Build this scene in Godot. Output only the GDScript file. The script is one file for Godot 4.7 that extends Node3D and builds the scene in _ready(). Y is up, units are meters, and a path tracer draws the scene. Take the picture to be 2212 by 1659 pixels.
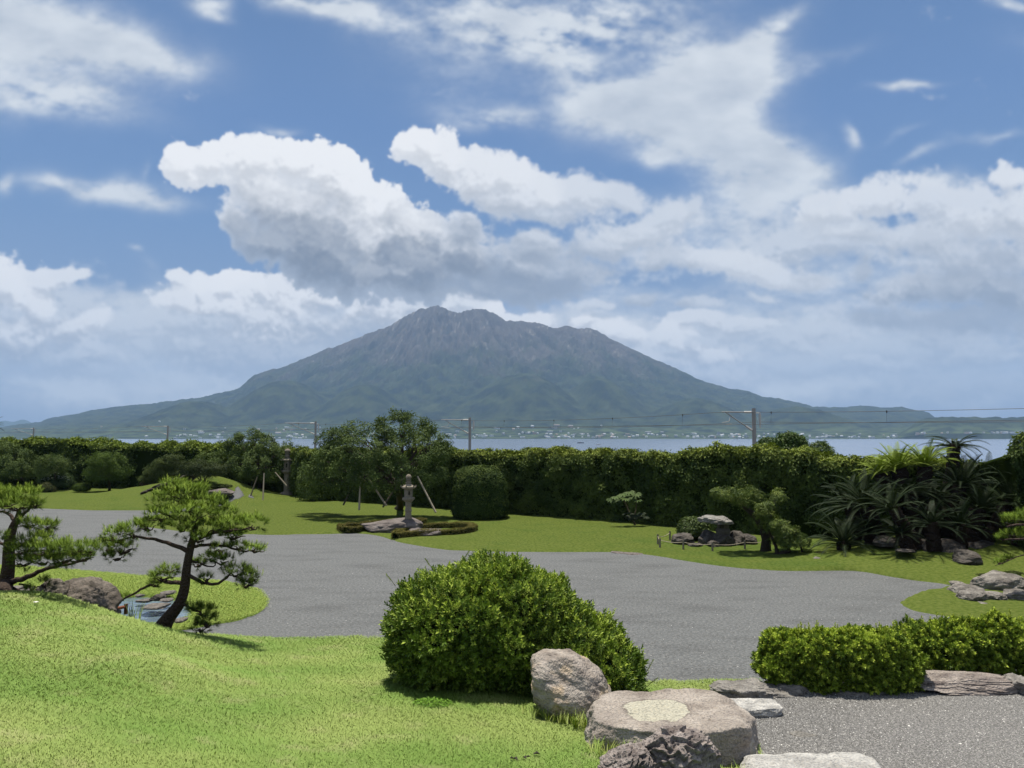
extends Node3D

# ---------------------------------------------------------------- the place
# Metres, y up, the camera stands 4 m above the gravel court and looks along -z.
const EYE := Vector3(0, 4, 0)
const FOCAL := 1662.0          # of a picture 2212 wide and 1659 high, the grid in which the photograph was measured
const MID := Vector2(1106, 829.5)
const HORIZON := 940.0
const SEA := -14.0
var look := Basis()
var taken := {}
var rng := RandomNumberGenerator.new()
var fbm := FastNoiseLite.new()
var M := {}

class Mesher:
	var v := PackedVector3Array()
	var n := PackedVector3Array()
	var c := PackedColorArray()
	var ix := PackedInt32Array()
	var tint := Color.WHITE
	func vert(p: Vector3, nn: Vector3, cc: Color) -> int:
		v.push_back(p); n.push_back(nn); c.push_back(cc)
		return v.size() - 1
	func tri(a: int, b: int, d: int) -> void:   # counter-clockwise as seen from outside
		ix.push_back(a); ix.push_back(d); ix.push_back(b)
	func flat3(a: Vector3, b: Vector3, d: Vector3) -> void:
		var nn := (b - a).cross(d - a).normalized()
		var k := v.size()
		vert(a, nn, tint); vert(b, nn, tint); vert(d, nn, tint)
		tri(k, k + 1, k + 2)
	func flat4(a: Vector3, b: Vector3, d: Vector3, e: Vector3) -> void:
		var nn := (d - a).cross(e - b).normalized()
		var k := v.size()
		vert(a, nn, tint); vert(b, nn, tint); vert(d, nn, tint); vert(e, nn, tint)
		tri(k, k + 1, k + 2); tri(k, k + 2, k + 3)
	func box(lo: Vector3, hi: Vector3) -> void:
		var p := func(x, y, z): return Vector3(hi.x if x else lo.x, hi.y if y else lo.y, hi.z if z else lo.z)
		flat4(p.call(0, 0, 1), p.call(1, 0, 1), p.call(1, 1, 1), p.call(0, 1, 1))
		flat4(p.call(1, 0, 0), p.call(0, 0, 0), p.call(0, 1, 0), p.call(1, 1, 0))
		flat4(p.call(1, 0, 1), p.call(1, 0, 0), p.call(1, 1, 0), p.call(1, 1, 1))
		flat4(p.call(0, 0, 0), p.call(0, 0, 1), p.call(0, 1, 1), p.call(0, 1, 0))
		flat4(p.call(0, 1, 1), p.call(1, 1, 1), p.call(1, 1, 0), p.call(0, 1, 0))
		flat4(p.call(0, 0, 0), p.call(1, 0, 0), p.call(1, 0, 1), p.call(0, 0, 1))
	func tube(pts: Array, radii: Array, sides := 7, lump: FastNoiseLite = null, amount := 0.0) -> void:
		var m := pts.size()
		var side := Vector3.RIGHT
		var first := v.size()
		for i in m:
			var d: Vector3 = (pts[mini(i + 1, m - 1)] - pts[maxi(i - 1, 0)]).normalized()
			if absf(d.dot(side)) > 0.9:
				side = Vector3.FORWARD if absf(d.z) < 0.9 else Vector3.UP
			side = (side - d * d.dot(side)).normalized()
			var up := d.cross(side)
			for k in sides:
				var a := TAU * k / sides
				var out: Vector3 = side * cos(a) + up * sin(a)
				var r: float = radii[i]
				if lump:
					var q: Vector3 = pts[i] + out * r
					r *= 1.0 + amount * lump.get_noise_3d(q.x * 9.0, q.y * 5.0, q.z * 9.0)
				vert(pts[i] + out * r, out, tint)
		for i in m - 1:
			for k in sides:
				var a := first + i * sides + k
				var b := first + i * sides + (k + 1) % sides
				tri(a, b, b + sides); tri(a, b + sides, a + sides)
		for e in [0, m - 1]:
			var d: Vector3 = (pts[1] - pts[0] if e == 0 else pts[m - 2] - pts[m - 1]).normalized()
			var mid := vert(pts[e], -d, tint)
			for k in sides:
				var a: int = first + e * sides + k
				var b: int = first + e * sides + (k + 1) % sides
				if e == 0: tri(mid, b, a)
				else: tri(mid, a, b)
	func lathe(at: Vector3, profile: Array, sides := 24, turn := 0.0) -> void:   # profile of (radius, height), bottom to top; few sides come out with flat faces
		for i in profile.size() - 1:
			var a: Vector2 = profile[i]
			var b: Vector2 = profile[i + 1]
			for k in sides:
				var t0 := turn + TAU * k / sides
				var t1 := turn + TAU * (k + 1) / sides
				var d0 := Vector3(cos(t0), 0, -sin(t0))
				var d1 := Vector3(cos(t1), 0, -sin(t1))
				var p := at + d0 * a.x + Vector3.UP * a.y
				var q := at + d1 * a.x + Vector3.UP * a.y
				var r := at + d1 * b.x + Vector3.UP * b.y
				var s := at + d0 * b.x + Vector3.UP * b.y
				if sides > 10:
					var e := Vector2(b.y - a.y, a.x - b.x).normalized()
					var j := v.size()
					vert(p, d0 * e.x + Vector3.UP * e.y, tint); vert(q, d1 * e.x + Vector3.UP * e.y, tint)
					vert(r, d1 * e.x + Vector3.UP * e.y, tint); vert(s, d0 * e.x + Vector3.UP * e.y, tint)
					tri(j, j + 1, j + 2); tri(j, j + 2, j + 3)
				elif a.x < 1e-4:
					flat3(p, r, s)
				elif b.x < 1e-4:
					flat3(p, q, r)
				else:
					flat4(p, q, r, s)
	func soften() -> void:   # normals from the faces that meet at each vertex
		var acc := PackedVector3Array()
		acc.resize(v.size())
		for i in range(0, ix.size(), 3):
			var a := ix[i]
			var b := ix[i + 2]
			var d := ix[i + 1]
			var nn := (v[b] - v[a]).cross(v[d] - v[a])
			acc[a] += nn; acc[b] += nn; acc[d] += nn
		for i in v.size():
			n[i] = acc[i].normalized() if acc[i].length_squared() > 1e-20 else Vector3.UP
	func mesh() -> ArrayMesh:
		var arrays := []
		arrays.resize(Mesh.ARRAY_MAX)
		arrays[Mesh.ARRAY_VERTEX] = v
		arrays[Mesh.ARRAY_NORMAL] = n
		arrays[Mesh.ARRAY_COLOR] = c
		arrays[Mesh.ARRAY_INDEX] = ix
		var m := ArrayMesh.new()
		m.add_surface_from_arrays(Mesh.PRIMITIVE_TRIANGLES, arrays)
		return m

# ---------------------------------------------------------------- naming
func numbered(called: String) -> String:
	if not taken.has(called):
		taken[called] = 0
		return called
	taken[called] += 1
	return "%s_%03d" % [called, taken[called]]

func tag(o: Node3D, label: String, category: String, group := "") -> Node3D:
	o.set_meta("label", label)
	o.set_meta("category", category)
	if group: o.set_meta("group", group)
	return o

func thing(called: String, label: String, category: String, at := Vector3.ZERO, group := "") -> Node3D:
	var o := Node3D.new()
	o.name = numbered(called)
	add_child(o)
	o.position = at
	return tag(o, label, category, group)

# a part; shapes are given where they stand, so the part is set back by its thing's place
func part(called: String, m: Mesh, mat: Material, of: Node3D, label := "") -> MeshInstance3D:
	var o := MeshInstance3D.new()
	o.name = called
	o.mesh = m
	o.material_override = mat
	of.add_child(o, true)
	if of.get_parent() == self: o.position = -of.position
	if label: o.set_meta("label", label)
	return o

func single(called: String, m: Mesh, mat: Material, label: String, category: String, at := Vector3.ZERO, group := "") -> MeshInstance3D:
	var o := MeshInstance3D.new()
	o.name = numbered(called)
	o.mesh = m
	o.material_override = mat
	add_child(o)
	o.position = at
	tag(o, label, category, group)
	return o

func structure(called: String, m: Mesh, mat: Material) -> MeshInstance3D:
	var o := MeshInstance3D.new()
	o.name = numbered(called)
	o.mesh = m
	o.material_override = mat
	add_child(o)
	o.set_meta("kind", "structure")
	return o

func scatter(called: String, m: Mesh, mat: Material, where: Array, tints: PackedColorArray, of: Node3D = null) -> MultiMeshInstance3D:
	var mm := MultiMesh.new()
	mm.transform_format = MultiMesh.TRANSFORM_3D
	mm.use_colors = true
	mm.mesh = m
	mm.instance_count = where.size()
	for i in where.size():
		mm.set_instance_transform(i, where[i])
		mm.set_instance_color(i, tints[i])
	var o := MultiMeshInstance3D.new()
	o.name = called if of else numbered(called)
	o.multimesh = mm
	o.material_override = mat
	(of if of else self).add_child(o, true)
	if of and of.get_parent() == self: o.position = -of.position
	o.set_meta("kind", "stuff")
	return o

# ---------------------------------------------------------------- measuring
func ray(px: float, py: float) -> Vector3:
	return look * Vector3((px - MID.x) / FOCAL, (MID.y - py) / FOCAL, -1)

func on(px: float, py: float, h := 0.0) -> Vector3:      # where that line of sight meets the level h
	var d := ray(px, py)
	return EYE + d * ((h - EYE.y) / d.y)

func far(px: float, py: float, depth: float) -> Vector3:  # on that line of sight, so many metres ahead
	var d := ray(px, py)
	return EYE + d * (depth / -d.z)

func flat2(p: Vector3) -> Vector2: return Vector2(p.x, p.z)

func table(t: Array, x: float) -> float:    # piecewise linear over pairs x, y
	if x <= t[0]: return t[1]
	for i in range(2, t.size(), 2):
		if x <= t[i]:
			return lerpf(t[i - 1], t[i + 1], (x - t[i - 2]) / (t[i] - t[i - 2]))
	return t[t.size() - 1]

func rf(a: float, b: float) -> float: return rng.randf_range(a, b)

func noise(seed: int, freq: float, octaves := 5, ridged := false) -> FastNoiseLite:
	var f := FastNoiseLite.new()
	f.noise_type = FastNoiseLite.TYPE_SIMPLEX_SMOOTH
	f.seed = seed
	f.frequency = freq
	f.fractal_type = FastNoiseLite.FRACTAL_RIDGED if ridged else FastNoiseLite.FRACTAL_FBM
	f.fractal_octaves = octaves
	return f

# ---------------------------------------------------------------- sky: air and clouds, computed once into a panorama
# puffs of cumulus: middle, half width, half height (in the measuring grid), turn in degrees, softness of the rim
const CUMULUS := [
	[400, 350, 66, 46, 0, .16], [470, 345, 75, 50, 8, .14], [560, 352, 80, 54, 12, .14], [640, 348, 66, 54, 20, .14], [690, 372, 60, 52, 20, .14], [740, 410, 85, 64, 30, .14], [810, 455, 90, 66, 30, .16], [880, 500, 95, 60, 30, .16],
	[600, 430, 120, 76, 35, .2], [520, 478, 76, 46, 20, .3], [580, 530, 80, 56, 30, .3], [680, 500, 140, 90, 40, .2], [690, 560, 120, 66, 12, .2], [790, 530, 150, 100, 18, .2], [900, 565, 160, 82, 8, .22], [1010, 560, 140, 74, 10, .28], [1120, 575, 140, 68, 10, .45], [1230, 590, 120, 54, 6, .6], [800, 590, 210, 44, 3, .22], [1080, 615, 200, 40, 3, .5], [1150, 540, 90, 40, 10, .5],
[912, 322, 54, 42, 10, .2], [960, 348, 80, 56, 24, .24], [1030, 385, 92, 60, 20, .3], [1100, 385, 66, 52, 10, .3], [1110, 430, 120, 50, 8, .4], [1190, 420, 84, 50, 10, .35], [1260, 425, 100, 54, 8, .5], [1330, 430, 84, 44, 10, .6], [1180, 462, 110, 34, 0, .6], [1010, 482, 60, 24, 12, .4], [980, 500, 50, 20, 10, .4],
	[1440, 470, 90, 40, -6, .6], [1370, 505, 120, 34, -4, .55], [1290, 530, 90, 26, 0, .6], [1560, 565, 120, 42, 6, .5], [1660, 585, 110, 36, 8, .5], [1450, 560, 80, 34, 0, .6], [1755, 605, 60, 26, 5, .5], [1500, 445, 60, 30, -30, .7], [1390, 650, 60, 18, 0, .7], [1510, 660, 60, 16, 0, .7], [1640, 640, 50, 14, 10, .7],
	[1800, 450, 90, 44, -6, .5], [1900, 425, 120, 46, -10, .45], [2000, 430, 110, 56, -4, .5], [2110, 460, 110, 76, 0, .5], [2190, 385, 48, 34, 0, .4], [2210, 470, 90, 90, 0, .5], [1850, 500, 110, 36, 0, .6], [1990, 520, 130, 46, 0, .6], [2130, 560, 140, 46, 0, .6], [1865, 580, 30, 30, 40, .7],
	[1960, 625, 110, 34, -4, .5], [2080, 620, 120, 44, 0, .5], [2190, 640, 110, 60, 0, .5], [2080, 690, 190, 44, 0, .7], [1900, 690, 90, 26, 0, .7],
	[-160, 640, 130, 70, 0, .3], [-230, 420, 120, 60, 0, .3], [2370, 600, 130, 70, 0, .5], [2330, 720, 120, 50, 0, .5], [2420, 430, 150, 60, 0, .5],
]
# the bank low over the horizon, behind them
const BANK := [
	[150, 598, 52, 22, 0, .35], [30, 620, 66, 44, 30, .2], [70, 650, 100, 66, 20, .22], [190, 690, 80, 50, 0, .3], [-40, 640, 90, 60, 0, .25], [20, 720, 110, 80, 0, .3], [150, 700, 90, 50, 10, .3], [170, 770, 120, 60, 0, .6],
	[375, 605, 26, 20, 0, .25], [430, 625, 50, 34, 0, .18], [495, 620, 56, 34, 0, .16], [560, 625, 40, 26, 0, .2], [610, 625, 60, 30, 0, .25], [700, 640, 80, 34, 0, .22], [450, 660, 100, 60, 0, .25], [380, 660, 60, 46, 0, .3], [530, 655, 90, 50, 0, .22], [620, 660, 100, 50, 0, .25], [760, 660, 120, 46, 0, .25], [100, 610, 70, 30, 10, .3], [560, 690, 130, 70, 0, .35], [700, 690, 130, 60, 0, .35], [820, 665, 110, 48, 0, .3], [930, 660, 90, 30, 0, .35], [640, 770, 180, 60, 0, .6], [470, 760, 90, 50, 0, .6], [320, 740, 80, 30, 0, .8],
	[1060, 668, 36, 26, 0, .2], [1000, 650, 60, 22, 0, .35], [1140, 690, 80, 26, 0, .25], [1270, 700, 50, 28, 0, .2], [1340, 715, 84, 32, 6, .22], [1440, 735, 96, 40, 10, .3], [1530, 765, 90, 44, 14, .3], [1400, 770, 140, 54, 0, .5], [1560, 810, 130, 50, 0, .6], [1600, 700, 120, 20, 0, .5], [1500, 695, 70, 18, 0, .45], [1760, 715, 160, 26, 0, .7], [1950, 760, 260, 34, 0, .9], [1750, 790, 220, 36, 0, .9], [2120, 820, 220, 40, 0, .9], [1300, 660, 60, 14, 0, .6],
]
# smooth sheets and veils: middle, half width, half height, turn, strength, how fibrous
const VEILS := [
	[40, 70, 330, 84, 8, 1.2, .12], [200, 100, 230, 56, 14, 1.0, .2], [330, 118, 110, 26, 10, .6, .5], [-120, 60, 300, 150, 0, 1.0, .15], [60, 215, 260, 60, 4, .50, .7], [230, 240, 170, 34, 12, .22, .9], [150, 190, 200, 40, 8, .4, .7],
	[250, 412, 160, 34, 8, .85, .45], [120, 398, 100, 18, 5, .5, .6], [6, 398, 26, 18, 0, .7, .4], [340, 430, 80, 26, 10, .5, .5],
	[440, 8, 60, 30, 25, .8, .6], [480, 40, 30, 16, 40, .4, .8], [640, 0, 170, 30, 10, .6, .85], [760, 24, 130, 36, 20, .65, .8], [900, 60, 220, 60, 5, .30, 1.], [1010, 20, 180, 70, 10, .5, .85], [1120, 60, 220, 80, -10, .55, .9], [1300, 50, 280, 90, -14, .60, .9], [1210, 130, 150, 60, 30, .55, .8], [1420, 95, 160, 50, -20, .4, .9], [1070, 255, 150, 34, 5, .55, .7], [980, 190, 260, 90, 10, .16, 1.], [1200, 200, 90, 40, 0, .25, .8],
	[1500, 180, 200, 76, -24, 1.35, .06], [1400, 215, 190, 54, -12, 1.2, .1], [1310, 222, 90, 36, -6, .9, .25], [1600, 175, 100, 90, -24, 1.3, .06], [1470, 250, 190, 52, 4, 1.25, .08], [1570, 300, 170, 60, 12, 1.2, .12], [1600, 350, 190, 60, 18, 1.1, .15], [1690, 330, 120, 40, 24, 1.05, .3], [1420, 330, 80, 30, 0, .9, .15], [1640, 90, 110, 40, -30, .6, .6], [1700, 55, 90, 24, -30, .3, .8], [1750, 355, 70, 22, 12, .8, .5], [1610, 420, 110, 50, 30, .75, .2],
	[1955, 184, 76, 13, -8, 1.0, .15], [1825, 306, 17, 34, -25, .7, .6], [1760, 140, 140, 22, -20, .3, .9], [1950, 295, 70, 12, -18, .24, .8], [2140, 296, 90, 14, -4, .35, .8], [2190, 4, 70, 14, 5, .8, .4], [1990, 345, 90, 14, -20, .45, .8], [2050, 390, 160, 26, -6, .6, .5],
	[285, 535, 18, 8, 20, .6, .4], [300, 640, 260, 30, 0, .75, .3], [310, 370, 10, 18, 20, .35, .6], [610, 285, 54, 14, 10, .5, .7], [330, 580, 60, 20, 30, .25, .9],
	[1700, 420, 180, 44, 0, .6, .4], [1600, 500, 240, 66, 10, .75, .3], [1340, 545, 240, 40, 0, .5, .3], [1900, 600, 340, 50, 0, .7, .4], [1500, 640, 460, 34, 0, .45, .5], [1000, 700, 900, 40, 0, .65, .3], [300, 720, 460, 80, 0, .9, .3], [1800, 720, 640, 66, 0, .9, .3], [1700, 820, 840, 80, 0, 1.0, .2], [300, 830, 540, 80, 0, .95, .2],
	[2400, 120, 200, 60, 10, .6, .6], [1000, -160, 500, 110, 5, .8, .5], [200, -150, 400, 90, 5, .9, .3], [1900, -130, 300, 60, -10, .6, .7],
]

# where a broken deck of low cloud lies behind them
const DECK := [
	[1700, 520, 420, 130, 0, .8, 0], [2100, 560, 300, 170, 0, 1.0, 0], [1480, 550, 260, 80, 0, .65, 0], [1250, 570, 200, 80, 0, .6, 0], [1960, 660, 260, 60, 0, .7, 0], [1900, 770, 520, 90, 0, .95, 0], [1450, 760, 300, 80, 0, .9, 0], [1100, 690, 260, 50, 0, .8, 0],
	[600, 700, 380, 100, 0, 1.1, 0], [250, 760, 380, 110, 0, 1.0, 0], [40, 690, 220, 110, 0, 1.0, 0], [700, 640, 330, 40, 0, .8, 0], [800, 580, 200, 60, 0, .9, 0], [2300, 480, 200, 200, 0, .9, 0], [-250, 650, 250, 120, 0, .9, 0], [1550, 420, 170, 60, 30, .25, 0], [2500, 700, 400, 100, 0, 1.0, 0],
]

func srgb(r: float, g: float, b: float) -> Vector3:
	var c := Color(r / 255.0, g / 255.0, b / 255.0).srgb_to_linear()
	return Vector3(c.r, c.g, c.b) / 1.6   # the exposure

func blobs(table_: Array, u0: float, v0: float, step: float, w: int, h: int, sheets: bool) -> Array:
	var f := PackedFloat32Array()
	var g := PackedFloat32Array()
	f.resize(w * h); g.resize(w * h)
	f.fill(0.0 if sheets else -1.0)
	for b in table_:
		var r: float = maxf(b[2], b[3]) * (2.0 if sheets else 1.9)
		var x0 := maxi(0, int((b[0] - r - u0) / step))
		var x1 := mini(w - 1, int((b[0] + r - u0) / step) + 1)
		var y0 := maxi(0, int((b[1] - r - v0) / step))
		var y1 := mini(h - 1, int((b[1] + r - v0) / step) + 1)
		var co := cos(deg_to_rad(b[4]))
		var si := sin(deg_to_rad(b[4]))
		for y in range(y0, y1 + 1):
			for x in range(x0, x1 + 1):
				var dx: float = u0 + x * step - b[0]
				var dy: float = v0 + y * step - b[1]
				var ex: float = (dx * co + dy * si) / b[2]
				var ey: float = (dy * co - dx * si) / b[3]
				var q := ex * ex + ey * ey
				var i := y * w + x
				if sheets:
					if q < 4.0:
						var s: float = b[5] * exp(-q * 1.6)
						g[i] = maxf(g[i], b[6] * minf(1.0, s * 2.0)) if s > f[i] else g[i]
						f[i] = f[i] + s * (1.0 - 0.55 * minf(1.0, f[i]))
				else:
					var s := 1.0 - sqrt(q)
					if s > -0.9:
						# a round union, so that neighbouring puffs run together
						var d := s - f[i]
						var k := 0.22
						var t := clampf(0.5 + 0.5 * d / k, 0.0, 1.0)
						g[i] = lerpf(g[i], b[5], t) if f[i] > -1.0 else b[5]
						f[i] = lerpf(f[i], s, t) + k * t * (1.0 - t)
	return [f, g]

func bil(a: PackedFloat32Array, w: int, h: int, x: float, y: float) -> float:
	x = clampf(x, 0.0, w - 1.001)
	y = clampf(y, 0.0, h - 1.001)
	var i := int(x)
	var j := int(y)
	var fx := x - i
	var fy := y - j
	var k := j * w + i
	return lerpf(lerpf(a[k], a[k + 1], fx), lerpf(a[k + w], a[k + w + 1], fx), fy)

func blue(el: float) -> Vector3:   # clear air by elevation in degrees
	var t: Array = [-2, 150, 166, 190, 4, 148, 166, 193, 9, 128, 156, 194, 15, 112, 147, 193, 22, 103, 138, 188, 30, 95, 129, 177, 50, 74, 107, 158, 90, 64, 95, 146]
	for i in range(4, t.size(), 4):
		if el <= t[i]:
			var s: float = clampf((el - t[i - 4]) / (t[i] - t[i - 4]), 0, 1)
			return srgb(t[i - 3], t[i - 2], t[i - 1]).lerp(srgb(t[i + 1], t[i + 2], t[i + 3]), s)
	return srgb(64, 95, 146)

const STEPS := [6.0, 16.0, 32.0, 56.0, 90.0, 136.0, 190.0]
func cloud(c: Vector3, dens: PackedFloat32Array, rims: PackedFloat32Array, i: int, j: int, ww: int, v: float, bank: bool) -> Vector3:
	var k := j * ww + i
	var f := dens[k]
	var rim := rims[k]
	if f <= 0.0: return c
	var a := smoothstep(0.0, rim, f)
	# light comes down from above, from a little to the right and behind
	var tau := 0.0
	var last := 0.0
	for t: float in STEPS:
		if bank and t > 100.0: break
		var y := j - int(t * 0.62)
		if y < 0: break
		tau += clampf(dens[y * ww + clampi(i + int(t * 0.10), 0, ww - 1)] + 0.02, 0.0, 0.5) * (t - last)
		last = t
	var lit := 1.0 - smoothstep(3.0, 78.0 if bank else 62.0, tau)
	var rise := f - dens[maxi(0, j - 3) * ww + mini(i + 1, ww - 1)]
	var rise2 := f - dens[maxi(0, j - 9) * ww + mini(i + 3, ww - 1)]
	lit = clampf(lit * 0.90 + 0.04 + (0.25 + 0.75 * lit) * (clampf(rise * 0.8, -0.08, 0.08) + clampf(rise2 * 0.55, -0.12, 0.12)) * (1.9 if bank else 1.0), 0.0, 1.0)
	var hard := clampf(1.25 - rim * 1.5, 0.0, 1.0)
	var dark := srgb(168, 178, 193).lerp(srgb(142, 152, 168) if bank else srgb(122, 131, 144), hard * smoothstep(0.1, 0.8, f))
	var bright := srgb(208, 215, 224).lerp(srgb(255, 255, 255), hard)
	var cc := dark.lerp(bright, lit)
	# far clouds low over the horizon sink into the air
	var away := smoothstep(740.0, 960.0, v)
	cc = cc.lerp(srgb(164, 177, 196), away * 0.6)
	return c.lerp(cc, a * lerpf(0.97, 0.80, clampf(rim * 1.2 - 0.2, 0, 1)) * (1.0 - 0.35 * away))

func make_sky() -> Image:
	var w := 4096
	var h := 2048
	# all round: a broken layer of the same clouds, coarse
	var lw := 1024
	var lh := 512
	var low := Image.create(lw, lh, false, Image.FORMAT_RGBF)
	var n1 := noise(11, 0.55, 5)
	var n2 := noise(12, 1.7, 4, true)
	for j in lh / 2 + 8:
		var el := 90.0 - 180.0 * (j + 0.5) / lh
		var y := sin(deg_to_rad(el))
		var cl := cos(deg_to_rad(el))
		var base := blue(el)
		for i in lw:
			var az := TAU * (i + 0.5) / lw
			var k := 1.0 / (maxf(y, 0.0) + 0.16)
			var x := sin(az) * cl * k
			var z := cos(az) * cl * k
			var d := n1.get_noise_2d(x, z) + 0.16 + 0.12 * n2.get_noise_2d(x, z)
			var a := smoothstep(0.0, 0.34, d) * 0.9
			var c := srgb(226, 230, 236).lerp(srgb(160, 168, 180), smoothstep(0.15, 0.7, d))
			a *= smoothstep(-1.0, 12.0, el) * 0.75 + 0.25
			c = base.lerp(c, a)
			low.set_pixel(i, j, Color(c.x, c.y, c.z))
	var below := srgb(150, 160, 170)
	low.fill_rect(Rect2i(0, lh / 2 + 8, lw, lh / 2 - 8), Color(below.x, below.y, below.z))
	low.resize(w, h, Image.INTERPOLATE_CUBIC)
	# towards the mountain: cloud by cloud
	var half := int(46.0 / 360.0 * w)
	var ww := half * 2
	var row0 := int((90.0 - 40.0) / 180.0 * h)
	var wh := int(91.5 / 180.0 * h) - row0
	var u0 := -420.0
	var v0 := -420.0
	var st := 6.0
	var gw := int(3060 / st)
	var gh := int(1440 / st)
	var cb := blobs(CUMULUS, u0, v0, st, gw, gh, false)
	var vb := blobs(VEILS, u0, v0, st, gw, gh, true)
	var deck: PackedFloat32Array = blobs(DECK, u0, v0, st, gw, gh, true)[0]
	var bb := blobs(BANK, u0, v0, st, gw, gh, false)
	var bf: PackedFloat32Array = bb[0]
	var bs: PackedFloat32Array = bb[1]
	var cf: PackedFloat32Array = cb[0]
	var cs: PackedFloat32Array = cb[1]
	var vf: PackedFloat32Array = vb[0]
	var vs: PackedFloat32Array = vb[1]
	var puff := noise(21, 1.0 / 74.0, 4)
	puff.noise_type = FastNoiseLite.TYPE_CELLULAR
	puff.cellular_return_type = FastNoiseLite.RETURN_DISTANCE
	puff.fractal_gain = 0.55
	var wave := noise(22, 1.0 / 170.0, 5)
	var fine := noise(23, 1.0 / 60.0, 5)
	var fibre := noise(24, 1.0 / 90.0, 5)
	var tiny := noise(26, 1.0 / 20.0, 3)
	var warp := noise(25, 1.0 / 210.0, 3)
	var dens := PackedFloat32Array()
	var dens2 := PackedFloat32Array()
	var uu := PackedFloat32Array()
	var vv := PackedFloat32Array()
	var rims := PackedFloat32Array()
	var rims2 := PackedFloat32Array()
	rims.resize(ww * wh); rims2.resize(ww * wh)
	dens.resize(ww * wh); dens2.resize(ww * wh); uu.resize(ww * wh); vv.resize(ww * wh)
	var back := look.inverse()
	for j in wh:
		var el := PI / 2 - PI * (row0 + j + 0.5) / h
		for i in ww:
			var az := TAU * (i - half + 0.5) / w
			var d := back * Vector3(sin(az) * cos(el), sin(el), -cos(az) * cos(el))
			var u := MID.x + FOCAL * d.x / -d.z
			var v := MID.y - FOCAL * d.y / -d.z
			var k := j * ww + i
			uu[k] = u; vv[k] = v
			var wx := warp.get_noise_2d(u, v) * 34.0
			var wy := warp.get_noise_2d(u + 900.0, v) * 22.0
			var gx := (u + wx - u0) / st
			var gy := (v + wy - v0) / st
			var f := bil(cf, gw, gh, gx, gy)
			var pu := u + wx * 0.7 + 10.0 * fine.get_noise_2d(v * 1.4, u * 1.4)
			var pv := v + wy * 0.7 + 10.0 * fine.get_noise_2d(u * 1.4, v * 1.4 + 400.0)
			var near := -0.52 - puff.get_noise_2d(pu, pv * 1.2)
			var mid := wave.get_noise_2d(u * 0.8, v * 1.2)
			var small := fine.get_noise_2d(u * 1.6, v * 1.6)
			if f > -0.75:
				f += 0.55 * near + 0.32 * mid + 0.20 * small + 0.12 * tiny.get_noise_2d(u, v) + 0.10
			dens[k] = f
			rims[k] = bil(cs, gw, gh, gx, gy)
			# behind: the bank, and a broken deck of low cloud
			var near2 := -0.52 - puff.get_noise_2d(pu * 1.3 + 3000.0, pv * 1.6)
			var b := bil(bf, gw, gh, gx, gy)
			if b > -0.75:
				b += 0.66 * near2 + 0.26 * mid + 0.22 * small + 0.12 * tiny.get_noise_2d(u, v) + 0.16
			var dk := bil(deck, gw, gh, (u - u0) / st, (v - v0) / st)
			var f2 := dk * 1.05 - 0.46 + 0.95 * wave.get_noise_2d(u * 0.5 + 2000.0, v * 1.3) + 0.25 * near2 + 0.22 * small + 0.10 * tiny.get_noise_2d(u, v)
			rims2[k] = lerpf(0.7, bil(bs, gw, gh, gx, gy), smoothstep(-0.25, 0.1, b - f2)) if b > -0.75 else 0.7
			dens2[k] = maxf(b, f2)
	for j in wh:
		for i in ww:
			var k := j * ww + i
			var u := uu[k]
			var v := vv[k]
			var el := 90.0 - 180.0 * (row0 + j + 0.5) / h
			var c := blue(el)
			var gx := (u - u0) / st
			var gy := (v - v0) / st
			# veils behind
			var s := bil(vf, gw, gh, gx + warp.get_noise_2d(v, u) * 5.0, gy + warp.get_noise_2d(u, v + 500.0) * 4.0)
			if s > 0.01:
				var fb := bil(vs, gw, gh, gx, gy)
				var strand := fibre.get_noise_2d(u * 0.55 + v * 0.5, v * 1.5 - u * 0.35)
				var soft := wave.get_noise_2d(u * 0.7 + 300.0, v * 1.3)
				var ripple := fibre.get_noise_2d(u * 1.7 + v * 0.9 + 700.0, v * 2.6 - u * 0.8)
				var a := s * (1.0 + fb * (1.15 * strand + 0.55 * ripple) + (1.0 - fb) * (0.30 * soft + 0.18 * ripple) + 0.16 * tiny.get_noise_2d(u * 0.8 + v * 0.3, v * 1.3)) * 1.06 - fb * 0.08
				a = clampf(a, 0.0, 0.95)
				a = a * a * (3.0 - 2.0 * a) * 0.7 + a * 0.3
				var tone := clampf(0.74 + 0.6 * soft + 0.35 * strand - 0.30 * maxf(0.0, s - 1.0), 0.0, 1.0)
				var white := srgb(184, 194, 208).lerp(srgb(224, 230, 236), tone)
				c = c.lerp(white, a)
			c = cloud(c, dens2, rims2, i, j, ww, v, true)
			c = cloud(c, dens, rims, i, j, ww, v, false)
			var keep := smoothstep(0.0, 70.0, mini(i, ww - 1 - i)) * smoothstep(0.0, 60.0, j)
			var xx := (i - half + w) % w
			if keep < 1.0:
				var o := low.get_pixel(xx, row0 + j)
				c = Vector3(o.r, o.g, o.b).lerp(c, keep)
			low.set_pixel(xx, row0 + j, Color(c.x, c.y, c.z))
	return low

# ---------------------------------------------------------------- materials
func plain(c: Color, rough := 0.85) -> StandardMaterial3D:
	var m := StandardMaterial3D.new()
	m.albedo_color = c.linear_to_srgb()
	m.roughness = rough
	return m

func tinted(rough := 0.85, spec := 0.4) -> StandardMaterial3D:
	var m := plain(Color.WHITE, rough)
	m.vertex_color_use_as_albedo = true
	m.metallic_specular = spec
	return m

func leafy(rough := 0.5, through := 0.5, spec := 0.4) -> StandardMaterial3D:
	var m := tinted(rough, spec)
	m.backlight_enabled = true
	m.backlight = Color(0.95, 1.0, 0.35) * through
	return m

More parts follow.
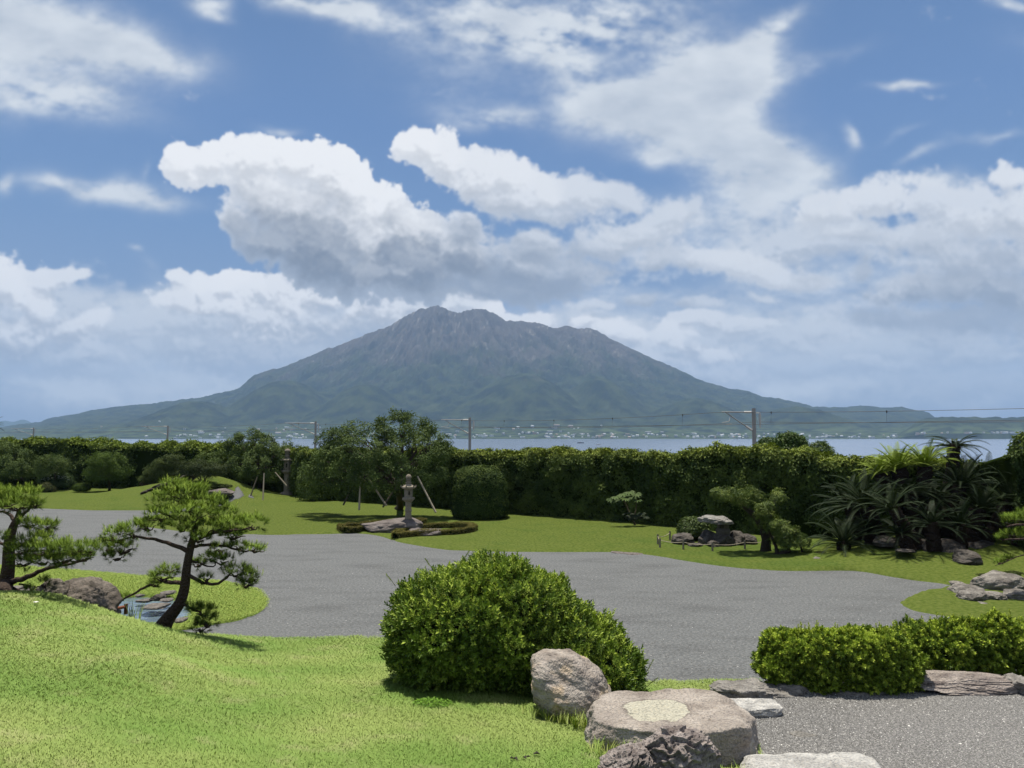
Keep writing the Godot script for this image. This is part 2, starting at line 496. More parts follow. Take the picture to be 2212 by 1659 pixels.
# four mirrored quarters tile without a seam
func quarters(im: Image) -> ImageTexture:
	var n := im.get_width()
	var all := Image.create(n * 2, n * 2, false, im.get_format())
	var r := Rect2i(0, 0, n, n)
	all.blit_rect(im, r, Vector2i(0, 0))
	im.flip_x()
	all.blit_rect(im, r, Vector2i(n, 0))
	im.flip_y()
	all.blit_rect(im, r, Vector2i(n, n))
	im.flip_x()
	all.blit_rect(im, r, Vector2i(0, n))
	return ImageTexture.create_from_image(all)

func speckle(seed: int, size: int, freq: float, octaves: int, stops: Array, grain := 0.0) -> ImageTexture:
	var n := size / 2
	var f := noise(seed, freq, octaves)
	var im := f.get_image(n, n, false, false, true)
	im.convert(Image.FORMAT_L8)
	var from := im.get_data()
	var g := Gradient.new()
	var offs := PackedFloat32Array()
	var cols := PackedColorArray()
	for s in stops:
		offs.push_back(s[0])
		cols.push_back((s[1] as Color).linear_to_srgb())
	g.offsets = offs
	g.colors = cols
	var ramp := PackedByteArray()
	for i in 256:
		var c := g.sample(i / 255.0)
		ramp.append_array([clampi(int(c.r * 255), 0, 255), clampi(int(c.g * 255), 0, 255), clampi(int(c.b * 255), 0, 255)])
	var r := RandomNumberGenerator.new()
	r.seed = seed
	var to := PackedByteArray()
	to.resize(n * n * 3)
	for i in n * n:
		var k := from[i]
		if grain > 0.0: k = clampi(k + int(r.randfn() * grain), 0, 255)
		to[i * 3] = ramp[k * 3]
		to[i * 3 + 1] = ramp[k * 3 + 1]
		to[i * 3 + 2] = ramp[k * 3 + 2]
	return quarters(Image.create_from_data(n, n, false, Image.FORMAT_RGB8, to))

func relief(seed: int, size: int, freq: float, octaves: int) -> ImageTexture:
	var im := noise(seed, freq, octaves).get_image(size / 2, size / 2, false, false, true)
	im.convert(Image.FORMAT_L8)
	return quarters(im)

func wrapped(m: StandardMaterial3D, metres: float) -> StandardMaterial3D:
	m.uv1_triplanar = true
	m.uv1_world_triplanar = true
	m.uv1_scale = Vector3.ONE / metres
	return m

func grey(v: float, warm := 0.0) -> Color: return Color(v * (1.0 + warm), v, v * (1.0 - warm))

func materials() -> void:
	M.tinted = tinted()
	M.land = tinted(1.0, 0.1)
	M.sea = plain(Color(0.13, 0.17, 0.25), 0.2)
	M.sea.heightmap_enabled = true
	M.sea.heightmap_texture = relief(41, 512, 0.02, 4)
	M.sea.heightmap_scale = 9.0
	wrapped(M.sea, 60.0)
	M.house = []
	for c in [Color(1.15, 1.15, 1.15), Color(0.95, 0.97, 1.0), Color(0.7, 0.7, 0.68), Color(0.5, 0.52, 0.55), Color(1.2, 1.2, 1.22), Color(0.8, 0.62, 0.5)]:
		var m := tinted(0.8)
		m.albedo_color = Color(minf(c.r, 1), minf(c.g, 1), minf(c.b, 1)).linear_to_srgb()
		M.house.push_back(m)
	# (materials, continued)
	M.gravel = plain(Color.WHITE, 0.95)
	M.gravel.albedo_texture = speckle(61, 1024, 0.09, 4, [[0.0, Color(0.055, 0.059, 0.062)], [0.35, Color(0.080, 0.086, 0.090)], [0.62, Color(0.104, 0.111, 0.115)], [1.0, Color(0.162, 0.166, 0.166)]], 42.0)
	M.gravel.heightmap_enabled = true
	M.gravel.heightmap_texture = relief(62, 1024, 0.16, 2)
	M.gravel.heightmap_scale = 1.2
	wrapped(M.gravel, 8.0)
	M.gravel.detail_enabled = true
	M.gravel.detail_blend_mode = BaseMaterial3D.BLEND_MODE_MUL
	M.gravel.detail_uv_layer = BaseMaterial3D.DETAIL_UV_2
	M.gravel.uv2_triplanar = true
	M.gravel.uv2_world_triplanar = true
	M.gravel.uv2_scale = Vector3(1.0 / 40.0, 1.0, 1.0 / 14.0)
	M.gravel.detail_albedo = speckle(63, 1024, 0.014, 6, [[0.1, grey(0.76)], [0.42, grey(0.93)], [0.55, grey(1.0)], [1.0, grey(1.05)]])
	M.gravel_near = plain(Color.WHITE, 0.95)
	M.gravel_near.albedo_texture = speckle(64, 1024, 0.16, 3, [[0.0, grey(0.04)], [0.35, grey(0.10)], [0.6, grey(0.15, 0.01)], [1.0, grey(0.32, 0.02)]], 40.0)
	M.gravel_near.heightmap_enabled = true
	M.gravel_near.heightmap_texture = relief(65, 1024, 0.22, 2)
	M.gravel_near.heightmap_scale = 2.0
	wrapped(M.gravel_near, 6.0)
	M.concrete = plain(grey(0.32, 0.02), 0.9)
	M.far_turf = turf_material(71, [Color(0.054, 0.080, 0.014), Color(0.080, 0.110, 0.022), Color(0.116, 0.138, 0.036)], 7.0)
	M.isle_turf = turf_material(72, [Color(0.10, 0.16, 0.03), Color(0.14, 0.20, 0.04), Color(0.20, 0.24, 0.07)], 6.0)
	M.near_turf = turf_material(73, [Color(0.15, 0.21, 0.05), Color(0.19, 0.25, 0.07), Color(0.26, 0.28, 0.12)], 4.0)
	M.grass = leafy(0.6, 0.45, 0.3)
	M.pond = plain(Color(0.10, 0.14, 0.18), 0.03)
	M.pond.metallic_specular = 0.7
	M.pond.heightmap_enabled = true
	M.pond.heightmap_texture = relief(74, 512, 0.02, 3)
	M.pond.heightmap_scale = 1.2
	wrapped(M.pond, 2.5)
	M.leaf = leafy(0.5, 0.45, 0.26)
	M.dull_leaf = leafy(0.65, 0.45, 0.22)
	M.frond = leafy(0.6, 0.3, 0.2)
	M.needle = leafy(0.75, 0.5, 0.15)
	M.bark = tinted(0.95, 0.2)
	M.bark.heightmap_enabled = true
	M.bark.heightmap_texture = relief(75, 512, 0.03, 5)
	M.bark.heightmap_scale = 6.0
	M.bark.uv1_triplanar = true
	M.bark.uv1_scale = Vector3.ONE / 0.9
	M.core = tinted(1.0, 0.0)
	M.stone = stone_material(81, 0.9, 2.2)
	M.far_stone = stone_material(82, 1.4, 3.0)
	M.wood = tinted(0.85, 0.2)
	M.metal = tinted(0.5, 0.5)

func turf_material(seed: int, cols: Array, metres: float) -> StandardMaterial3D:
	var m := tinted(0.95, 0.15)
	m.albedo_texture = speckle(seed, 1024, 0.045, 5, [[0.15, cols[0]], [0.5, cols[1]], [0.85, cols[2]]], 26.0)
	m.heightmap_enabled = true
	m.heightmap_texture = relief(seed + 100, 1024, 0.2, 2)
	m.heightmap_scale = 3.0
	return wrapped(m, metres)

func stone_material(seed: int, metres: float, deep: float) -> StandardMaterial3D:
	var m := tinted(0.92, 0.25)
	m.albedo_texture = speckle(seed, 1024, 0.02, 7, [[0.12, grey(0.55, 0.02)], [0.4, grey(0.86)], [0.55, grey(0.98)], [0.75, Color(1.0, 0.95, 0.88)], [0.95, grey(0.62)]])
	m.heightmap_enabled = true
	m.heightmap_texture = relief(seed + 100, 1024, 0.025, 7)
	m.heightmap_scale = deep
	m.uv1_triplanar = true
	m.uv1_scale = Vector3.ONE / metres
	return m

# ---------------------------------------------------------------- the mountain across the bay
const RIDGE := [-600, 938, -300, 934, -100, 929, 0, 924, 44, 917, 90, 911.5, 109, 903, 142, 898, 172, 893, 196, 886, 234, 881, 273, 876, 327, 872, 382, 864, 436, 857, 469, 849, 502, 844, 518, 835, 543, 813, 571, 801.5, 606, 793, 638, 781, 670, 768, 701, 753, 733, 744, 773, 726, 805, 715, 836, 705, 860, 690, 880, 678, 904, 666, 924, 664, 932, 659.5, 943, 658.5, 955, 662, 971, 668.6, 989, 674.5, 1007, 668, 1027, 666.6, 1047, 667, 1066, 675, 1092, 691, 1118, 691, 1146, 693, 1170, 698, 1197, 708, 1209, 708, 1221, 702, 1237, 705.5, 1257, 709, 1276, 706, 1299, 718, 1324, 733, 1369, 754, 1420, 777, 1460, 794, 1500, 814.6, 1551, 832, 1576, 839, 1616, 844, 1647, 856, 1692, 861, 1757, 878, 1813, 880, 1868, 876.5, 1914, 881, 1949, 878.5, 1964, 883.6, 2004, 890, 2024, 906, 2100, 918, 2300, 925, 2700, 932]
const SHORE := 3740.0
const CREST := 6500.0
var gully := FastNoiseLite.new()
var rough := FastNoiseLite.new()

func bump(x: float, z: float, px: float, py: float, depth: float, wide: float, deep: float) -> float:
	var p := far(px, py, depth)
	var q := Vector2((x - p.x) / wide, (z - p.z) / deep)
	return (p.y - SEA) * exp(-q.length_squared() * 1.4)

func island(px: float, depth: float) -> float:   # height above the sea
	var ridge := far(px, table(RIDGE, px), CREST)
	var top := ridge.y - SEA
	var x := (px - MID.x) / FOCAL * depth
	var u := (depth - SHORE) / (CREST - SHORE)
	var h := 0.0
	if u < 0.0:
		return u * 400.0
	if u <= 1.0:
		var k := clampf((top - 120.0) / 500.0, 0.0, 1.0)
		h = top * (lerpf(0.75, 0.16, k) * u + lerpf(0.25, 0.84, k) * pow(u, 2.1))
	else:
		h = top * maxf(0.0, 1.0 - (u - 1.0) * 1.5)
	# ravines run down from the summit
	var a := atan2(x + 560.0, -(depth - CREST - 700.0))
	var cut := gully.get_noise_2d(a * 900.0, depth * 0.22)
	var inside := clampf(u * 3.0, 0, 1) * clampf((1.02 - u) * 9.0, 0.0, 1.0)
	h += (cut - 0.35) * clampf(h / 900.0, 0.0, 1.0) * 92.0 * inside
	# wooded hills in front of it
	var z := -depth
	var hills := maxf(bump(x, z, 1130, 808, 5100, 560, 700), bump(x, z, 1290, 818, 5200, 420, 600))
	hills = maxf(hills, bump(x, z, 620, 822, 5250, 520, 640))
	hills = maxf(hills, bump(x, z, 790, 832, 5000, 420, 600))
	hills = maxf(hills, bump(x, z, 430, 868, 4900, 420, 600))
	hills = maxf(hills, bump(x, z, 1500, 862, 4900, 420, 600))
	hills = maxf(hills, bump(x, z, 1720, 880, 4800, 420, 500))
	h = maxf(h, hills) + 22.0 * exp(-absf(h - hills) / 60.0) * inside
	# the near headland on the right
	var head := clampf((px - 1905.0) / 110.0, 0.0, 1.0)
	head = head * head * (3.0 - 2.0 * head)
	var hl := 112.0 * head * exp(-pow((depth - 4150.0) / 330.0, 2.0))
	h = maxf(h, hl)
	var wood := clampf(h / 60.0, 0.0, 1.0)
	h += rough.get_noise_2d(x, z) * lerpf(3.0, 10.0, wood) * (0.3 if u > 0.9 and top > 700.0 else 1.0) * wood
	return maxf(h, 1.2 + 5.0 * u)

func mountain() -> void:
	gully = noise(31, 1.0 / 64.0, 5, true)
	rough = noise(32, 1.0 / 90.0, 4)
	var patch := noise(33, 1.0 / 420.0, 5)
	var grit := noise(34, 1.0 / 60.0, 4)
	var m := Mesher.new()
	var cols := []
	var px := -900.0
	while px <= 3100.0:
		cols.push_back(px)
		px += 3.2 if px > -30 and px < 2240 else 40.0
	var rows := []
	for i in 150:
		var t := i / 149.0
		rows.push_back(SHORE - 12.0 + (CREST + 20.0 - SHORE) * (0.35 * t + 0.65 * t * t * (1.6 - 0.6 * t)))
	for i in 14:
		rows.push_back(CREST + 80.0 + i * 140.0)
	var nr := rows.size()
	for cx: float in cols:
		for depth: float in rows:
			var h := island(cx, depth)
			var x := (cx - MID.x) / FOCAL * depth
			var s := smoothstep(400.0, 860.0, h + 240.0 * patch.get_noise_2d(x, depth) + 120.0 * grit.get_noise_2d(x, depth))
			var g := patch.get_noise_2d(x * 2.2, depth * 2.2)
			var wood := Color(0.011, 0.019, 0.013).lerp(Color(0.036, 0.050, 0.024), clampf(0.45 + g * 1.1 + 0.5 * grit.get_noise_2d(x * 1.7, depth * 1.7), 0, 1))
			var field := clampf((95.0 - h) / 50.0, 0.0, 1.0) * smoothstep(-0.05, 0.2, patch.get_noise_2d(x * 3.0 + 700.0, depth * 5.0))
			wood = wood.lerp(Color(0.060, 0.085, 0.038), field * 0.8)
			var a := atan2(x + 560.0, -(depth - CREST - 700.0))
			var streak := gully.get_noise_2d(a * 1500.0, depth * 0.12)
			var rock := Color(0.040, 0.038, 0.036).lerp(Color(0.088, 0.080, 0.073), clampf(0.4 + 0.7 * streak + 0.4 * grit.get_noise_2d(x, depth), 0, 1))
			rock = rock.lerp(Color(0.30, 0.28, 0.26), smoothstep(0.55, 0.85, streak) * smoothstep(0.05, 0.3, patch.get_noise_2d(x * 1.5, depth * 1.5 + 300.0)) * 0.8)
			m.vert(Vector3(x, SEA + h, -depth), Vector3.UP, wood.lerp(rock, s))
	for i in cols.size() - 1:
		for j in nr - 1:
			var a := i * nr + j
			m.tri(a, a + nr, a + nr + 1); m.tri(a, a + nr + 1, a + 1)
	m.soften()
	structure("mountain", m.mesh(), M.land)
	# a pale range far beyond, on the left
	m = Mesher.new()
	for i in 60:
		var q := lerpf(-260.0, 140.0, i / 59.0)
		var top := far(q, 913.0 - 5.0 * sin(q * 0.045) - 3.0 * sin(q * 0.13 + 1.0) + maxf(0.0, q - 60.0) * 0.35, 11000.0)
		var foot := far(q, 940.0, 10300.0)
		m.vert(Vector3(foot.x, SEA - 1.0, foot.z), Vector3.UP, Color(0.03, 0.05, 0.03))
		m.vert(top, Vector3.UP, Color(0.03, 0.05, 0.03))
		m.vert(Vector3(top.x, SEA - 1.0, top.z - 700.0), Vector3.UP, Color(0.03, 0.05, 0.03))
	for i in 59:
		for k in 2:
			var a := i * 3 + k
			m.tri(a, a + 3, a + 4); m.tri(a, a + 4, a + 1)
	m.soften()
	structure("far_hills", m.mesh(), M.land)

func sea() -> void:
	var m := Mesher.new()
	m.flat4(Vector3(-9000, SEA, -60), Vector3(9000, SEA, -60), Vector3(9000, SEA, -12000), Vector3(-9000, SEA, -12000))
	structure("sea", m.mesh(), M.sea)

func town() -> void:
	# a handful of house shapes; each house on the shore is one of them
	var shapes := []
	for s in [[9, 5, 8, 2.0], [12, 6, 9, 2.4], [8, 7, 8, 1.6], [18, 7, 10, 0.4], [26, 6, 11, 1.2], [10, 9, 9, 0.3]]:
		var m := Mesher.new()
		m.tint = Color(0.62, 0.62, 0.60)
		m.box(Vector3(-s[0] / 2.0, -4, -s[2] / 2.0), Vector3(s[0] / 2.0, s[1], s[2] / 2.0))
		m.tint = Color(0.42, 0.45, 0.48)
		var a: float = s[0] / 2.0 + 0.5
		var b: float = s[2] / 2.0 + 0.5
		var y: float = s[1] + 0.02
		var t: float = y + s[3]
		m.flat4(Vector3(-a, y, b), Vector3(a, y, b), Vector3(a, t, 0), Vector3(-a, t, 0))
		m.flat4(Vector3(a, y, -b), Vector3(-a, y, -b), Vector3(-a, t, 0), Vector3(a, t, 0))
		m.flat3(Vector3(a, y, b), Vector3(a, y, -b), Vector3(a, t, 0))
		m.flat3(Vector3(-a, y, -b), Vector3(-a, y, b), Vector3(-a, t, 0))
		shapes.push_back(m.mesh())
	var clusters := [[380, 700, 60, 26.0, 950], [560, 1000, 26, 16.0, 950], [690, 860, 14, 9.0, 948], [1020, 1240, 34, 26.0, 948], [1180, 1560, 66, 12.0, 948], [1500, 1790, 46, 8.0, 948], [1770, 2000, 34, 9.0, 948], [2020, 2212, 24, 3.0, 948], [1200, 1330, 8, 28.0, 948], [200, 380, 5, 40.0, 950]]
	for c in clusters:
		for k in c[2]:
			var px := rf(c[0], c[1])
			var up: float = c[3] * pow(rng.randf(), 1.7)
			# walk inland until the line of sight is that far above the shore
			var depth := SHORE + 12.0
			while depth < 4700.0:
				var hh := island(px, depth)
				var seen := HORIZON + FOCAL * (EYE.y - SEA - hh) / depth
				if seen < c[4] - 1.0 - up: break
				depth += 18.0
			var o := single("town_house", shapes[rng.randi() % shapes.size()] if rng.randf() > 0.35 else shapes[rng.randi() % 3], M.house[rng.randi() % M.house.size()], "small pale house in the shoreside town across the bay", "house", Vector3((px - MID.x) / FOCAL * depth, SEA + island(px, depth), -depth), "houses of the town below the mountain")
			o.rotation.y = rf(-0.5, 0.5)
			var grow := rf(0.75, 1.25)
			o.scale = Vector3(grow, grow, grow)
	# two small boats
	for b in [[1254, 957.5, "dark small boat off the far shore, before the white houses"], [1293, 961.5, "small white boat on the bay, out in the open water"]]:
		var p := on(b[0], b[1], SEA)
		var t := thing("motor_boat", b[2], "boat", p)
		var m := Mesher.new()
		m.tint = Color(0.5, 0.5, 0.5) if b[1] > 960 else Color(0.08, 0.09, 0.11)
		var s := 1.0 if b[1] > 960 else 1.5
		for side in [-1, 1]:
			for i in 6:
				var x0 := lerpf(-5, 5, i / 6.0) * s
				var x1 := lerpf(-5, 5, (i + 1) / 6.0) * s
				var w0 := 1.3 * s * (1.0 - pow(maxf(0, i / 6.0), 3.0))
				var w1 := 1.3 * s * (1.0 - pow((i + 1) / 6.0, 3.0))
				var a0 := p + Vector3(x0, 0, side * w0 * 0.6)
				var b0 := p + Vector3(x1, 0, side * w1 * 0.6)
				var a1 := p + Vector3(x0, 1.2 * s, side * w0)
				var b1 := p + Vector3(x1, (1.2 + 0.06 * i) * s, side * w1)
				if side > 0: m.flat4(a0, b0, b1, a1)
				else: m.flat4(b0, a0, a1, b1)
				if side > 0: m.flat4(a1, b1, b1 * Vector3(1, 1, 0) + Vector3(0, 0, p.z), a1 * Vector3(1, 1, 0) + Vector3(0, 0, p.z))
				else: m.flat4(b1, a1, a1 * Vector3(1, 1, 0) + Vector3(0, 0, p.z), b1 * Vector3(1, 1, 0) + Vector3(0, 0, p.z))
		part("hull", m.mesh(), M.tinted, t)
		m = Mesher.new()
		m.tint = Color(0.7, 0.7, 0.7)
		m.box(p + Vector3(-2.4, 1.2, -0.8) * s, p + Vector3(1.0, 3.0, 0.8) * s)
		part("cabin", m.mesh(), M.tinted, t)

# ---------------------------------------------------------------- the ground of the garden
const NEAR_LAWN := [
	# line of sight and the distance at which it meets the front lawn
	-300, 1265, 13.0, -300, 1400, 9.8, -300, 1659, 6.0, 0, 1281, 12.5, 0, 1340, 11.0, 0, 1400, 9.6, 0, 1520, 7.7, 0, 1659, 6.0, 110, 1302, 12.4, 110, 1400, 9.8,
	200, 1320, 12.3, 200, 1400, 10.0, 200, 1520, 8.0, 200, 1659, 6.2, 280, 1333, 12.6, 345, 1348, 13.0, 345, 1420, 10.6, 345, 1530, 8.4, 345, 1659, 6.5, 400, 1371, 13.6,
	460, 1395, 14.3, 460, 1415, 13.0, 460, 1450, 11.6, 460, 1550, 8.9, 460, 1659, 6.9, 600, 1392, 14.7, 600, 1415, 13.5, 600, 1450, 12.2, 600, 1500, 10.3, 600, 1580, 8.6, 600, 1659, 7.2,
	720, 1388, 14.7, 720, 1418, 13.4, 720, 1440, 12.1, 800, 1388, 14.7, 800, 1430, 13.2, 800, 1442, 12.0, 800, 1500, 10.2, 800, 1580, 8.7, 800, 1659, 7.4,
	1000, 1480, 10.6, 1000, 1560, 9.1, 1000, 1659, 7.6, 950, 1420, 13.2, 1200, 1480, 11.0, 1200, 1560, 9.3, 1200, 1659, 7.8, 1150, 1450, 12.6,
	1400, 1487, 12.2, 1400, 1520, 11.0, 1400, 1600, 9.0, 1400, 1659, 8.0, 1600, 1484, 12.1, 1560, 1540, 10.0, 1600, 1659, 8.3, 1700, 1659, 8.3,
]
var humps := PackedVector3Array()
var near_grid := PackedFloat32Array()
const NG := Vector2i(240, 150)
const NG0 := Vector2(-12.0, -16.0)
const NGS := 0.1

func near_height(x: float, z: float) -> float:
	var sum := 0.0
	var of := 0.0
	for p in humps:
		var q := (x - p.x) * (x - p.x) + (z - p.z) * (z - p.z)
		if q < 25.0:
			var w := exp(-q * 0.85) + 0.002 * exp(-q * 0.16)
			sum += w * p.y; of += w
	return sum / of if of > 1e-9 else 0.9

func near_level(x: float, z: float) -> float:
	return bil(near_grid, NG.x, NG.y, (x - NG0.x) / NGS, (z - NG0.y) / NGS)

func hump(x: float, z: float, px: float, depth: float, high: float, wide: float, deep: float) -> float:
	var q := Vector2((x - (px - MID.x) / FOCAL * depth) / wide, (z + depth) / deep)
	return high * exp(-q.length_squared())

func far_level(x: float, z: float) -> float:
	return 0.06 + hump(x, z, 445, 48.5, 1.4, 3.3, 3.2) + hump(x, z, 330, 50.5, 0.55, 3.2, 2.4) + hump(x, z, 2200, 25.5, 0.55, 5.0, 3.4) + hump(x, z, 1960, 25.5, 0.25, 3.0, 2.6) + 0.03 * fbm.get_noise_2d(x * 30.0, z * 30.0)

func rounded(pts: Array, steps := 5) -> PackedVector2Array:
	var out := PackedVector2Array()
	var n := pts.size()
	for i in n:
		var p0: Vector2 = pts[(i - 1 + n) % n]
		var p1: Vector2 = pts[i]
		var p2: Vector2 = pts[(i + 1) % n]
		var p3: Vector2 = pts[(i + 2) % n]
		for k in steps:
			out.push_back(p1.cubic_interpolate(p2, p0, p3, k / float(steps)))
	return out

func outline(list: Array, h: float) -> Array:
	var out := []
	for i in range(0, list.size(), 2):
		out.push_back(flat2(on(list[i], list[i + 1], h)))
	return out

func edge_of(p: Vector2, poly: PackedVector2Array) -> Vector3:   # nearest point of the outline, and how far inside
	var best := 1e9
	var at := Vector2.ZERO
	var inside := false
	var n := poly.size()
	var a := poly[n - 1]
	for b in poly:
		if (a.y > p.y) != (b.y > p.y) and p.x < (b.x - a.x) * (p.y - a.y) / (b.y - a.y) + a.x:
			inside = not inside
		var ab := b - a
		var t := clampf((p - a).dot(ab) / maxf(ab.length_squared(), 1e-9), 0.0, 1.0)
		var q := a + ab * t
		var d := p.distance_squared_to(q)
		if d < best:
			best = d; at = q
		a = b
	return Vector3(at.x, at.y, sqrt(best) if inside else -sqrt(best))

# a sheet with an uneven turfed rim that stands a few centimetres above the gravel
func sheet(called: String, poly: PackedVector2Array, res: float, level: String, lip: float, mat: Material, pond := PackedVector2Array(), shade := 0) -> MeshInstance3D:
	var lo := poly[0]
	var hi := poly[0]
	for p in poly:
		lo = lo.min(p); hi = hi.max(p)
	lo -= Vector2(res, res)
	var nx := int((hi.x - lo.x) / res) + 3
	var nz := int((hi.y - lo.y) / res) + 3
	var m := Mesher.new()
	var id := PackedInt32Array()
	id.resize(nx * nz)
	id.fill(-1)
	var deep := PackedFloat32Array()
	deep.resize(nx * nz)
	for j in nz:
		for i in nx:
			var p := lo + Vector2(i, j) * res
			var e := edge_of(p, poly)
			deep[j * nx + i] = e.z
			if e.z < -res * 1.6: continue
			var q := p
			var h := 0.0
			if e.z < 0.0:
				q = Vector2(e.x, e.y)
				h = -0.05
			else:
				match level:
					"near": h = near_height(q.x, q.y)
					"far": h = far_level(q.x, q.y)
					"path": h = far_level(q.x, q.y) + 0.02
					"terrace": h = 0.40 + 0.012 * fbm.get_noise_2d(q.x * 8.0, q.y * 8.0)
					_: h = 0.06 + 0.05 * smoothstep(0.0, 1.5, e.z) + 0.02 * fbm.get_noise_2d(q.x * 6.0, q.y * 6.0)
				h = lerpf(-0.04, maxf(h, lip), smoothstep(-0.03, 0.08 if level == "terrace" else lip * 1.6 + 0.02, e.z))
				if pond.size():
					var w := edge_of(q, pond)
					h = lerpf(h, -0.30, smoothstep(-0.12, 0.10, w.z))
			var c := Color(1, 1, 1)
			if shade == 1:
				var g := fbm.get_noise_2d(q.x * 5.0, q.y * 5.0) * 0.8 + fbm.get_noise_2d(q.x * 60.0, q.y * 60.0) * 0.8
				c = Color(0.80, 0.90, 0.85).lerp(Color(1.20, 1.08, 1.1), clampf(0.5 + g, 0, 1))
			id[j * nx + i] = m.vert(Vector3(q.x, h, q.y), Vector3.UP, c)
	for j in nz - 1:
		for i in nx - 1:
			var k := j * nx + i
			if maxf(maxf(deep[k], deep[k + 1]), maxf(deep[k + nx], deep[k + nx + 1])) <= 0.0: continue
			var a := id[k]
			var b := id[k + 1]
			var d := id[k + nx]
			var e := id[k + nx + 1]
			if a >= 0 and d >= 0 and e >= 0: m.tri(a, d, e)
			if a >= 0 and e >= 0 and b >= 0: m.tri(a, e, b)
	m.soften()
	return structure(called, m.mesh(), mat)

const HEDGE_LINE := [-700, 66, -100, 60, 100, 59.5, 300, 57.5, 560, 53, 700, 48, 1000, 41, 1100, 39.1, 1300, 36.1, 1500, 32.9, 1750, 29.6, 1850, 28.6, 1990, 27.4, 2120, 26.2, 2230, 24.0, 2400, 20.5, 2700, 17.0]
var front_lawn := PackedVector2Array()
var terrace := PackedVector2Array()
var pond_edge := PackedVector2Array()

func hedge_point(i: int, back := 0.0) -> Vector2:
	var d: float = HEDGE_LINE[i * 2 + 1]
	var p := Vector2((HEDGE_LINE[i * 2] - MID.x) / FOCAL * d, -d)
	return p + p.normalized() * back

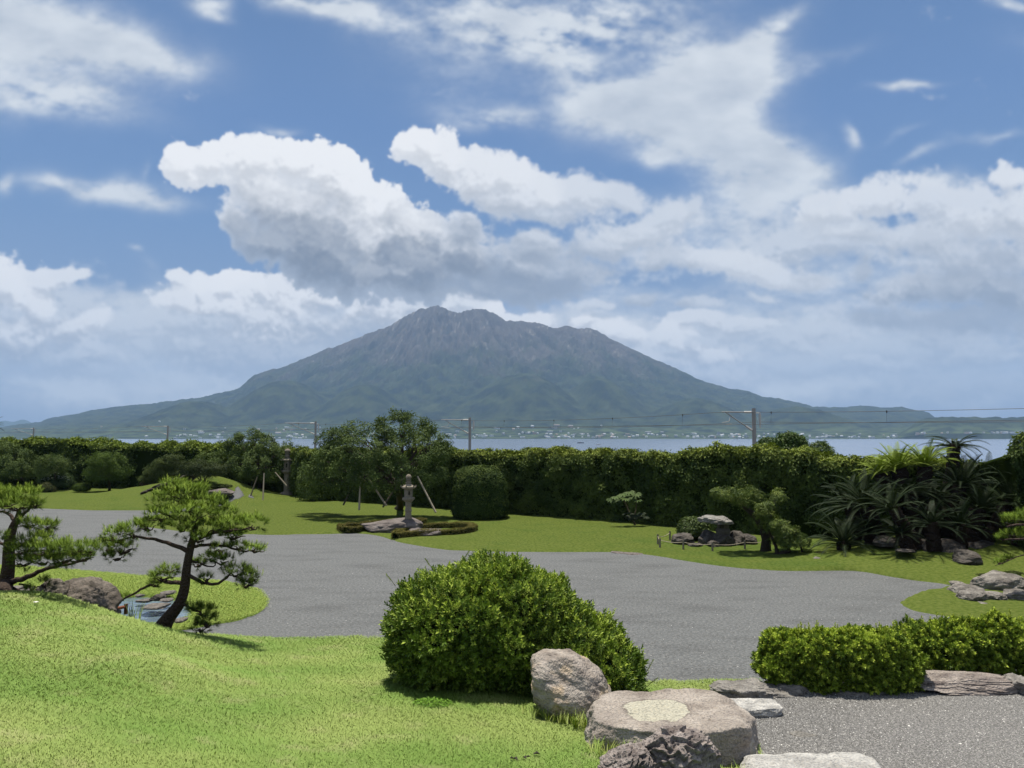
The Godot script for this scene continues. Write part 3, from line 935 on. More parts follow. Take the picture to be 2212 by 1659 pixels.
func ground() -> void:
	for i in range(0, NEAR_LAWN.size(), 3):
		humps.push_back(far(NEAR_LAWN[i], NEAR_LAWN[i + 1], NEAR_LAWN[i + 2]))
	for p in [Vector3(-8, 1.3, -4), Vector3(-4, 1.25, -4), Vector3(-1.5, 1.1, -4.5), Vector3(0, 0.9, -4.5), Vector3(2, 0.6, -4.5), Vector3(-9, 0.2, -15), Vector3(-6.5, 0.15, -14.8), Vector3(-11, 0.6, -14)]:
		humps.push_back(p)
	near_grid.resize(NG.x * NG.y)
	for j in NG.y:
		for i in NG.x:
			near_grid[j * NG.x + i] = near_height(NG0.x + i * NGS, NG0.y + j * NGS)
	# the gravel court, out to the railway and the sea wall
	var land := PackedVector2Array([Vector2(-150, 15), Vector2(110, 15), Vector2(110, -45), Vector2(60, -78), Vector2(10, -116), Vector2(-60, -185), Vector2(-150, -262)])
	var m := Mesher.new()
	var tris := Geometry2D.triangulate_polygon(land)
	for p in land:
		m.vert(Vector3(p.x, 0, p.y), Vector3.UP, Color.WHITE)
	for i in range(0, tris.size(), 3):
		var a := tris[i]
		var b := tris[i + 1]
		var c := tris[i + 2]
		if (land[b] - land[a]).cross(land[c] - land[a]) > 0.0: m.tri(a, c, b)
		else: m.tri(a, b, c)
	structure("gravel_ground", m.mesh(), M.gravel)
	m = Mesher.new()
	for i in range(2, 6):
		var a := land[i]
		var b := land[i + 1]
		m.flat4(Vector3(b.x, -0.01, b.y), Vector3(a.x, -0.01, a.y), Vector3(a.x, SEA - 2, a.y), Vector3(b.x, SEA - 2, b.y))
	structure("sea_wall", m.mesh(), M.concrete)
	# lawns
	var n := HEDGE_LINE.size() / 2
	var rim := [-200, 1089, 90, 1097.5, 200, 1101.5, 319, 1101.5, 350, 1101, 430, 1093, 492, 1085.5, 508, 1084, 500, 1088, 450, 1097, 370, 1108, 310, 1117, 288, 1124, 302, 1134, 360, 1143, 450, 1150, 573, 1154, 640, 1153.5, 700, 1153, 760, 1151, 810, 1155, 870, 1172, 960, 1186, 1060, 1190, 1200, 1192, 1325, 1192, 1390, 1196, 1480, 1210, 1560, 1222, 1700, 1232, 1840, 1231, 1900, 1240, 1980, 1253, 2030, 1258, 2060, 1261, 2045, 1266, 1990, 1275, 1952, 1290, 1939, 1303, 1962, 1315, 2060, 1332, 2212, 1347, 2400, 1365, 2700, 1400, 2900, 1300]
	var pts := outline(rim, 0.03)
	for i in range(n - 1, -1, -1):
		pts.push_back(hedge_point(i, 1.2))
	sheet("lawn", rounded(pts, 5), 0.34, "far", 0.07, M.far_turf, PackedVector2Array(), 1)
	pts = []
	for q in [[490, 1090, 0.0], [500, 1081, 0.1], [512, 1073, 0.2], [524, 1066, 0.45], [534, 1060, 0.7], [552, 1060, 0.7], [546, 1067, 0.45], [538, 1074, 0.25], [528, 1082, 0.1], [515, 1088, 0.0]]:
		pts.push_back(flat2(on(q[0], q[1], q[2])))
	sheet("garden_path", rounded(pts, 4), 0.14, "path", 0.02, M.gravel)
	pond_edge = rounded(outline([20, 1278, 60, 1282, 150, 1290, 240, 1295, 300, 1292, 370, 1298, 398, 1316, 406, 1332, 388, 1341, 340, 1350, 200, 1346, 60, 1312], 0.02), 4)
	var isle := rounded(outline([-200, 1213, 0, 1220, 149, 1230, 327, 1245, 420, 1250, 500, 1258, 560, 1274, 579, 1297, 567, 1319, 518, 1338, 472, 1346, 400, 1359, 330, 1367, 0, 1370, -200, 1370], 0.03), 5)
	sheet("lawn", isle, 0.16, "isle", 0.07, M.isle_turf, pond_edge, 1)
	m = Mesher.new()
	var ctr := Vector2.ZERO
	for p in pond_edge: ctr += p / pond_edge.size()
	var k := m.vert(Vector3(ctr.x, 0.02, ctr.y), Vector3.UP, Color.WHITE)
	for p in pond_edge:
		var q := ctr + (p - ctr) * 1.12
		m.vert(Vector3(q.x, 0.02, q.y), Vector3.UP, Color.WHITE)
	for i in pond_edge.size():
		var a := k + 1 + i
		var b := k + 1 + (i + 1) % pond_edge.size()
		if (pond_edge[i] - ctr).cross(pond_edge[(i + 1) % pond_edge.size()] - ctr) > 0.0: m.tri(k, b, a)
		else: m.tri(k, a, b)
	structure("pond_water", m.mesh(), M.pond)
	pts = outline([-350, 1377, 0, 1379, 250, 1383, 400, 1393, 453, 1397, 603, 1392, 696, 1388, 808, 1388, 950, 1401, 1150, 1442, 1290, 1476, 1400, 1489, 1440, 1486, 1600, 1484, 1640, 1490], 0.02)
	pts.append_array(outline([1585, 1512, 1570, 1560, 1625, 1625, 1660, 1680, 1700, 1760], 0.4))
	pts.append_array([Vector2(2.3, -3.0), Vector2(-4, -2.6), Vector2(-10.5, -3.0), Vector2(-11.5, -10.0)])
	front_lawn = rounded(pts, 5)
	sheet("front_lawn", front_lawn, 0.11, "near", 0.06, M.near_turf, PackedVector2Array(), 1)
	pts = outline([1540, 1525, 1600, 1497, 1690, 1491, 1960, 1487, 2212, 1474, 2500, 1474, 2900, 1500], 0.4)
	pts.append_array([Vector2(9, -3), Vector2(2.4, -3.0)])
	pts.append_array(outline([1600, 1700, 1545, 1600], 0.4))
	terrace = rounded(pts, 4)
	sheet("gravel_terrace", terrace, 0.12, "terrace", 0.4, M.gravel_near)

func seen(p: Vector3) -> bool:
	var d := look.inverse() * (p - EYE)
	if d.z > -0.2: return false
	var u := MID.x + FOCAL * d.x / -d.z
	var v := MID.y - FOCAL * d.y / -d.z
	return u > -160 and u < 2372 and v < 1760

func turf() -> void:
	# blades of the near lawn, thinning out where they get too small to see
	var blade := Mesher.new()
	var r := RandomNumberGenerator.new()
	r.seed = 77
	for k in 20:
		var a := r.randf() * TAU
		var at := Vector3(cos(a), 0, sin(a)) * sqrt(r.randf()) * 0.055
		var b := r.randf() * TAU
		var lean := Vector3(cos(b), 0, sin(b)) * r.randf_range(0.006, 0.020)
		var tall := r.randf_range(0.010, 0.022)
		var w := Vector3(-sin(b), 0, cos(b)) * 0.0019
		blade.tint = Color(1, 1, 1) * r.randf_range(0.85, 1.12)
		blade.flat4(at - w, at + w, at + w * 0.8 + lean * 0.4 + Vector3.UP * tall * 0.6, at - w * 0.8 + lean * 0.4 + Vector3.UP * tall * 0.6)
		blade.flat3(at - w * 0.8 + lean * 0.4 + Vector3.UP * tall * 0.6, at + w * 0.8 + lean * 0.4 + Vector3.UP * tall * 0.6, at + lean + Vector3.UP * tall * 0.95)
	for k in blade.n.size():
		blade.n[k] = (blade.n[k] * 0.12 + Vector3.UP * 0.9).normalized()
	var where := []
	var tints := PackedColorArray()
	var patch := noise(51, 0.35, 4)
	var dry := noise(52, 1.3, 4)
	r.seed = 78
	var tries := 0
	while where.size() < 110000 and tries < 700000:
		tries += 1
		var depth := lerpf(5.2, 15.2, pow(r.randf(), 1.35))
		var x := (r.randf_range(-60, 1720) - MID.x) / FOCAL * depth
		var p := Vector2(x, -depth)
		if edge_of(p, front_lawn).z < 0.01 if depth > 11.5 or x > 0.5 else false: continue
		var y := near_level(x, -depth)
		if depth > 12.8 and y < 0.0: continue
		var s := r.randf_range(0.75, 1.3) * (1.0 + 0.35 * patch.get_noise_2d(x * 3.0, depth * 3.0)) * (1.0 + 0.03 * depth)
		where.push_back(Transform3D(Basis(Vector3.UP, r.randf() * TAU).scaled(Vector3(s, s * 0.95, s)), Vector3(x, y - 0.004, -depth)))
		var g := clampf(0.5 + patch.get_noise_2d(x, depth) * 1.1 + r.randf_range(-0.22, 0.22), 0, 1)
		var c := Color(0.135, 0.232, 0.040).lerp(Color(0.225, 0.295, 0.078), g)
		c = c.lerp(Color(0.34, 0.32, 0.17), smoothstep(0.12, 0.6, dry.get_noise_2d(x, depth) + 0.35 * patch.get_noise_2d(x * 1.3 + 40.0, depth)) * r.randf_range(0.0, 0.6))
		tints.push_back(c)
	var o := scatter("grass", blade.mesh(), M.grass, where, tints)
	tag(o, "short yellow-green grass blades of the mounded front lawn", "grass")
	# ragged rims of the other lawns
	where = []
	tints = PackedColorArray()
	for poly in [pond_rim()]:
		for p: Vector3 in poly:
			var s := r.randf_range(0.8, 1.7)
			where.push_back(Transform3D(Basis(Vector3.UP, r.randf() * TAU).scaled(Vector3(s, s, s)), p))
			tints.push_back(Color(0.13, 0.21, 0.03).lerp(Color(0.24, 0.30, 0.06), r.randf()))
	o = scatter("grass", blade.mesh(), M.grass, where, tints)
	tag(o, "grass blades on the flat lawn round the pond", "grass")
	# loose stones of the gravel terrace
	var chip := Mesher.new()
	r.seed = 90
	var hull := []
	for k in 6:
		var d: Vector3 = [Vector3.UP, Vector3.DOWN, Vector3.LEFT, Vector3.RIGHT, Vector3.FORWARD, Vector3.BACK][k]
		hull.push_back(d * r.randf_range(0.7, 1.1) * Vector3(1, 0.62, 0.85) * 0.0085)
	for a in [2, 3]:
		for b in [4, 5]:
			for c in [0, 1]:
				var nn: Vector3 = (hull[b] - hull[a]).cross(hull[c] - hull[a])
				if nn.dot(hull[a] + hull[b] + hull[c]) > 0: chip.flat3(hull[a], hull[b], hull[c])
				else: chip.flat3(hull[a], hull[c], hull[b])
	for k in chip.n.size(): chip.n[k] = (chip.n[k] * 0.6 + Vector3.UP * 0.6).normalized()
	where = []
	tints = PackedColorArray()
	tries = 0
	while where.size() < 44000 and tries < 200000:
		tries += 1
		var depth := lerpf(7.6, 11.6, pow(r.randf(), 1.2))
		var x := (r.randf_range(1540, 2260) - MID.x) / FOCAL * depth
		if edge_of(Vector2(x, -depth), terrace).z < 0.03: continue
		var s := r.randf_range(0.7, 1.6)
		if r.randf() < 0.012: s *= 1.9
		where.push_back(Transform3D(Basis.from_euler(Vector3(r.randf_range(-0.5, 0.5), r.randf() * TAU, r.randf_range(-0.5, 0.5))).scaled(Vector3(s, s, s)), Vector3(x, 0.402 + 0.003 * r.randf(), -depth)))
		var v := 0.07 + 0.36 * r.randf() * r.randf() if r.randf() > 0.015 else 0.6
		tints.push_back(Color(v * 1.01, v, v * 0.97))
	o = scatter("gravel", chip.mesh(), M.tinted, where, tints)
	tag(o, "loose grey gravel chips on the raised terrace", "gravel")
	where = []
	tints = PackedColorArray()
	for k in 42000:
		var depth := lerpf(12.2, 24.0, pow(r.randf(), 1.5))
		var x := (r.randf_range(560, 2240) - MID.x) / FOCAL * depth
		var s := r.randf_range(0.8, 1.9)
		where.push_back(Transform3D(Basis.from_euler(Vector3(0.2, r.randf() * TAU, 0.2)).scaled(Vector3(s, s, s)), Vector3(x, 0.001, -depth)))
		var v := 0.06 + 0.24 * r.randf() * r.randf() if r.randf() > 0.006 else 0.5
		tints.push_back(Color(v, v, v * 0.99))
	o = scatter("gravel", chip.mesh(), M.tinted, where, tints)
	tag(o, "loose grey gravel chips of the wide court", "gravel")

func pond_rim() -> Array:
	var out := []
	var r := RandomNumberGenerator.new()
	r.seed = 81
	var isle := rounded(outline([-200, 1213, 0, 1220, 149, 1230, 327, 1245, 420, 1250, 500, 1258, 560, 1274, 579, 1297, 567, 1319, 518, 1338, 472, 1346, 400, 1359, 330, 1367, 0, 1370, -200, 1370], 0.03), 4)
	for k in 26000:
		var px := r.randf_range(-20, 585)
		var py := r.randf_range(1218, 1362)
		var p := on(px, py, 0.09)
		var e := edge_of(flat2(p), isle)
		if e.z < 0.02 or edge_of(flat2(p), pond_edge).z > -0.06: continue
		p.y = 0.06 + 0.05 * smoothstep(0.0, 1.5, e.z) - 0.005
		if e.z < 0.12: p.y = 0.05
		out.push_back(p)
	return out

# ---------------------------------------------------------------- leaves and how they grow
func leaf_into(m: Mesher, at: Vector3, along: Vector3, up: Vector3, long: float, wide: float, fold := 0.25) -> void:
	var side := along.cross(up).normalized() * wide * 0.5
	var u := side.cross(along).normalized()
	var mid := at + along * long * 0.52
	var tip := at + along * long - u * long * 0.08
	var a := mid + side + u * wide * fold
	var b := mid - side + u * wide * fold
	var k := m.v.size()
	var n1 := (u - side.normalized() * fold * 1.2).normalized()
	var n2 := (u + side.normalized() * fold * 1.2).normalized()
	m.vert(at, n1, m.tint); m.vert(tip, n1, m.tint); m.vert(a, n1, m.tint)
	m.vert(at, n2, m.tint); m.vert(b, n2, m.tint); m.vert(tip, n2, m.tint)
	if (tip - at).cross(a - at).dot(n1) > 0: m.tri(k, k + 1, k + 2)
	else: m.tri(k, k + 2, k + 1)
	if (b - at).cross(tip - at).dot(n2) > 0: m.tri(k + 3, k + 4, k + 5)
	else: m.tri(k + 3, k + 5, k + 4)

# a shoot with whorls of small oval leaves
func shoot(seed: int, leaves: int, long: float, wide: float, stem: float, spread := 0.9) -> ArrayMesh:
	var r := RandomNumberGenerator.new()
	r.seed = seed
	var m := Mesher.new()
	for k in leaves:
		var t := (k + 0.5) / leaves
		var a := k * 2.4 + r.randf_range(-0.4, 0.4)
		var tilt := lerpf(1.25, 0.45, t) * spread + r.randf_range(-0.2, 0.2)
		var d := Vector3(cos(a) * sin(tilt), cos(tilt), sin(a) * sin(tilt))
		m.tint = Color.WHITE * lerpf(0.82, 1.12, t) * r.randf_range(0.88, 1.1)
		var s := r.randf_range(0.75, 1.15)
		leaf_into(m, Vector3(0, stem * t, 0), d, (Vector3.UP - d * d.y + Vector3(0.01, 0, 0)).normalized(), long * s, wide * s)
	return m.mesh()

# a flat spray, as of a broad-leaved tree: leaves to both sides of a twig
func spray(seed: int, leaves: int, long: float, wide: float, span: float) -> ArrayMesh:
	var r := RandomNumberGenerator.new()
	r.seed = seed
	var m := Mesher.new()
	for k in leaves:
		var at := Vector3(r.randf_range(-1, 1), r.randf_range(-0.35, 0.35), r.randf_range(-1, 1)) * span
		var a := r.randf() * TAU
		var d := Vector3(cos(a), r.randf_range(-0.55, 0.25), sin(a)).normalized()
		m.tint = Color.WHITE * r.randf_range(0.8, 1.15)
		var up := (Vector3.UP + Vector3(r.randf_range(-0.6, 0.6), 0, r.randf_range(-0.6, 0.6))).normalized()
		leaf_into(m, at, d, up, long * r.randf_range(0.7, 1.15), wide * r.randf_range(0.8, 1.1))
	return m.mesh()

func needle_tuft(seed: int, needles: int, long: float, candle: bool) -> ArrayMesh:
	var r := RandomNumberGenerator.new()
	r.seed = seed
	var m := Mesher.new()
	for k in needles:
		var t := r.randf()
		var a := r.randf() * TAU
		var tilt := lerpf(1.25, 0.25, t) + r.randf_range(-0.12, 0.12)
		if candle: tilt = lerpf(0.75, 0.15, t)
		var at := Vector3.UP * (0.10 if candle else 0.055) * t
		var d := Vector3(cos(a) * sin(tilt), cos(tilt), sin(a) * sin(tilt))
		var w := d.cross(Vector3(sin(a * 3.0), cos(a), sin(a * 1.7)).normalized()).normalized() * 0.0021
		var l := long * r.randf_range(0.8, 1.1) * (0.62 if candle else 1.0)
		var nn := (d * 0.35 + Vector3.UP * 0.9).normalized()
		var c := Color.WHITE * r.randf_range(0.75, 1.15)
		var i := m.v.size()
		m.vert(at - w, nn, c); m.vert(at + w, nn, c); m.vert(at + d * l, nn, c)
		m.tri(i, i + 1, i + 2)
	return m.mesh()

func ell(px: float, py: float, depth: float, rx: float, ry: float, rz: float, power := 2.0) -> Array:
	var c := far(px, py, depth)
	return [c, Vector3(rx * depth / FOCAL, ry * depth / FOCAL, rz), power]

func inside_of(p: Vector3, b: Array) -> float:
	var d: Vector3 = (p - b[0]) / b[1]
	var e: float = b[2]
	return pow(pow(absf(d.x), e) + pow(absf(d.y), e) + pow(absf(d.z), e), 1.0 / e)

# places over the skin of a heap of rounded bodies
func skin(bodies: Array, count: int, seed: int, o: Dictionary) -> Array:
	var r := RandomNumberGenerator.new()
	r.seed = seed
	var lump := noise(seed, o.get("lump", 1.2), 3)
	var rough: float = o.get("rough", 0.12)
	var shell: float = o.get("shell", 0.18)
	var floor_: float = o.get("floor", -99.0)
	var size: Vector2 = o.get("size", Vector2(0.8, 1.3))
	var up: float = o.get("up", 0.35)
	var messy: float = o.get("messy", 0.45)
	var under: float = o.get("under", 1.0)     # share kept on downward faces
	var gap: float = o.get("gap", -9.0)
	var dark: Color = o.get("dark", Color(0.02, 0.05, 0.01))
	var light: Color = o.get("light", Color(0.08, 0.14, 0.02))
	var third: Color = o.get("third", light)
	var hue := noise(seed + 1, o.get("patch", 0.9), 3)
	var area := 0.0
	var sums := []
	for b in bodies:
		var s: Vector3 = b[1]
		area += pow((pow(s.x * s.y, 1.6) + pow(s.x * s.z, 1.6) + pow(s.y * s.z, 1.6)) / 3.0, 0.625)
		sums.push_back(area)
	var where := []
	var tints := PackedColorArray()
	var tries := 0
	while where.size() < count and tries < count * 5:
		tries += 1
		var pick := r.randf() * area
		var bi := 0
		while sums[bi] < pick and bi < sums.size() - 1: bi += 1
		var b: Array = bodies[bi]
		var d := Vector3(r.randfn(), r.randfn(), r.randfn()).normalized()
		if d.y < 0.0 and r.randf() > under: continue
		var e: float = b[2]
		if e > 2.0:
			var k := pow(pow(absf(d.x), e) + pow(absf(d.y), e) + pow(absf(d.z), e), -1.0 / e)
			d *= k
		var at: Vector3 = b[0] + d * b[1]
		var nl := lump.get_noise_3dv(at)
		if nl < gap: continue
		var out := Vector3(signf(d.x) * pow(absf(d.x), e - 1.0) / b[1].x, signf(d.y) * pow(absf(d.y), e - 1.0) / b[1].y, signf(d.z) * pow(absf(d.z), e - 1.0) / b[1].z).normalized()
		var depth := shell * r.randf() * r.randf()
		at += out * (rough * nl * 2.0 - depth)
		if at.y < floor_: continue
		var hidden := false
		for bj in bodies.size():
			if bj != bi and inside_of(at, bodies[bj]) < 0.82:
				hidden = true
				break
		if hidden: continue
		var axis := (out + Vector3.UP * up + Vector3(r.randf_range(-1, 1), r.randf_range(-1, 1), r.randf_range(-1, 1)) * messy).normalized()
		var side := axis.cross(Vector3(r.randf_range(-1, 1), r.randf_range(-1, 1), r.randf_range(-1, 1))).normalized()
		var s := r.randf_range(size.x, size.y)
		where.push_back(Transform3D(Basis(side, axis, side.cross(axis)).scaled(Vector3(s, s, s)), at))
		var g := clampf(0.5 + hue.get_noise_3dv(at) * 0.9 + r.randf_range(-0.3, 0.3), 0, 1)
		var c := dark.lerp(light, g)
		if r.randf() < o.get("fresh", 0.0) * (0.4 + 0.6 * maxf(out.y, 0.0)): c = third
		tints.push_back(c)
	return [where, tints]

# a dark mass of twigs and inner leaves that fills a body
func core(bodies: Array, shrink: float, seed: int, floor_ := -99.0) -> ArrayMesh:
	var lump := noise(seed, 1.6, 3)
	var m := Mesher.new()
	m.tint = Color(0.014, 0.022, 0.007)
	for b in bodies:
		var first := m.v.size()
		var e: float = b[2]
		for i in 9:
			for j in 14:
				var a := PI * i / 8.0
				var t := TAU * j / 14.0
				var d := Vector3(sin(a) * cos(t), cos(a), sin(a) * sin(t))
				if e > 2.0: d *= pow(pow(absf(d.x), e) + pow(absf(d.y), e) + pow(absf(d.z), e), -1.0 / e)
				var p: Vector3 = b[0] + d * b[1] * shrink * (1.0 + 0.25 * lump.get_noise_3dv(b[0] + d * b[1]))
				p.y = maxf(p.y, floor_)
				m.vert(p, d, m.tint)
		for i in 8:
			for j in 14:
				var k := first + i * 14 + j
				var l := first + i * 14 + (j + 1) % 14
				m.tri(k, l, l + 14)
				m.tri(k, l + 14, k + 14)
	return m.mesh()

func bush(called: String, label: String, category: String, bodies: Array, shape: Mesh, mat: Material, count: int, seed: int, o: Dictionary, shrink := 0.8, group := "") -> Node3D:
	var base: Vector3 = bodies[0][0]
	base.y = o.get("floor", bodies[0][0].y - bodies[0][1].y)
	var t := thing(called, label, category, base, group)
	var s := skin(bodies, count, seed, o)
	scatter("foliage", shape, mat, s[0], s[1], t)
	if shrink > 0.0: part("twigs", core(bodies, shrink, seed, o.get("floor", -99.0)), M.core, t)
	return t

func wander(a: Vector3, b: Vector3, n: int, sway: float, seed: int, lift := 0.0) -> Array:
	var r := RandomNumberGenerator.new()
	r.seed = seed
	var pts := []
	for i in n + 1:
		var t := i / float(n)
		var p := a.lerp(b, t) + Vector3.UP * lift * sin(t * PI)
		if i > 0 and i < n: p += Vector3(r.randf_range(-1, 1), r.randf_range(-1, 1), r.randf_range(-1, 1)) * sway
		pts.push_back(p)
	return pts

func taper(n: int, a: float, b: float) -> Array:
	var out := []
	for i in n: out.push_back(lerpf(a, b, i / float(n - 1)))
	return out

# a broad-leaved tree: trunk, a limb to each cloud of the crown, leaves through the clouds
func tree(called: String, label: String, foot: Vector3, fork: Vector3, girth: float, bodies: Array, shape: Mesh, mat: Material, count: int, seed: int, o: Dictionary, bark := Color(0.075, 0.062, 0.05), category := "tree") -> Node3D:
	var t := thing(called, label, category, foot)
	var m := Mesher.new()
	m.tint = bark
	m.tube([foot - Vector3.UP * 0.1] + wander(foot, fork, 5, girth * 0.5, seed), [girth * 1.7, girth * 1.25, girth, girth * 0.95, girth * 0.9, girth * 0.85, girth * 0.8], 9, fbm, 0.12)
	part("trunk", m.mesh(), M.bark, t)
	for i in bodies.size():
		m = Mesher.new()
		m.tint = bark
		var to: Vector3 = bodies[i][0]
		m.tube(wander(fork, to, 5, girth * 0.8, seed + i, 0.12), taper(6, girth * 0.55, girth * 0.12), 6)
		for k in 3:
			var tip: Vector3 = to + Vector3(rf(-0.75, 0.75), rf(-0.3, 0.7), rf(-0.75, 0.75)) * bodies[i][1]
			m.tube(wander(fork.lerp(to, rf(0.5, 0.9)), tip, 3, girth * 0.3, seed + i * 7 + k), taper(4, girth * 0.2, girth * 0.05), 4)
		part("limb", m.mesh(), M.bark, t)
	var s := skin(bodies, count, seed, o)
	scatter("crown", shape, mat, s[0], s[1], t)
	return t

# a clipped row along a line on the ground
func clipped(called: String, label: String, line: Array, wide: float, tops: Array, shape: Mesh, mat: Material, per_m2: float, seed: int, o: Dictionary, floor_y := 0.0) -> Node3D:
	var t := thing(called, label, "hedge", Vector3(line[0].x, floor_y, line[0].y))
	var r := RandomNumberGenerator.new()
	r.seed = seed
	var lump := noise(seed, o.get("lump", 0.5), 4)
	var hue := noise(seed + 1, o.get("patch", 0.35), 4)
	var dark: Color = o.dark
	var light: Color = o.light
	var topc: Color = o.get("top", light)
	var rough: float = o.get("rough", 0.15)
	var size: Vector2 = o.size
	var foot: float = o.get("foot", 0.0)
	var where := []
	var tints := PackedColorArray()
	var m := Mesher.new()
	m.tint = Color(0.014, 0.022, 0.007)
	var n := line.size()
	for i in n:
		var d: Vector2 = (line[mini(i + 1, n - 1)] - line[maxi(i - 1, 0)]).normalized()
		var side := Vector2(-d.y, d.x)
		var h: float = tops[i]
		var w := wide * 0.5 - minf(0.16, wide * 0.25)
		for q in [[-w, floor_y + foot], [-w, floor_y + h - minf(0.3, h * 0.3)], [-w * 0.7, floor_y + h - minf(0.14, h * 0.2)], [w * 0.7, floor_y + h - minf(0.14, h * 0.2)], [w, floor_y + h - minf(0.3, h * 0.3)], [w, floor_y + foot]]:
			var p: Vector2 = line[i] + side * q[0]
			m.vert(Vector3(p.x, q[1], p.y), Vector3.UP, m.tint)
	for i in n - 1:
		for k in 5:
			var a := i * 6 + k
			m.tri(a, a + 1, a + 7); m.tri(a, a + 7, a + 6)
	m.soften()
	part("twigs", m.mesh(), M.core, t)
	for i in n - 1:
		var a: Vector2 = line[i]
		var b: Vector2 = line[i + 1]
		var d := (b - a).normalized()
		var side := Vector2(-d.y, d.x)
		if o.get("loop", false) == false and side.dot(-a) < 0.0: side = -side      # towards the eye
		var h0: float = tops[i]
		var h1: float = tops[i + 1]
		var around: float = h0 + wide + h0 * o.get("back", 0.25)
		var count := int((b - a).length() * around * per_m2)
		for k in count:
			var s := r.randf()
			var h := lerpf(h0, h1, s)
			var u: float = r.randf() * around
			var across := wide * 0.5
			var y := u
			var out := Vector3(side.x, 0.15, side.y)
			var is_top := 0.0
			if u > h0 and u < h0 + wide:
				across = wide * 0.5 - (u - h0)
				y = h
				out = Vector3(0, 1, 0)
				is_top = 1.0
			elif u >= h0 + wide:
				across = -wide * 0.5
				y = r.randf() * h
				out = Vector3(-side.x, 0.15, -side.y)
			else:
				y = u / h0 * h
				if y < foot: continue
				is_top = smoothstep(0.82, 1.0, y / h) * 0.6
			# shoulders are rounded off
			var c := minf(h * 0.25, wide * 0.22)
			if y > h - c and absf(across) > wide * 0.5 - c:
				var e := Vector2(absf(across) - (wide * 0.5 - c), y - (h - c))
				if e.length() > c:
					e = e.normalized() * c
					across = signf(across) * (wide * 0.5 - c + e.x)
					y = h - c + e.y
				out = (Vector3(side.x, 0, side.y) * signf(across) * e.x + Vector3.UP * e.y).normalized()
			var p := a.lerp(b, s) + side * across
			var at := Vector3(p.x, floor_y + y, p.y)
			at += out.normalized() * (lump.get_noise_3dv(at) * rough * 2.0 - r.randf() * r.randf() * o.get("shell", 0.16))
			var axis: Vector3 = (out + Vector3.UP * 0.35 + Vector3(r.randf_range(-1, 1), r.randf_range(-1, 1), r.randf_range(-1, 1)) * o.get("messy", 0.6)).normalized()
			var sd: Vector3 = axis.cross(Vector3(r.randf_range(-1, 1), r.randf_range(-1, 1), r.randf_range(-1, 1))).normalized()
			var z := r.randf_range(size.x, size.y)
			where.push_back(Transform3D(Basis(sd, axis, sd.cross(axis)).scaled(Vector3(z, z, z)), at))
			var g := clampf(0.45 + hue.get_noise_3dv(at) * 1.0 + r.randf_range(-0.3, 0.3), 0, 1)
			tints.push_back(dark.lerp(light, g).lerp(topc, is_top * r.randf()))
	scatter("foliage", shape, mat, where, tints, t)
	return t

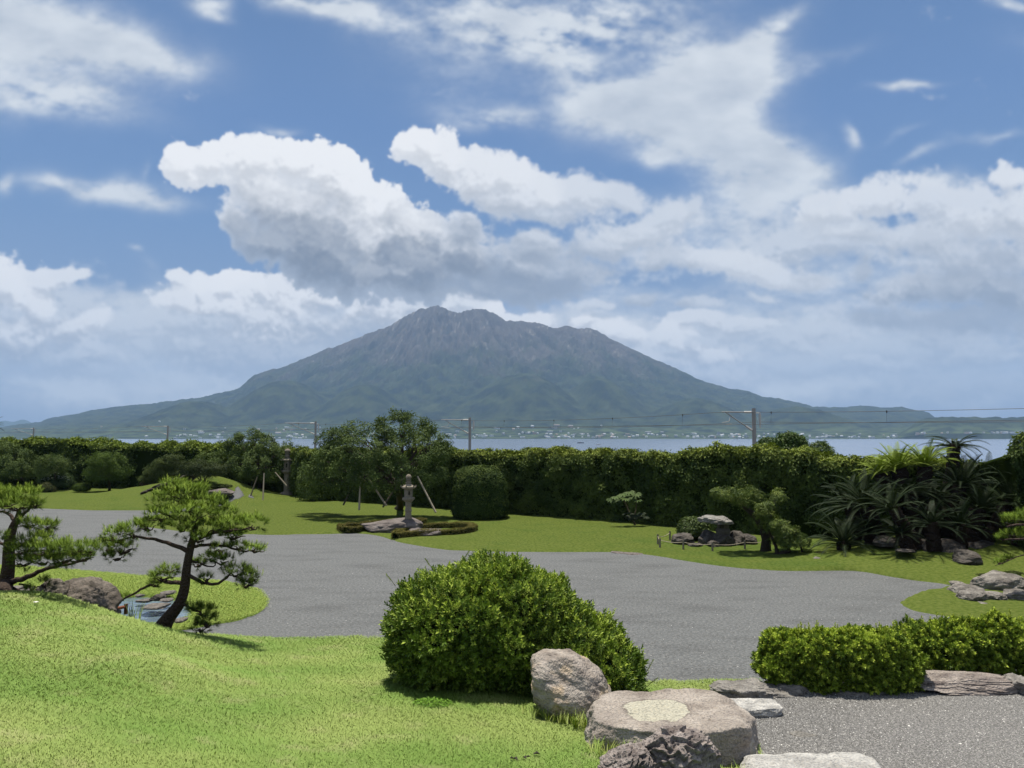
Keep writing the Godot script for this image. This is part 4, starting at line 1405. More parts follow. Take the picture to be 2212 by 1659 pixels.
# ---------------------------------------------------------------- stones
func rock_mesh(size: Vector3, seed: int, o: Dictionary = {}) -> ArrayMesh:
	var r := RandomNumberGenerator.new()
	r.seed = seed
	var n: int = o.get("res", 14)
	var scale := (size.x + size.y + size.z) / 3.0
	var big := noise(seed, 0.9, 3)
	var grain := noise(seed + 1, 3.2, 4)
	var crack := noise(seed + 2, 1.5, 3, true)
	var hue := noise(seed + 3, 1.3, 4)
	var rough: float = o.get("rough", 0.10)
	var split: float = o.get("crack", 0.03)
	var layer: float = o.get("layer", 0.0)     # bedding that weathers into ledges
	var tilt: Vector3 = o.get("bed", Vector3(0.2, 1, 0)).normalized()
	var cuts := []
	for k in o.get("cuts", 7):
		cuts.push_back([Vector3(r.randfn(), r.randfn() * 0.8 + 0.15, r.randfn()).normalized(), r.randf_range(o.get("cut_from", 0.62), 0.95)])
	for c in o.get("planes", []): cuts.push_back([(c[0] as Vector3).normalized(), c[1]])
	var a: Color = o.get("dark", Color(0.10, 0.088, 0.078))
	var b: Color = o.get("light", Color(0.22, 0.195, 0.17))
	var stain: Color = o.get("stain", a)
	var m := Mesher.new()
	var ids := {}
	var quads := []
	for f in 6:
		for i in n:
			for j in n:
				var q := []
				for c in [[0, 0], [1, 0], [1, 1], [0, 1]]:
					var s: int = (i + c[0]) * 2 - n
					var t: int = (j + c[1]) * 2 - n
					var key := Vector3i.ZERO
					match f:
						0: key = Vector3i(n, t, -s)
						1: key = Vector3i(-n, t, s)
						2: key = Vector3i(s, n, -t)
						3: key = Vector3i(s, -n, t)
						4: key = Vector3i(s, t, n)
						5: key = Vector3i(-s, t, -n)
					if not ids.has(key):
						var k := Vector3(key) / n
						var d := Vector3(tan(k.x * 0.785), tan(k.y * 0.785), tan(k.z * 0.785)).normalized()
						var e: float = o.get("power", 2.3)
						var rad := pow(pow(absf(d.x), e) + pow(absf(d.y), e) + pow(absf(d.z), e), -1.0 / e)
						for cut in cuts:
							var along := d.dot(cut[0])
							if along > 0.05:
								var lim: float = cut[1] / along
								# a rounded arris where the cut meets the rest
								var h := clampf(0.5 + 0.5 * (lim - rad) / 0.10, 0.0, 1.0)
								rad = lerpf(lim, rad, h) - 0.10 * h * (1.0 - h) * 0.5
						rad *= 1.0 + rough * 1.6 * big.get_noise_3dv(d * 1.4) + rough * 0.5 * grain.get_noise_3dv(d * 1.2)
						var cr := crack.get_noise_3dv(d * 0.9)
						rad -= split * smoothstep(0.72, 0.95, cr)
						if layer > 0.0:
							var y: float = d.dot(tilt) * rad * o.get("beds", 9.0) + 1.2 * big.get_noise_3dv(d * 2.0)
							var saw: float = y - floorf(y)
							rad *= 1.0 - layer * (saw if saw < 0.8 else (1.0 - saw) * 4.0) * (0.6 + 0.8 * absf(grain.get_noise_3dv(d * 2.0)))
						var g := clampf(0.5 + 0.8 * hue.get_noise_3dv(d * 1.3) + 0.35 * grain.get_noise_3dv(d * 2.2), 0, 1)
						var col := a.lerp(b, g)
						col = col.lerp(stain, smoothstep(0.05, 0.4, hue.get_noise_3dv(d * 0.9 + Vector3(7, 0, 0))) * 0.8)
						col = col.lerp(a * 0.6, smoothstep(0.75, 0.95, cr) * 0.7)
						if o.has("patch"):      # a face that was cut flat and is still pale
							var pt: Array = o.patch
							var qv := d * rad
							var away := Vector2((qv.x - pt[0]) / pt[2], (qv.z - pt[1]) / pt[3]).length() + 0.16 * grain.get_noise_3dv(d * 0.9)
							if qv.y > 0.2 and away < 1.0: col = (pt[4] as Color) * (0.93 + 0.12 * grain.get_noise_3dv(d * 6.0))
							elif qv.y > 0.2 and away < 1.07: col = col * 0.7
						ids[key] = m.vert(d * rad * size, d, col)
					q.push_back(ids[key])
				m.tri(q[0], q[1], q[2]); m.tri(q[0], q[2], q[3])
	m.soften()
	return m.mesh()

# a stone whose outline in the measuring grid has this middle, half width and half height
func rock(label: String, px: float, py: float, depth: float, rx: float, ry: float, rz: float, seed: int, o: Dictionary = {}, called := "rock", category := "rock", group := "") -> MeshInstance3D:
	var c := far(px, py, depth)
	var s := Vector3(rx * depth / FOCAL, ry * depth / FOCAL, rz)
	var mesh := rock_mesh(s, seed, o)
	var t := single(called, mesh, M.stone if depth < 20.0 else M.far_stone, label, category, c, group)
	t.rotation = Vector3(o.get("pitch", 0.0), o.get("yaw", 0.0), o.get("roll", 0.0))
	return t

# ---------------------------------------------------------------- the plants
func hedges() -> void:
	var tops := [-700, 951, -100, 954, 60, 954, 130, 953, 175, 952, 215, 957, 240, 961, 290, 961, 325, 958, 350, 957, 385, 963, 430, 965, 480, 967, 560, 970, 620, 972, 700, 975, 960, 975.5, 1100, 978, 1180, 977, 1250, 974.5, 1320, 973, 1350, 975, 1400, 982, 1440, 985, 1475, 979, 1500, 973.5, 1560, 969, 1600, 971, 1640, 970, 1700, 972, 1750, 975, 1790, 988, 1820, 992, 1880, 994, 1940, 993, 1990, 998, 2080, 1004, 2120, 1000, 2160, 986, 2212, 970, 2260, 960, 2400, 955, 2700, 950]
	var line := []
	var high := []
	var px := -420.0
	while px < 2640.0:
		var d := table(HEDGE_LINE, px)
		var p := Vector2((px - MID.x) / FOCAL * d, -d)
		line.push_back(p + p.normalized() * 0.85)
		var top := far(px, table(tops, px), d + 0.5)
		high.push_back(top.y)
		px += 12.0
	var cut := 0
	while line[cut].x / -line[cut].y * FOCAL + MID.x < 560.0: cut += 1
	var cut2 := cut
	while line[cut2].x / -line[cut2].y * FOCAL + MID.x < 2090.0: cut2 += 1
	var o := {"dark": Color(0.034, 0.060, 0.015), "light": Color(0.100, 0.138, 0.030), "top": Color(0.24, 0.29, 0.045), "size": Vector2(0.7, 1.6), "rough": 0.24, "lump": 0.8, "messy": 0.8, "shell": 0.36, "patch": 0.7}  # the lighter top tint puts the sunlit highlight into the leaf colour
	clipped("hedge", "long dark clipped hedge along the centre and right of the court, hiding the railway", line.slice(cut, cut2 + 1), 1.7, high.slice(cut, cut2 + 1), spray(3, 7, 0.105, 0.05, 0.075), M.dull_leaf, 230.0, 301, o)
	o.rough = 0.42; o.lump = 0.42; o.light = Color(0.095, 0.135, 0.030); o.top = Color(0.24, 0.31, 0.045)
	clipped("hedge", "hummocky dark hedge behind the small trees on the left, its top tinted light green as if sunlit", line.slice(0, cut + 1), 2.0, high.slice(0, cut + 1), spray(4, 7, 0.13, 0.06, 0.10), M.dull_leaf, 130.0, 302, o)
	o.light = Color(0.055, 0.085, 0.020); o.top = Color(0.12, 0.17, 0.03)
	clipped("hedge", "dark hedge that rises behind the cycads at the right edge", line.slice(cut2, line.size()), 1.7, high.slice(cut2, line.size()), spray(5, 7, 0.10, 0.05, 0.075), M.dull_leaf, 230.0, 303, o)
	# stray shoots on top of the long hedge
	var k := 0
	for s in [[1145, 976, 14], [1275, 975, 10], [1180, 977, 12], [1430, 982, 14], [1325, 974, 10], [1540, 969, 12], [1905, 993, 16], [1360, 976, 8]]:
		var d := table(HEDGE_LINE, s[0]) + 0.5
		var p := far(s[0], s[1], d)
		var m := Mesher.new()
		m.tint = Color(0.09, 0.10, 0.05)
		var where := []
		var tints := PackedColorArray()
		for q in 3:
			var tip := p + Vector3(rf(-0.25, 0.25), s[2] * d / FOCAL * rf(0.7, 1.1), rf(-0.1, 0.1))
			m.tube(wander(p - Vector3.UP * 0.2, tip, 3, 0.03, k * 5 + q), taper(4, 0.012, 0.004), 4)
			for l in 4:
				where.push_back(Transform3D(Basis(Vector3.UP, rf(0, TAU)).scaled(Vector3.ONE * 0.6), p.lerp(tip, rf(0.4, 1.0))))
				tints.push_back(Color(0.10, 0.15, 0.03))
		var t := thing("stray_shoot", "thin stray shoots standing up from the top of the long hedge", "shoot", p, "stray shoots on the hedge")
		part("stem", m.mesh(), M.bark, t)
		scatter("foliage", spray(8, 3, 0.08, 0.04, 0.05), M.dull_leaf, where, tints, t)
		k += 1
	# the clipped dome before it
	var d := 37.2
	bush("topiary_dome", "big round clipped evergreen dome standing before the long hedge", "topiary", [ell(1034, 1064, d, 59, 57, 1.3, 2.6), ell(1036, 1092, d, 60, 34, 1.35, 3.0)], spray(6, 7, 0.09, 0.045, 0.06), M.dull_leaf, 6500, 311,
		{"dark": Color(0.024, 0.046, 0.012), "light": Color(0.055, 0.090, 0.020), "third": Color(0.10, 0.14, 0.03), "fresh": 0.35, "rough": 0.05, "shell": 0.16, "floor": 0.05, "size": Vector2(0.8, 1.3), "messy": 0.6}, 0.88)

func box_bushes() -> void:
	var sprig := shoot(2, 11, 0.050, 0.020, 0.085)
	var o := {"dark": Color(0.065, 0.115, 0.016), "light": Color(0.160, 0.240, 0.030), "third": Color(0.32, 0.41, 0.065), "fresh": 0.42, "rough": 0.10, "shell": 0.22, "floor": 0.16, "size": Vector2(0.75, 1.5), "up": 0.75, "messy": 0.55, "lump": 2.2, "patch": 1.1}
	var bodies := [ell(1000, 1352, 11.3, 146, 104, 1.2, 2.3), ell(1090, 1348, 11.4, 140, 110, 1.25, 2.2), ell(1195, 1414, 11.3, 112, 100, 1.1, 2.2), ell(1295, 1460, 11.1, 80, 80, 0.85, 2.2), ell(918, 1370, 11.2, 68, 84, 0.85, 2.5), ell(1010, 1408, 11.0, 136, 56, 0.8, 2.4), ell(1345, 1484, 10.9, 40, 42, 0.45, 2.2), ell(905, 1300, 11.3, 34, 30, 0.4, 2.0), ell(1065, 1246, 11.4, 80, 30, 0.6, 2.0), ell(1180, 1304, 11.3, 56, 36, 0.6, 2.0), ell(1290, 1376, 11.2, 34, 30, 0.4, 2.0)]
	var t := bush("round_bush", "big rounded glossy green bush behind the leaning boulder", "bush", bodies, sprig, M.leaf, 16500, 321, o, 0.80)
	# long shoots that escaped the shears
	var where := []
	var tints := PackedColorArray()
	var m := Mesher.new()
	m.tint = Color(0.10, 0.11, 0.05)
	for s in [[848, 1258, 838, 1245], [848, 1330, 834, 1320], [1050, 1218, 1048, 1200], [1395, 1455, 1408, 1432], [930, 1225, 922, 1212], [1000, 1210, 1010, 1196], [1110, 1224, 1118, 1210], [850, 1400, 832, 1392], [880, 1275, 866, 1262], [1400, 1480, 1416, 1468]]:
		var a := far(s[0], s[1], 11.2)
		var b := far(s[2], s[3], 11.2)
		a = a.lerp(b, -0.6)
		m.tube(wander(a, b, 3, 0.01, int(s[0])), taper(4, 0.005, 0.002), 4)
		for k in 5:
			var q := a.lerp(b, 0.45 + 0.14 * k)
			where.push_back(Transform3D(Basis.looking_at((b - a).normalized(), Vector3.RIGHT) * Basis(Vector3.RIGHT, -PI / 2) * Basis(Vector3.UP, rf(0, TAU)) * Basis().scaled(Vector3.ONE * 0.7), q))
			tints.push_back(Color(0.16, 0.22, 0.03))
	part("long_shoot", m.mesh(), M.bark, t)
	scatter("foliage", shoot(9, 5, 0.045, 0.018, 0.05), M.leaf, where, tints, t)
	# the clipped row on the terrace, in two lengths
	var rows := [[[ell(1712, 1430, 11.45, 68, 50, 0.38, 2.8), ell(1800, 1432, 11.4, 84, 56, 0.42, 3.2), ell(1900, 1436, 11.35, 70, 60, 0.42, 2.8), ell(1740, 1400, 11.4, 40, 24, 0.3, 2.2), ell(1850, 1396, 11.4, 50, 22, 0.3, 2.2), ell(1930, 1410, 11.3, 34, 32, 0.3, 2.2)], "low clipped hedge with yellow-green tips on the raised terrace, nearer length", 6200],
		[[ell(2010, 1408, 12.0, 62, 50, 0.40, 2.8), ell(2105, 1408, 12.0, 78, 48, 0.40, 3.2), ell(2215, 1408, 12.0, 80, 52, 0.40, 3.2), ell(2060, 1378, 12.0, 50, 26, 0.3, 2.2), ell(2160, 1374, 12.0, 44, 28, 0.3, 2.2), ell(2330, 1404, 12.0, 80, 58, 0.40, 3.6)], "low clipped hedge behind the long edging rock at the right border", 6800]]
	var big := shoot(12, 11, 0.054, 0.025, 0.070)
	for i in 2:
		var p := {"dark": Color(0.070, 0.120, 0.015), "light": Color(0.19, 0.27, 0.030), "third": Color(0.36, 0.45, 0.06), "fresh": 0.55, "rough": 0.085, "shell": 0.20, "floor": 0.405, "size": Vector2(0.75, 1.3), "up": 0.7, "messy": 0.55, "lump": 2.0, "patch": 1.4}
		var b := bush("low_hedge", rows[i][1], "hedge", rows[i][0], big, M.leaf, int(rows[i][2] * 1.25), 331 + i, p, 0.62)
		m = Mesher.new()
		m.tint = Color(0.05, 0.042, 0.03)
		for k in 26:
			var e: Array = rows[i][0][k % rows[i][0].size()]
			var x: float = e[0].x + rf(-0.9, 0.9) * e[1].x
			var z: float = e[0].z + rf(-0.3, 0.3)
			m.tube(wander(Vector3(x, 0.38, z), Vector3(x + rf(-0.15, 0.15), e[0].y, z + rf(-0.1, 0.1)), 3, 0.02, k), taper(4, 0.014, 0.008), 5)
		part("stems", m.mesh(), M.bark, b)
		where = []
		tints = PackedColorArray()
		for e: Array in rows[i][0]:
			for k in 4:
				var q: Vector3 = e[0] + Vector3(rf(-0.9, 0.9) * e[1].x, e[1].y * rf(0.95, 1.12), rf(-0.2, 0.2))
				for l in 4:
					where.push_back(Transform3D(Basis(Vector3.UP, rf(0, TAU)).scaled(Vector3.ONE * 0.75), q + Vector3.UP * 0.035 * l))
					tints.push_back(Color(0.26, 0.32, 0.035))
		scatter("foliage", shoot(13, 6, 0.045, 0.02, 0.05), M.leaf, where, tints, b)

func pad(px: float, py: float, depth: float, rx: float, ry: float, rz := -1.0) -> Array:
	return ell(px, py, depth, rx, ry, rx * depth / FOCAL * 0.8 if rz < 0 else rz)

# a garden pine: crooked trunk, limbs, and cushions of needles
func pine(called: String, label: String, trunk: Array, girth: Array, limbs: Array, pads: Array, seed: int, dense := 1.0) -> Node3D:
	var foot: Vector3 = trunk[0]
	var t := thing(called, label, "pine tree", foot)
	var m := Mesher.new()
	m.tint = Color(0.060, 0.047, 0.038)
	var pts := []
	var rad := []
	for i in trunk.size() - 1:
		for k in 4:
			var a: Vector3 = trunk[maxi(i - 1, 0)]
			var d: Vector3 = trunk[mini(i + 2, trunk.size() - 1)]
			pts.push_back((trunk[i] as Vector3).cubic_interpolate(trunk[i + 1], a, d, k / 4.0))
			rad.push_back(lerpf(girth[i], girth[i + 1], k / 4.0))
	pts.push_back(trunk[-1]); rad.push_back(girth[-1])
	pts.push_front(foot + Vector3(foot.x - trunk[1].x, -0.45, 0.0) * Vector3(1.2, 1, 1)); rad.push_front(girth[0] * 1.25)
	m.tube(pts, rad, 12, fbm, 0.35)
	part("trunk", m.mesh(), M.bark, t)
	for l in limbs:
		m = Mesher.new()
		m.tint = Color(0.060, 0.047, 0.038)
		var q := []
		var way: Array = l[0]
		for i in way.size() - 1:
			for k in 4:
				q.push_back((way[i] as Vector3).cubic_interpolate(way[i + 1], way[maxi(i - 1, 0)], way[mini(i + 2, way.size() - 1)], k / 4.0) + Vector3(rf(-1, 1), rf(-1, 1), rf(-1, 1)) * 0.012)
		q.push_back(way[-1])
		m.tube(q, taper(q.size(), l[1], l[2]), 8, fbm, 0.4)
		part("limb", m.mesh(), M.bark, t)
	var tips := [[], []]
	var tints := [PackedColorArray(), PackedColorArray()]
	m = Mesher.new()
	m.tint = Color(0.055, 0.043, 0.034)
	var r := RandomNumberGenerator.new()
	r.seed = seed
	for p in pads:
		var c: Vector3 = p[0]
		var s: Vector3 = p[1] * Vector3(0.92, 0.80, 0.92)
		# a fan of twigs under each cushion, the tufts at their ends
		var heart := c - Vector3.UP * s.y * 0.75
		for k in 7:
			var e := c + Vector3(r.randf_range(-0.8, 0.8), r.randf_range(-0.6, 0.1), r.randf_range(-0.8, 0.8)) * s
			m.tube(wander(heart, e, 3, 0.02, seed + k), taper(4, 0.016, 0.006), 5)
		var count := int((s.x * s.z + s.x * s.y) * 480.0 * dense) + 12
		for k in count:
			var d := Vector3(r.randfn(), r.randfn(), r.randfn()).normalized()
			if d.y < -0.25 and r.randf() < 0.75: d.y = -d.y
			var deep := 1.0 - 0.55 * r.randf() * r.randf()
			var at := c + d * s * deep * r.randf_range(0.9, 1.08)
			var axis := (d * Vector3(0.6, 0.25, 0.6) + Vector3.UP * (0.75 if d.y > -0.2 else -0.05) + Vector3(r.randf_range(-1, 1), 0, r.randf_range(-1, 1)) * 0.25).normalized()
			var kind := 1 if d.y > 0.15 and deep > 0.9 and r.randf() < 0.5 else 0
			if kind == 1: axis = (axis + Vector3.UP * 1.6).normalized()
			var sd := axis.cross(Vector3(r.randf_range(-1, 1), 0.1, r.randf_range(-1, 1))).normalized()
			var z := r.randf_range(0.75, 1.15)
			tips[kind].push_back(Transform3D(Basis(sd, axis, sd.cross(axis)).scaled(Vector3(z, z, z)), at))
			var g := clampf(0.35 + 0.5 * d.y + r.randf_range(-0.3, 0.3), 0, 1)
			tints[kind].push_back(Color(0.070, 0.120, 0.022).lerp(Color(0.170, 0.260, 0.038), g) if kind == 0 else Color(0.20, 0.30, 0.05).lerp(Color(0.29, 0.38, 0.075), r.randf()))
	part("twigs", m.mesh(), M.bark, t)
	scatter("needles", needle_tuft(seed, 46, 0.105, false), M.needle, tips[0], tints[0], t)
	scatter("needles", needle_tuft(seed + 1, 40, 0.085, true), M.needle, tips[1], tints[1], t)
	return t

func pines() -> void:
	var d := 14.1
	var a := func(px, py, dd := 0.0): return far(px, py, d + dd)
	# the one that leans out over the pond
	pine("pine_tree", "crooked garden pine leaning from the crest of the front lawn beside the pond",
		[far(352, 1354, 14.1), a.call(366, 1333), a.call(388, 1303), a.call(399, 1268), a.call(403, 1230), a.call(410, 1190), a.call(420, 1150), a.call(418, 1118), a.call(405, 1090)],
		[0.18, 0.14, 0.115, 0.10, 0.088, 0.08, 0.07, 0.055, 0.035],
		[[[a.call(408, 1192), a.call(385, 1180, 0.1), a.call(352, 1170, 0.2), a.call(318, 1162, 0.2), a.call(290, 1158, 0.2)], 0.055, 0.022],
		[[a.call(415, 1168), a.call(440, 1160, -0.1), a.call(470, 1150, -0.2), a.call(510, 1146, -0.2), a.call(545, 1140, -0.2)], 0.045, 0.016],
		[[a.call(412, 1182), a.call(440, 1178, 0.1), a.call(480, 1178, 0.2), a.call(520, 1190, 0.2), a.call(550, 1190, 0.2)], 0.040, 0.012],
		[[a.call(402, 1240), a.call(430, 1255, -0.1), a.call(465, 1262, -0.2), a.call(490, 1248, -0.2), a.call(505, 1228, -0.2)], 0.045, 0.014],
		[[a.call(388, 1300), a.call(408, 1312, -0.1), a.call(430, 1322, -0.2), a.call(445, 1335, -0.2)], 0.04, 0.014],
		[[a.call(398, 1258), a.call(370, 1258, 0.3), a.call(345, 1255, 0.5), a.call(322, 1264, 0.6), a.call(296, 1278, 0.7), a.call(262, 1296, 0.8)], 0.05, 0.018],
		[[a.call(405, 1212), a.call(430, 1215, 0.1), a.call(455, 1225, 0.2), a.call(470, 1214, 0.2)], 0.03, 0.01],
		[[a.call(418, 1130), a.call(390, 1120, 0.1), a.call(360, 1112, 0.2), a.call(340, 1105, 0.2)], 0.04, 0.014],
		[[a.call(418, 1120), a.call(440, 1105, 0.2), a.call(460, 1095, 0.3)], 0.03, 0.012]],
		[pad(395, 1068, d, 48, 24), pad(360, 1085, d + 0.1, 42, 26), pad(440, 1088, d + 0.1, 52, 26), pad(352, 1112, d - 0.2, 36, 22), pad(415, 1112, d - 0.3, 58, 26), pad(470, 1112, d, 46, 24), pad(390, 1138, d - 0.3, 36, 18), pad(438, 1142, d - 0.2, 54, 22), pad(495, 1136, d - 0.2, 40, 20), pad(545, 1132, d - 0.2, 32, 20), pad(500, 1155, d, 34, 14), pad(375, 1050, d + 0.2, 30, 14), pad(420, 1060, d + 0.2, 34, 16), pad(430, 1164, d - 0.3, 30, 12),
		pad(320, 1134, d + 0.1, 34, 20), pad(288, 1148, d + 0.2, 38, 22), pad(252, 1158, d + 0.2, 36, 22), pad(232, 1180, d + 0.3, 28, 20), pad(262, 1186, d + 0.2, 34, 18), pad(250, 1203, d + 0.3, 22, 12),
		pad(552, 1188, d + 0.2, 28, 9), pad(516, 1182, d + 0.2, 20, 8), pad(478, 1188, d + 0.2, 26, 12), pad(500, 1160, d + 0.2, 26, 10), pad(455, 1206, d + 0.2, 24, 10), pad(425, 1218, d + 0.2, 22, 10), pad(480, 1212, d, 28, 12),
		pad(510, 1236, d - 0.2, 34, 16), pad(542, 1248, d - 0.2, 26, 16), pad(530, 1262, d - 0.2, 26, 12), pad(445, 1250, d - 0.2, 14, 8), pad(350, 1246, d + 0.4, 30, 12), pad(362, 1232, d + 0.4, 22, 10), pad(335, 1262, d + 0.5, 16, 7),
		pad(438, 1322, d - 0.2, 28, 16), pad(446, 1342, d - 0.2, 26, 20), pad(432, 1358, d - 0.2, 20, 12), pad(418, 1312, d - 0.2, 16, 9), pad(262, 1292, d + 0.8, 14, 8)], 401)
	d = 13.5
	pine("pine_tree", "gnarled garden pine at the left edge with flat cushions of needles",
		[far(2, 1284, 13.5), a.call(12, 1262), a.call(18, 1225), a.call(19, 1190), a.call(22, 1160), a.call(30, 1135), a.call(38, 1118), a.call(42, 1100)],
		[0.19, 0.15, 0.125, 0.11, 0.095, 0.075, 0.055, 0.035],
		[[[a.call(12, 1260), a.call(32, 1255, -0.1), a.call(60, 1246, -0.2), a.call(90, 1232, -0.2), a.call(130, 1222, -0.2), a.call(175, 1212, -0.2)], 0.075, 0.022],
		[[a.call(18, 1268), a.call(38, 1276, -0.1), a.call(60, 1288, 0.1), a.call(85, 1302, 0.2), a.call(110, 1308, 0.3)], 0.055, 0.02],
		[[a.call(40, 1262, -0.2), a.call(60, 1264, -0.2), a.call(78, 1268, -0.2), a.call(92, 1266, -0.2)], 0.02, 0.008],
		[[a.call(22, 1185), a.call(45, 1178, 0.1), a.call(70, 1165, 0.2), a.call(85, 1150, 0.2)], 0.045, 0.016],
		[[a.call(20, 1200), a.call(42, 1196, 0.2), a.call(70, 1190, 0.3), a.call(100, 1190, 0.3)], 0.035, 0.014],
		[[a.call(34, 1128), a.call(48, 1112, -0.1), a.call(62, 1100, -0.1), a.call(70, 1088, -0.1)], 0.045, 0.016],
		[[a.call(34, 1128), a.call(20, 1112, 0.1), a.call(6, 1106, 0.1), a.call(-14, 1104, 0.1)], 0.04, 0.016],
		[[a.call(18, 1180), a.call(0, 1172, 0.1), a.call(-24, 1168, 0.1)], 0.04, 0.016]],
		[pad(30, 1072, d, 44, 20), pad(64, 1074, d - 0.1, 28, 22), pad(8, 1082, d, 34, 20), pad(40, 1094, d - 0.2, 40, 14), pad(-20, 1070, d, 30, 24), pad(74, 1090, d - 0.1, 18, 12),
		pad(62, 1132, d + 0.2, 22, 12), pad(88, 1140, d + 0.2, 28, 14), pad(104, 1138, d + 0.2, 20, 12),
		pad(80, 1170, d - 0.1, 46, 18), pad(62, 1190, d - 0.2, 44, 20), pad(105, 1190, d - 0.3, 48, 22), pad(150, 1186, d - 0.3, 46, 20), pad(190, 1188, d - 0.3, 34, 18), pad(130, 1208, d - 0.3, 50, 14), pad(90, 1212, d - 0.2, 42, 14), pad(178, 1206, d - 0.2, 30, 10), pad(50, 1215, d - 0.1, 28, 12), pad(-20, 1165, d, 34, 18),
		pad(62, 1278, d - 0.2, 8, 10), pad(94, 1262, d - 0.2, 10, 12), pad(100, 1302, d + 0.3, 30, 10), pad(82, 1296, d + 0.2, 18, 8)], 402)
	# a branch that reaches in from a pine beyond the right edge
	d = 19.0
	pine("pine_tree", "pine branch reaching in at the right edge above the lawn, its trunk out of view",
		[far(2320, 1262, d), a.call(2315, 1220), a.call(2322, 1170), a.call(2310, 1120)], [0.16, 0.13, 0.10, 0.05],
		[[[a.call(2318, 1160), a.call(2270, 1140), a.call(2225, 1132), a.call(2175, 1138)], 0.05, 0.014],
		[[a.call(2316, 1190), a.call(2270, 1176), a.call(2225, 1166), a.call(2170, 1166)], 0.045, 0.012],
		[[a.call(2318, 1225), a.call(2260, 1208), a.call(2210, 1200), a.call(2150, 1222)], 0.02, 0.005]],
		[pad(2196, 1122, d, 30, 8), pad(2230, 1112, d, 34, 12), pad(2180, 1130, d, 14, 6), pad(2192, 1156, d, 30, 7), pad(2232, 1152, d, 34, 10), pad(2165, 1164, d, 12, 5), pad(2280, 1110, d, 40, 16), pad(2300, 1085, d, 40, 18), pad(2290, 1150, d, 36, 12), pad(2160, 1216, d, 10, 3), pad(2178, 1208, d, 10, 3)], 403, 1.3)

func frond_mesh(seed: int, long: float, droop: float, vee: float) -> ArrayMesh:
	var r := RandomNumberGenerator.new()
	r.seed = seed
	var m := Mesher.new()
	var p := Vector3.ZERO
	var n := 34
	var pts := []
	for i in n + 1:
		var t := i / float(n)
		var a := 0.1 + droop * t * t + 0.25 * t
		var dir := Vector3(sin(a), cos(a), 0)
		pts.push_back(p)
		p += dir * long / n
		if i > 2:
			var l := long * 0.145 * pow(sin(PI * clampf(0.12 + 0.86 * t, 0, 1)), 0.6)
			var up := Vector3(-cos(a), sin(a), 0)
			for s in [-1, 1]:
				var d := (Vector3(0, 0, s) * cos(vee) + up * sin(vee) + dir * (0.45 + 0.7 * t)).normalized()
				var w := dir * 0.0075 * long
				var at: Vector3 = pts[-1]
				m.tint = Color.WHITE * r.randf_range(0.85, 1.12)
				var nn := (up * 0.85 + d.cross(w).normalized() * 0.2).normalized()
				var k := m.v.size()
				m.vert(at - w, nn, m.tint); m.vert(at + w, nn, m.tint); m.vert(at + d * l * 0.7 + w * 0.8, nn, m.tint); m.vert(at + d * l - up * l * 0.10, nn, m.tint)
				if (m.v[k + 1] - m.v[k]).cross(m.v[k + 3] - m.v[k]).dot(nn) > 0:
					m.tri(k, k + 1, k + 2); m.tri(k, k + 2, k + 3)
				else:
					m.tri(k, k + 2, k + 1); m.tri(k, k + 3, k + 2)
	m.tint = Color(1.3, 1.2, 0.9)
	m.tube(pts, taper(pts.size(), 0.012 * long, 0.003 * long), 4)
	return m.mesh()

var fronds := []
func cycad(label: String, foot: Vector3, head: Vector3, girth: float, count: int, long: float, upright: float, tint: int, seed: int) -> Node3D:
	var r := RandomNumberGenerator.new()
	r.seed = seed
	if fronds.is_empty():
		for k in 4: fronds.push_back(frond_mesh(40 + k, 1.0, 0.35 + 0.22 * k, 0.45))
	var t := thing("cycad", label, "cycad", foot, "")
	var m := Mesher.new()
	m.tint = Color(0.032, 0.027, 0.022)
	girth *= 0.62
	var way := wander(foot, head, 14, girth * 0.12, seed)
	# scars of the old leaf bases ring the trunk
	var pts := []
	var rad := []
	for i in way.size() - 1:
		for k in 3:
			pts.push_back((way[i] as Vector3).lerp(way[i + 1], k / 3.0))
			rad.push_back(girth * (1.08 if k == 0 else 0.92 if k == 1 else 1.0) * lerpf(1.12, 0.92, i / 14.0))
	pts.push_back(head); rad.push_back(girth * 0.8)
	m.tube(pts, rad, 11, fbm, 0.6)
	part("trunk", m.mesh(), M.bark, t)
	var lean := (head - foot).normalized()
	for k in count:
		var s := k / float(count)
		var tilt := lerpf(0.12 + maxf(0.0, 0.2 - upright) * 3.0, 1.75 - upright, pow(s, 0.8)) + r.randf_range(-0.12, 0.12)
		var turn := k * 2.39996 + r.randf_range(-0.2, 0.2)
		var o := MeshInstance3D.new()
		o.name = "frond"
		o.mesh = fronds[r.randi() % 4]
		var mats: Array = M.fronds
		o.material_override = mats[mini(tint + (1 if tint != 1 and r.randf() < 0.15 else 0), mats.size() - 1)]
		t.add_child(o, true)
		var z := long * r.randf_range(0.85, 1.1)
		var b := Basis(Vector3.UP, turn) * Basis(Vector3.FORWARD, tilt)
		if lean.y < 0.98: b = Basis(Vector3.UP.cross(lean).normalized(), Vector3.UP.angle_to(lean) * 0.5) * b
		o.transform = Transform3D(b.scaled(Vector3(z, z, z)), head - foot - Vector3.UP * 0.05)
	return t

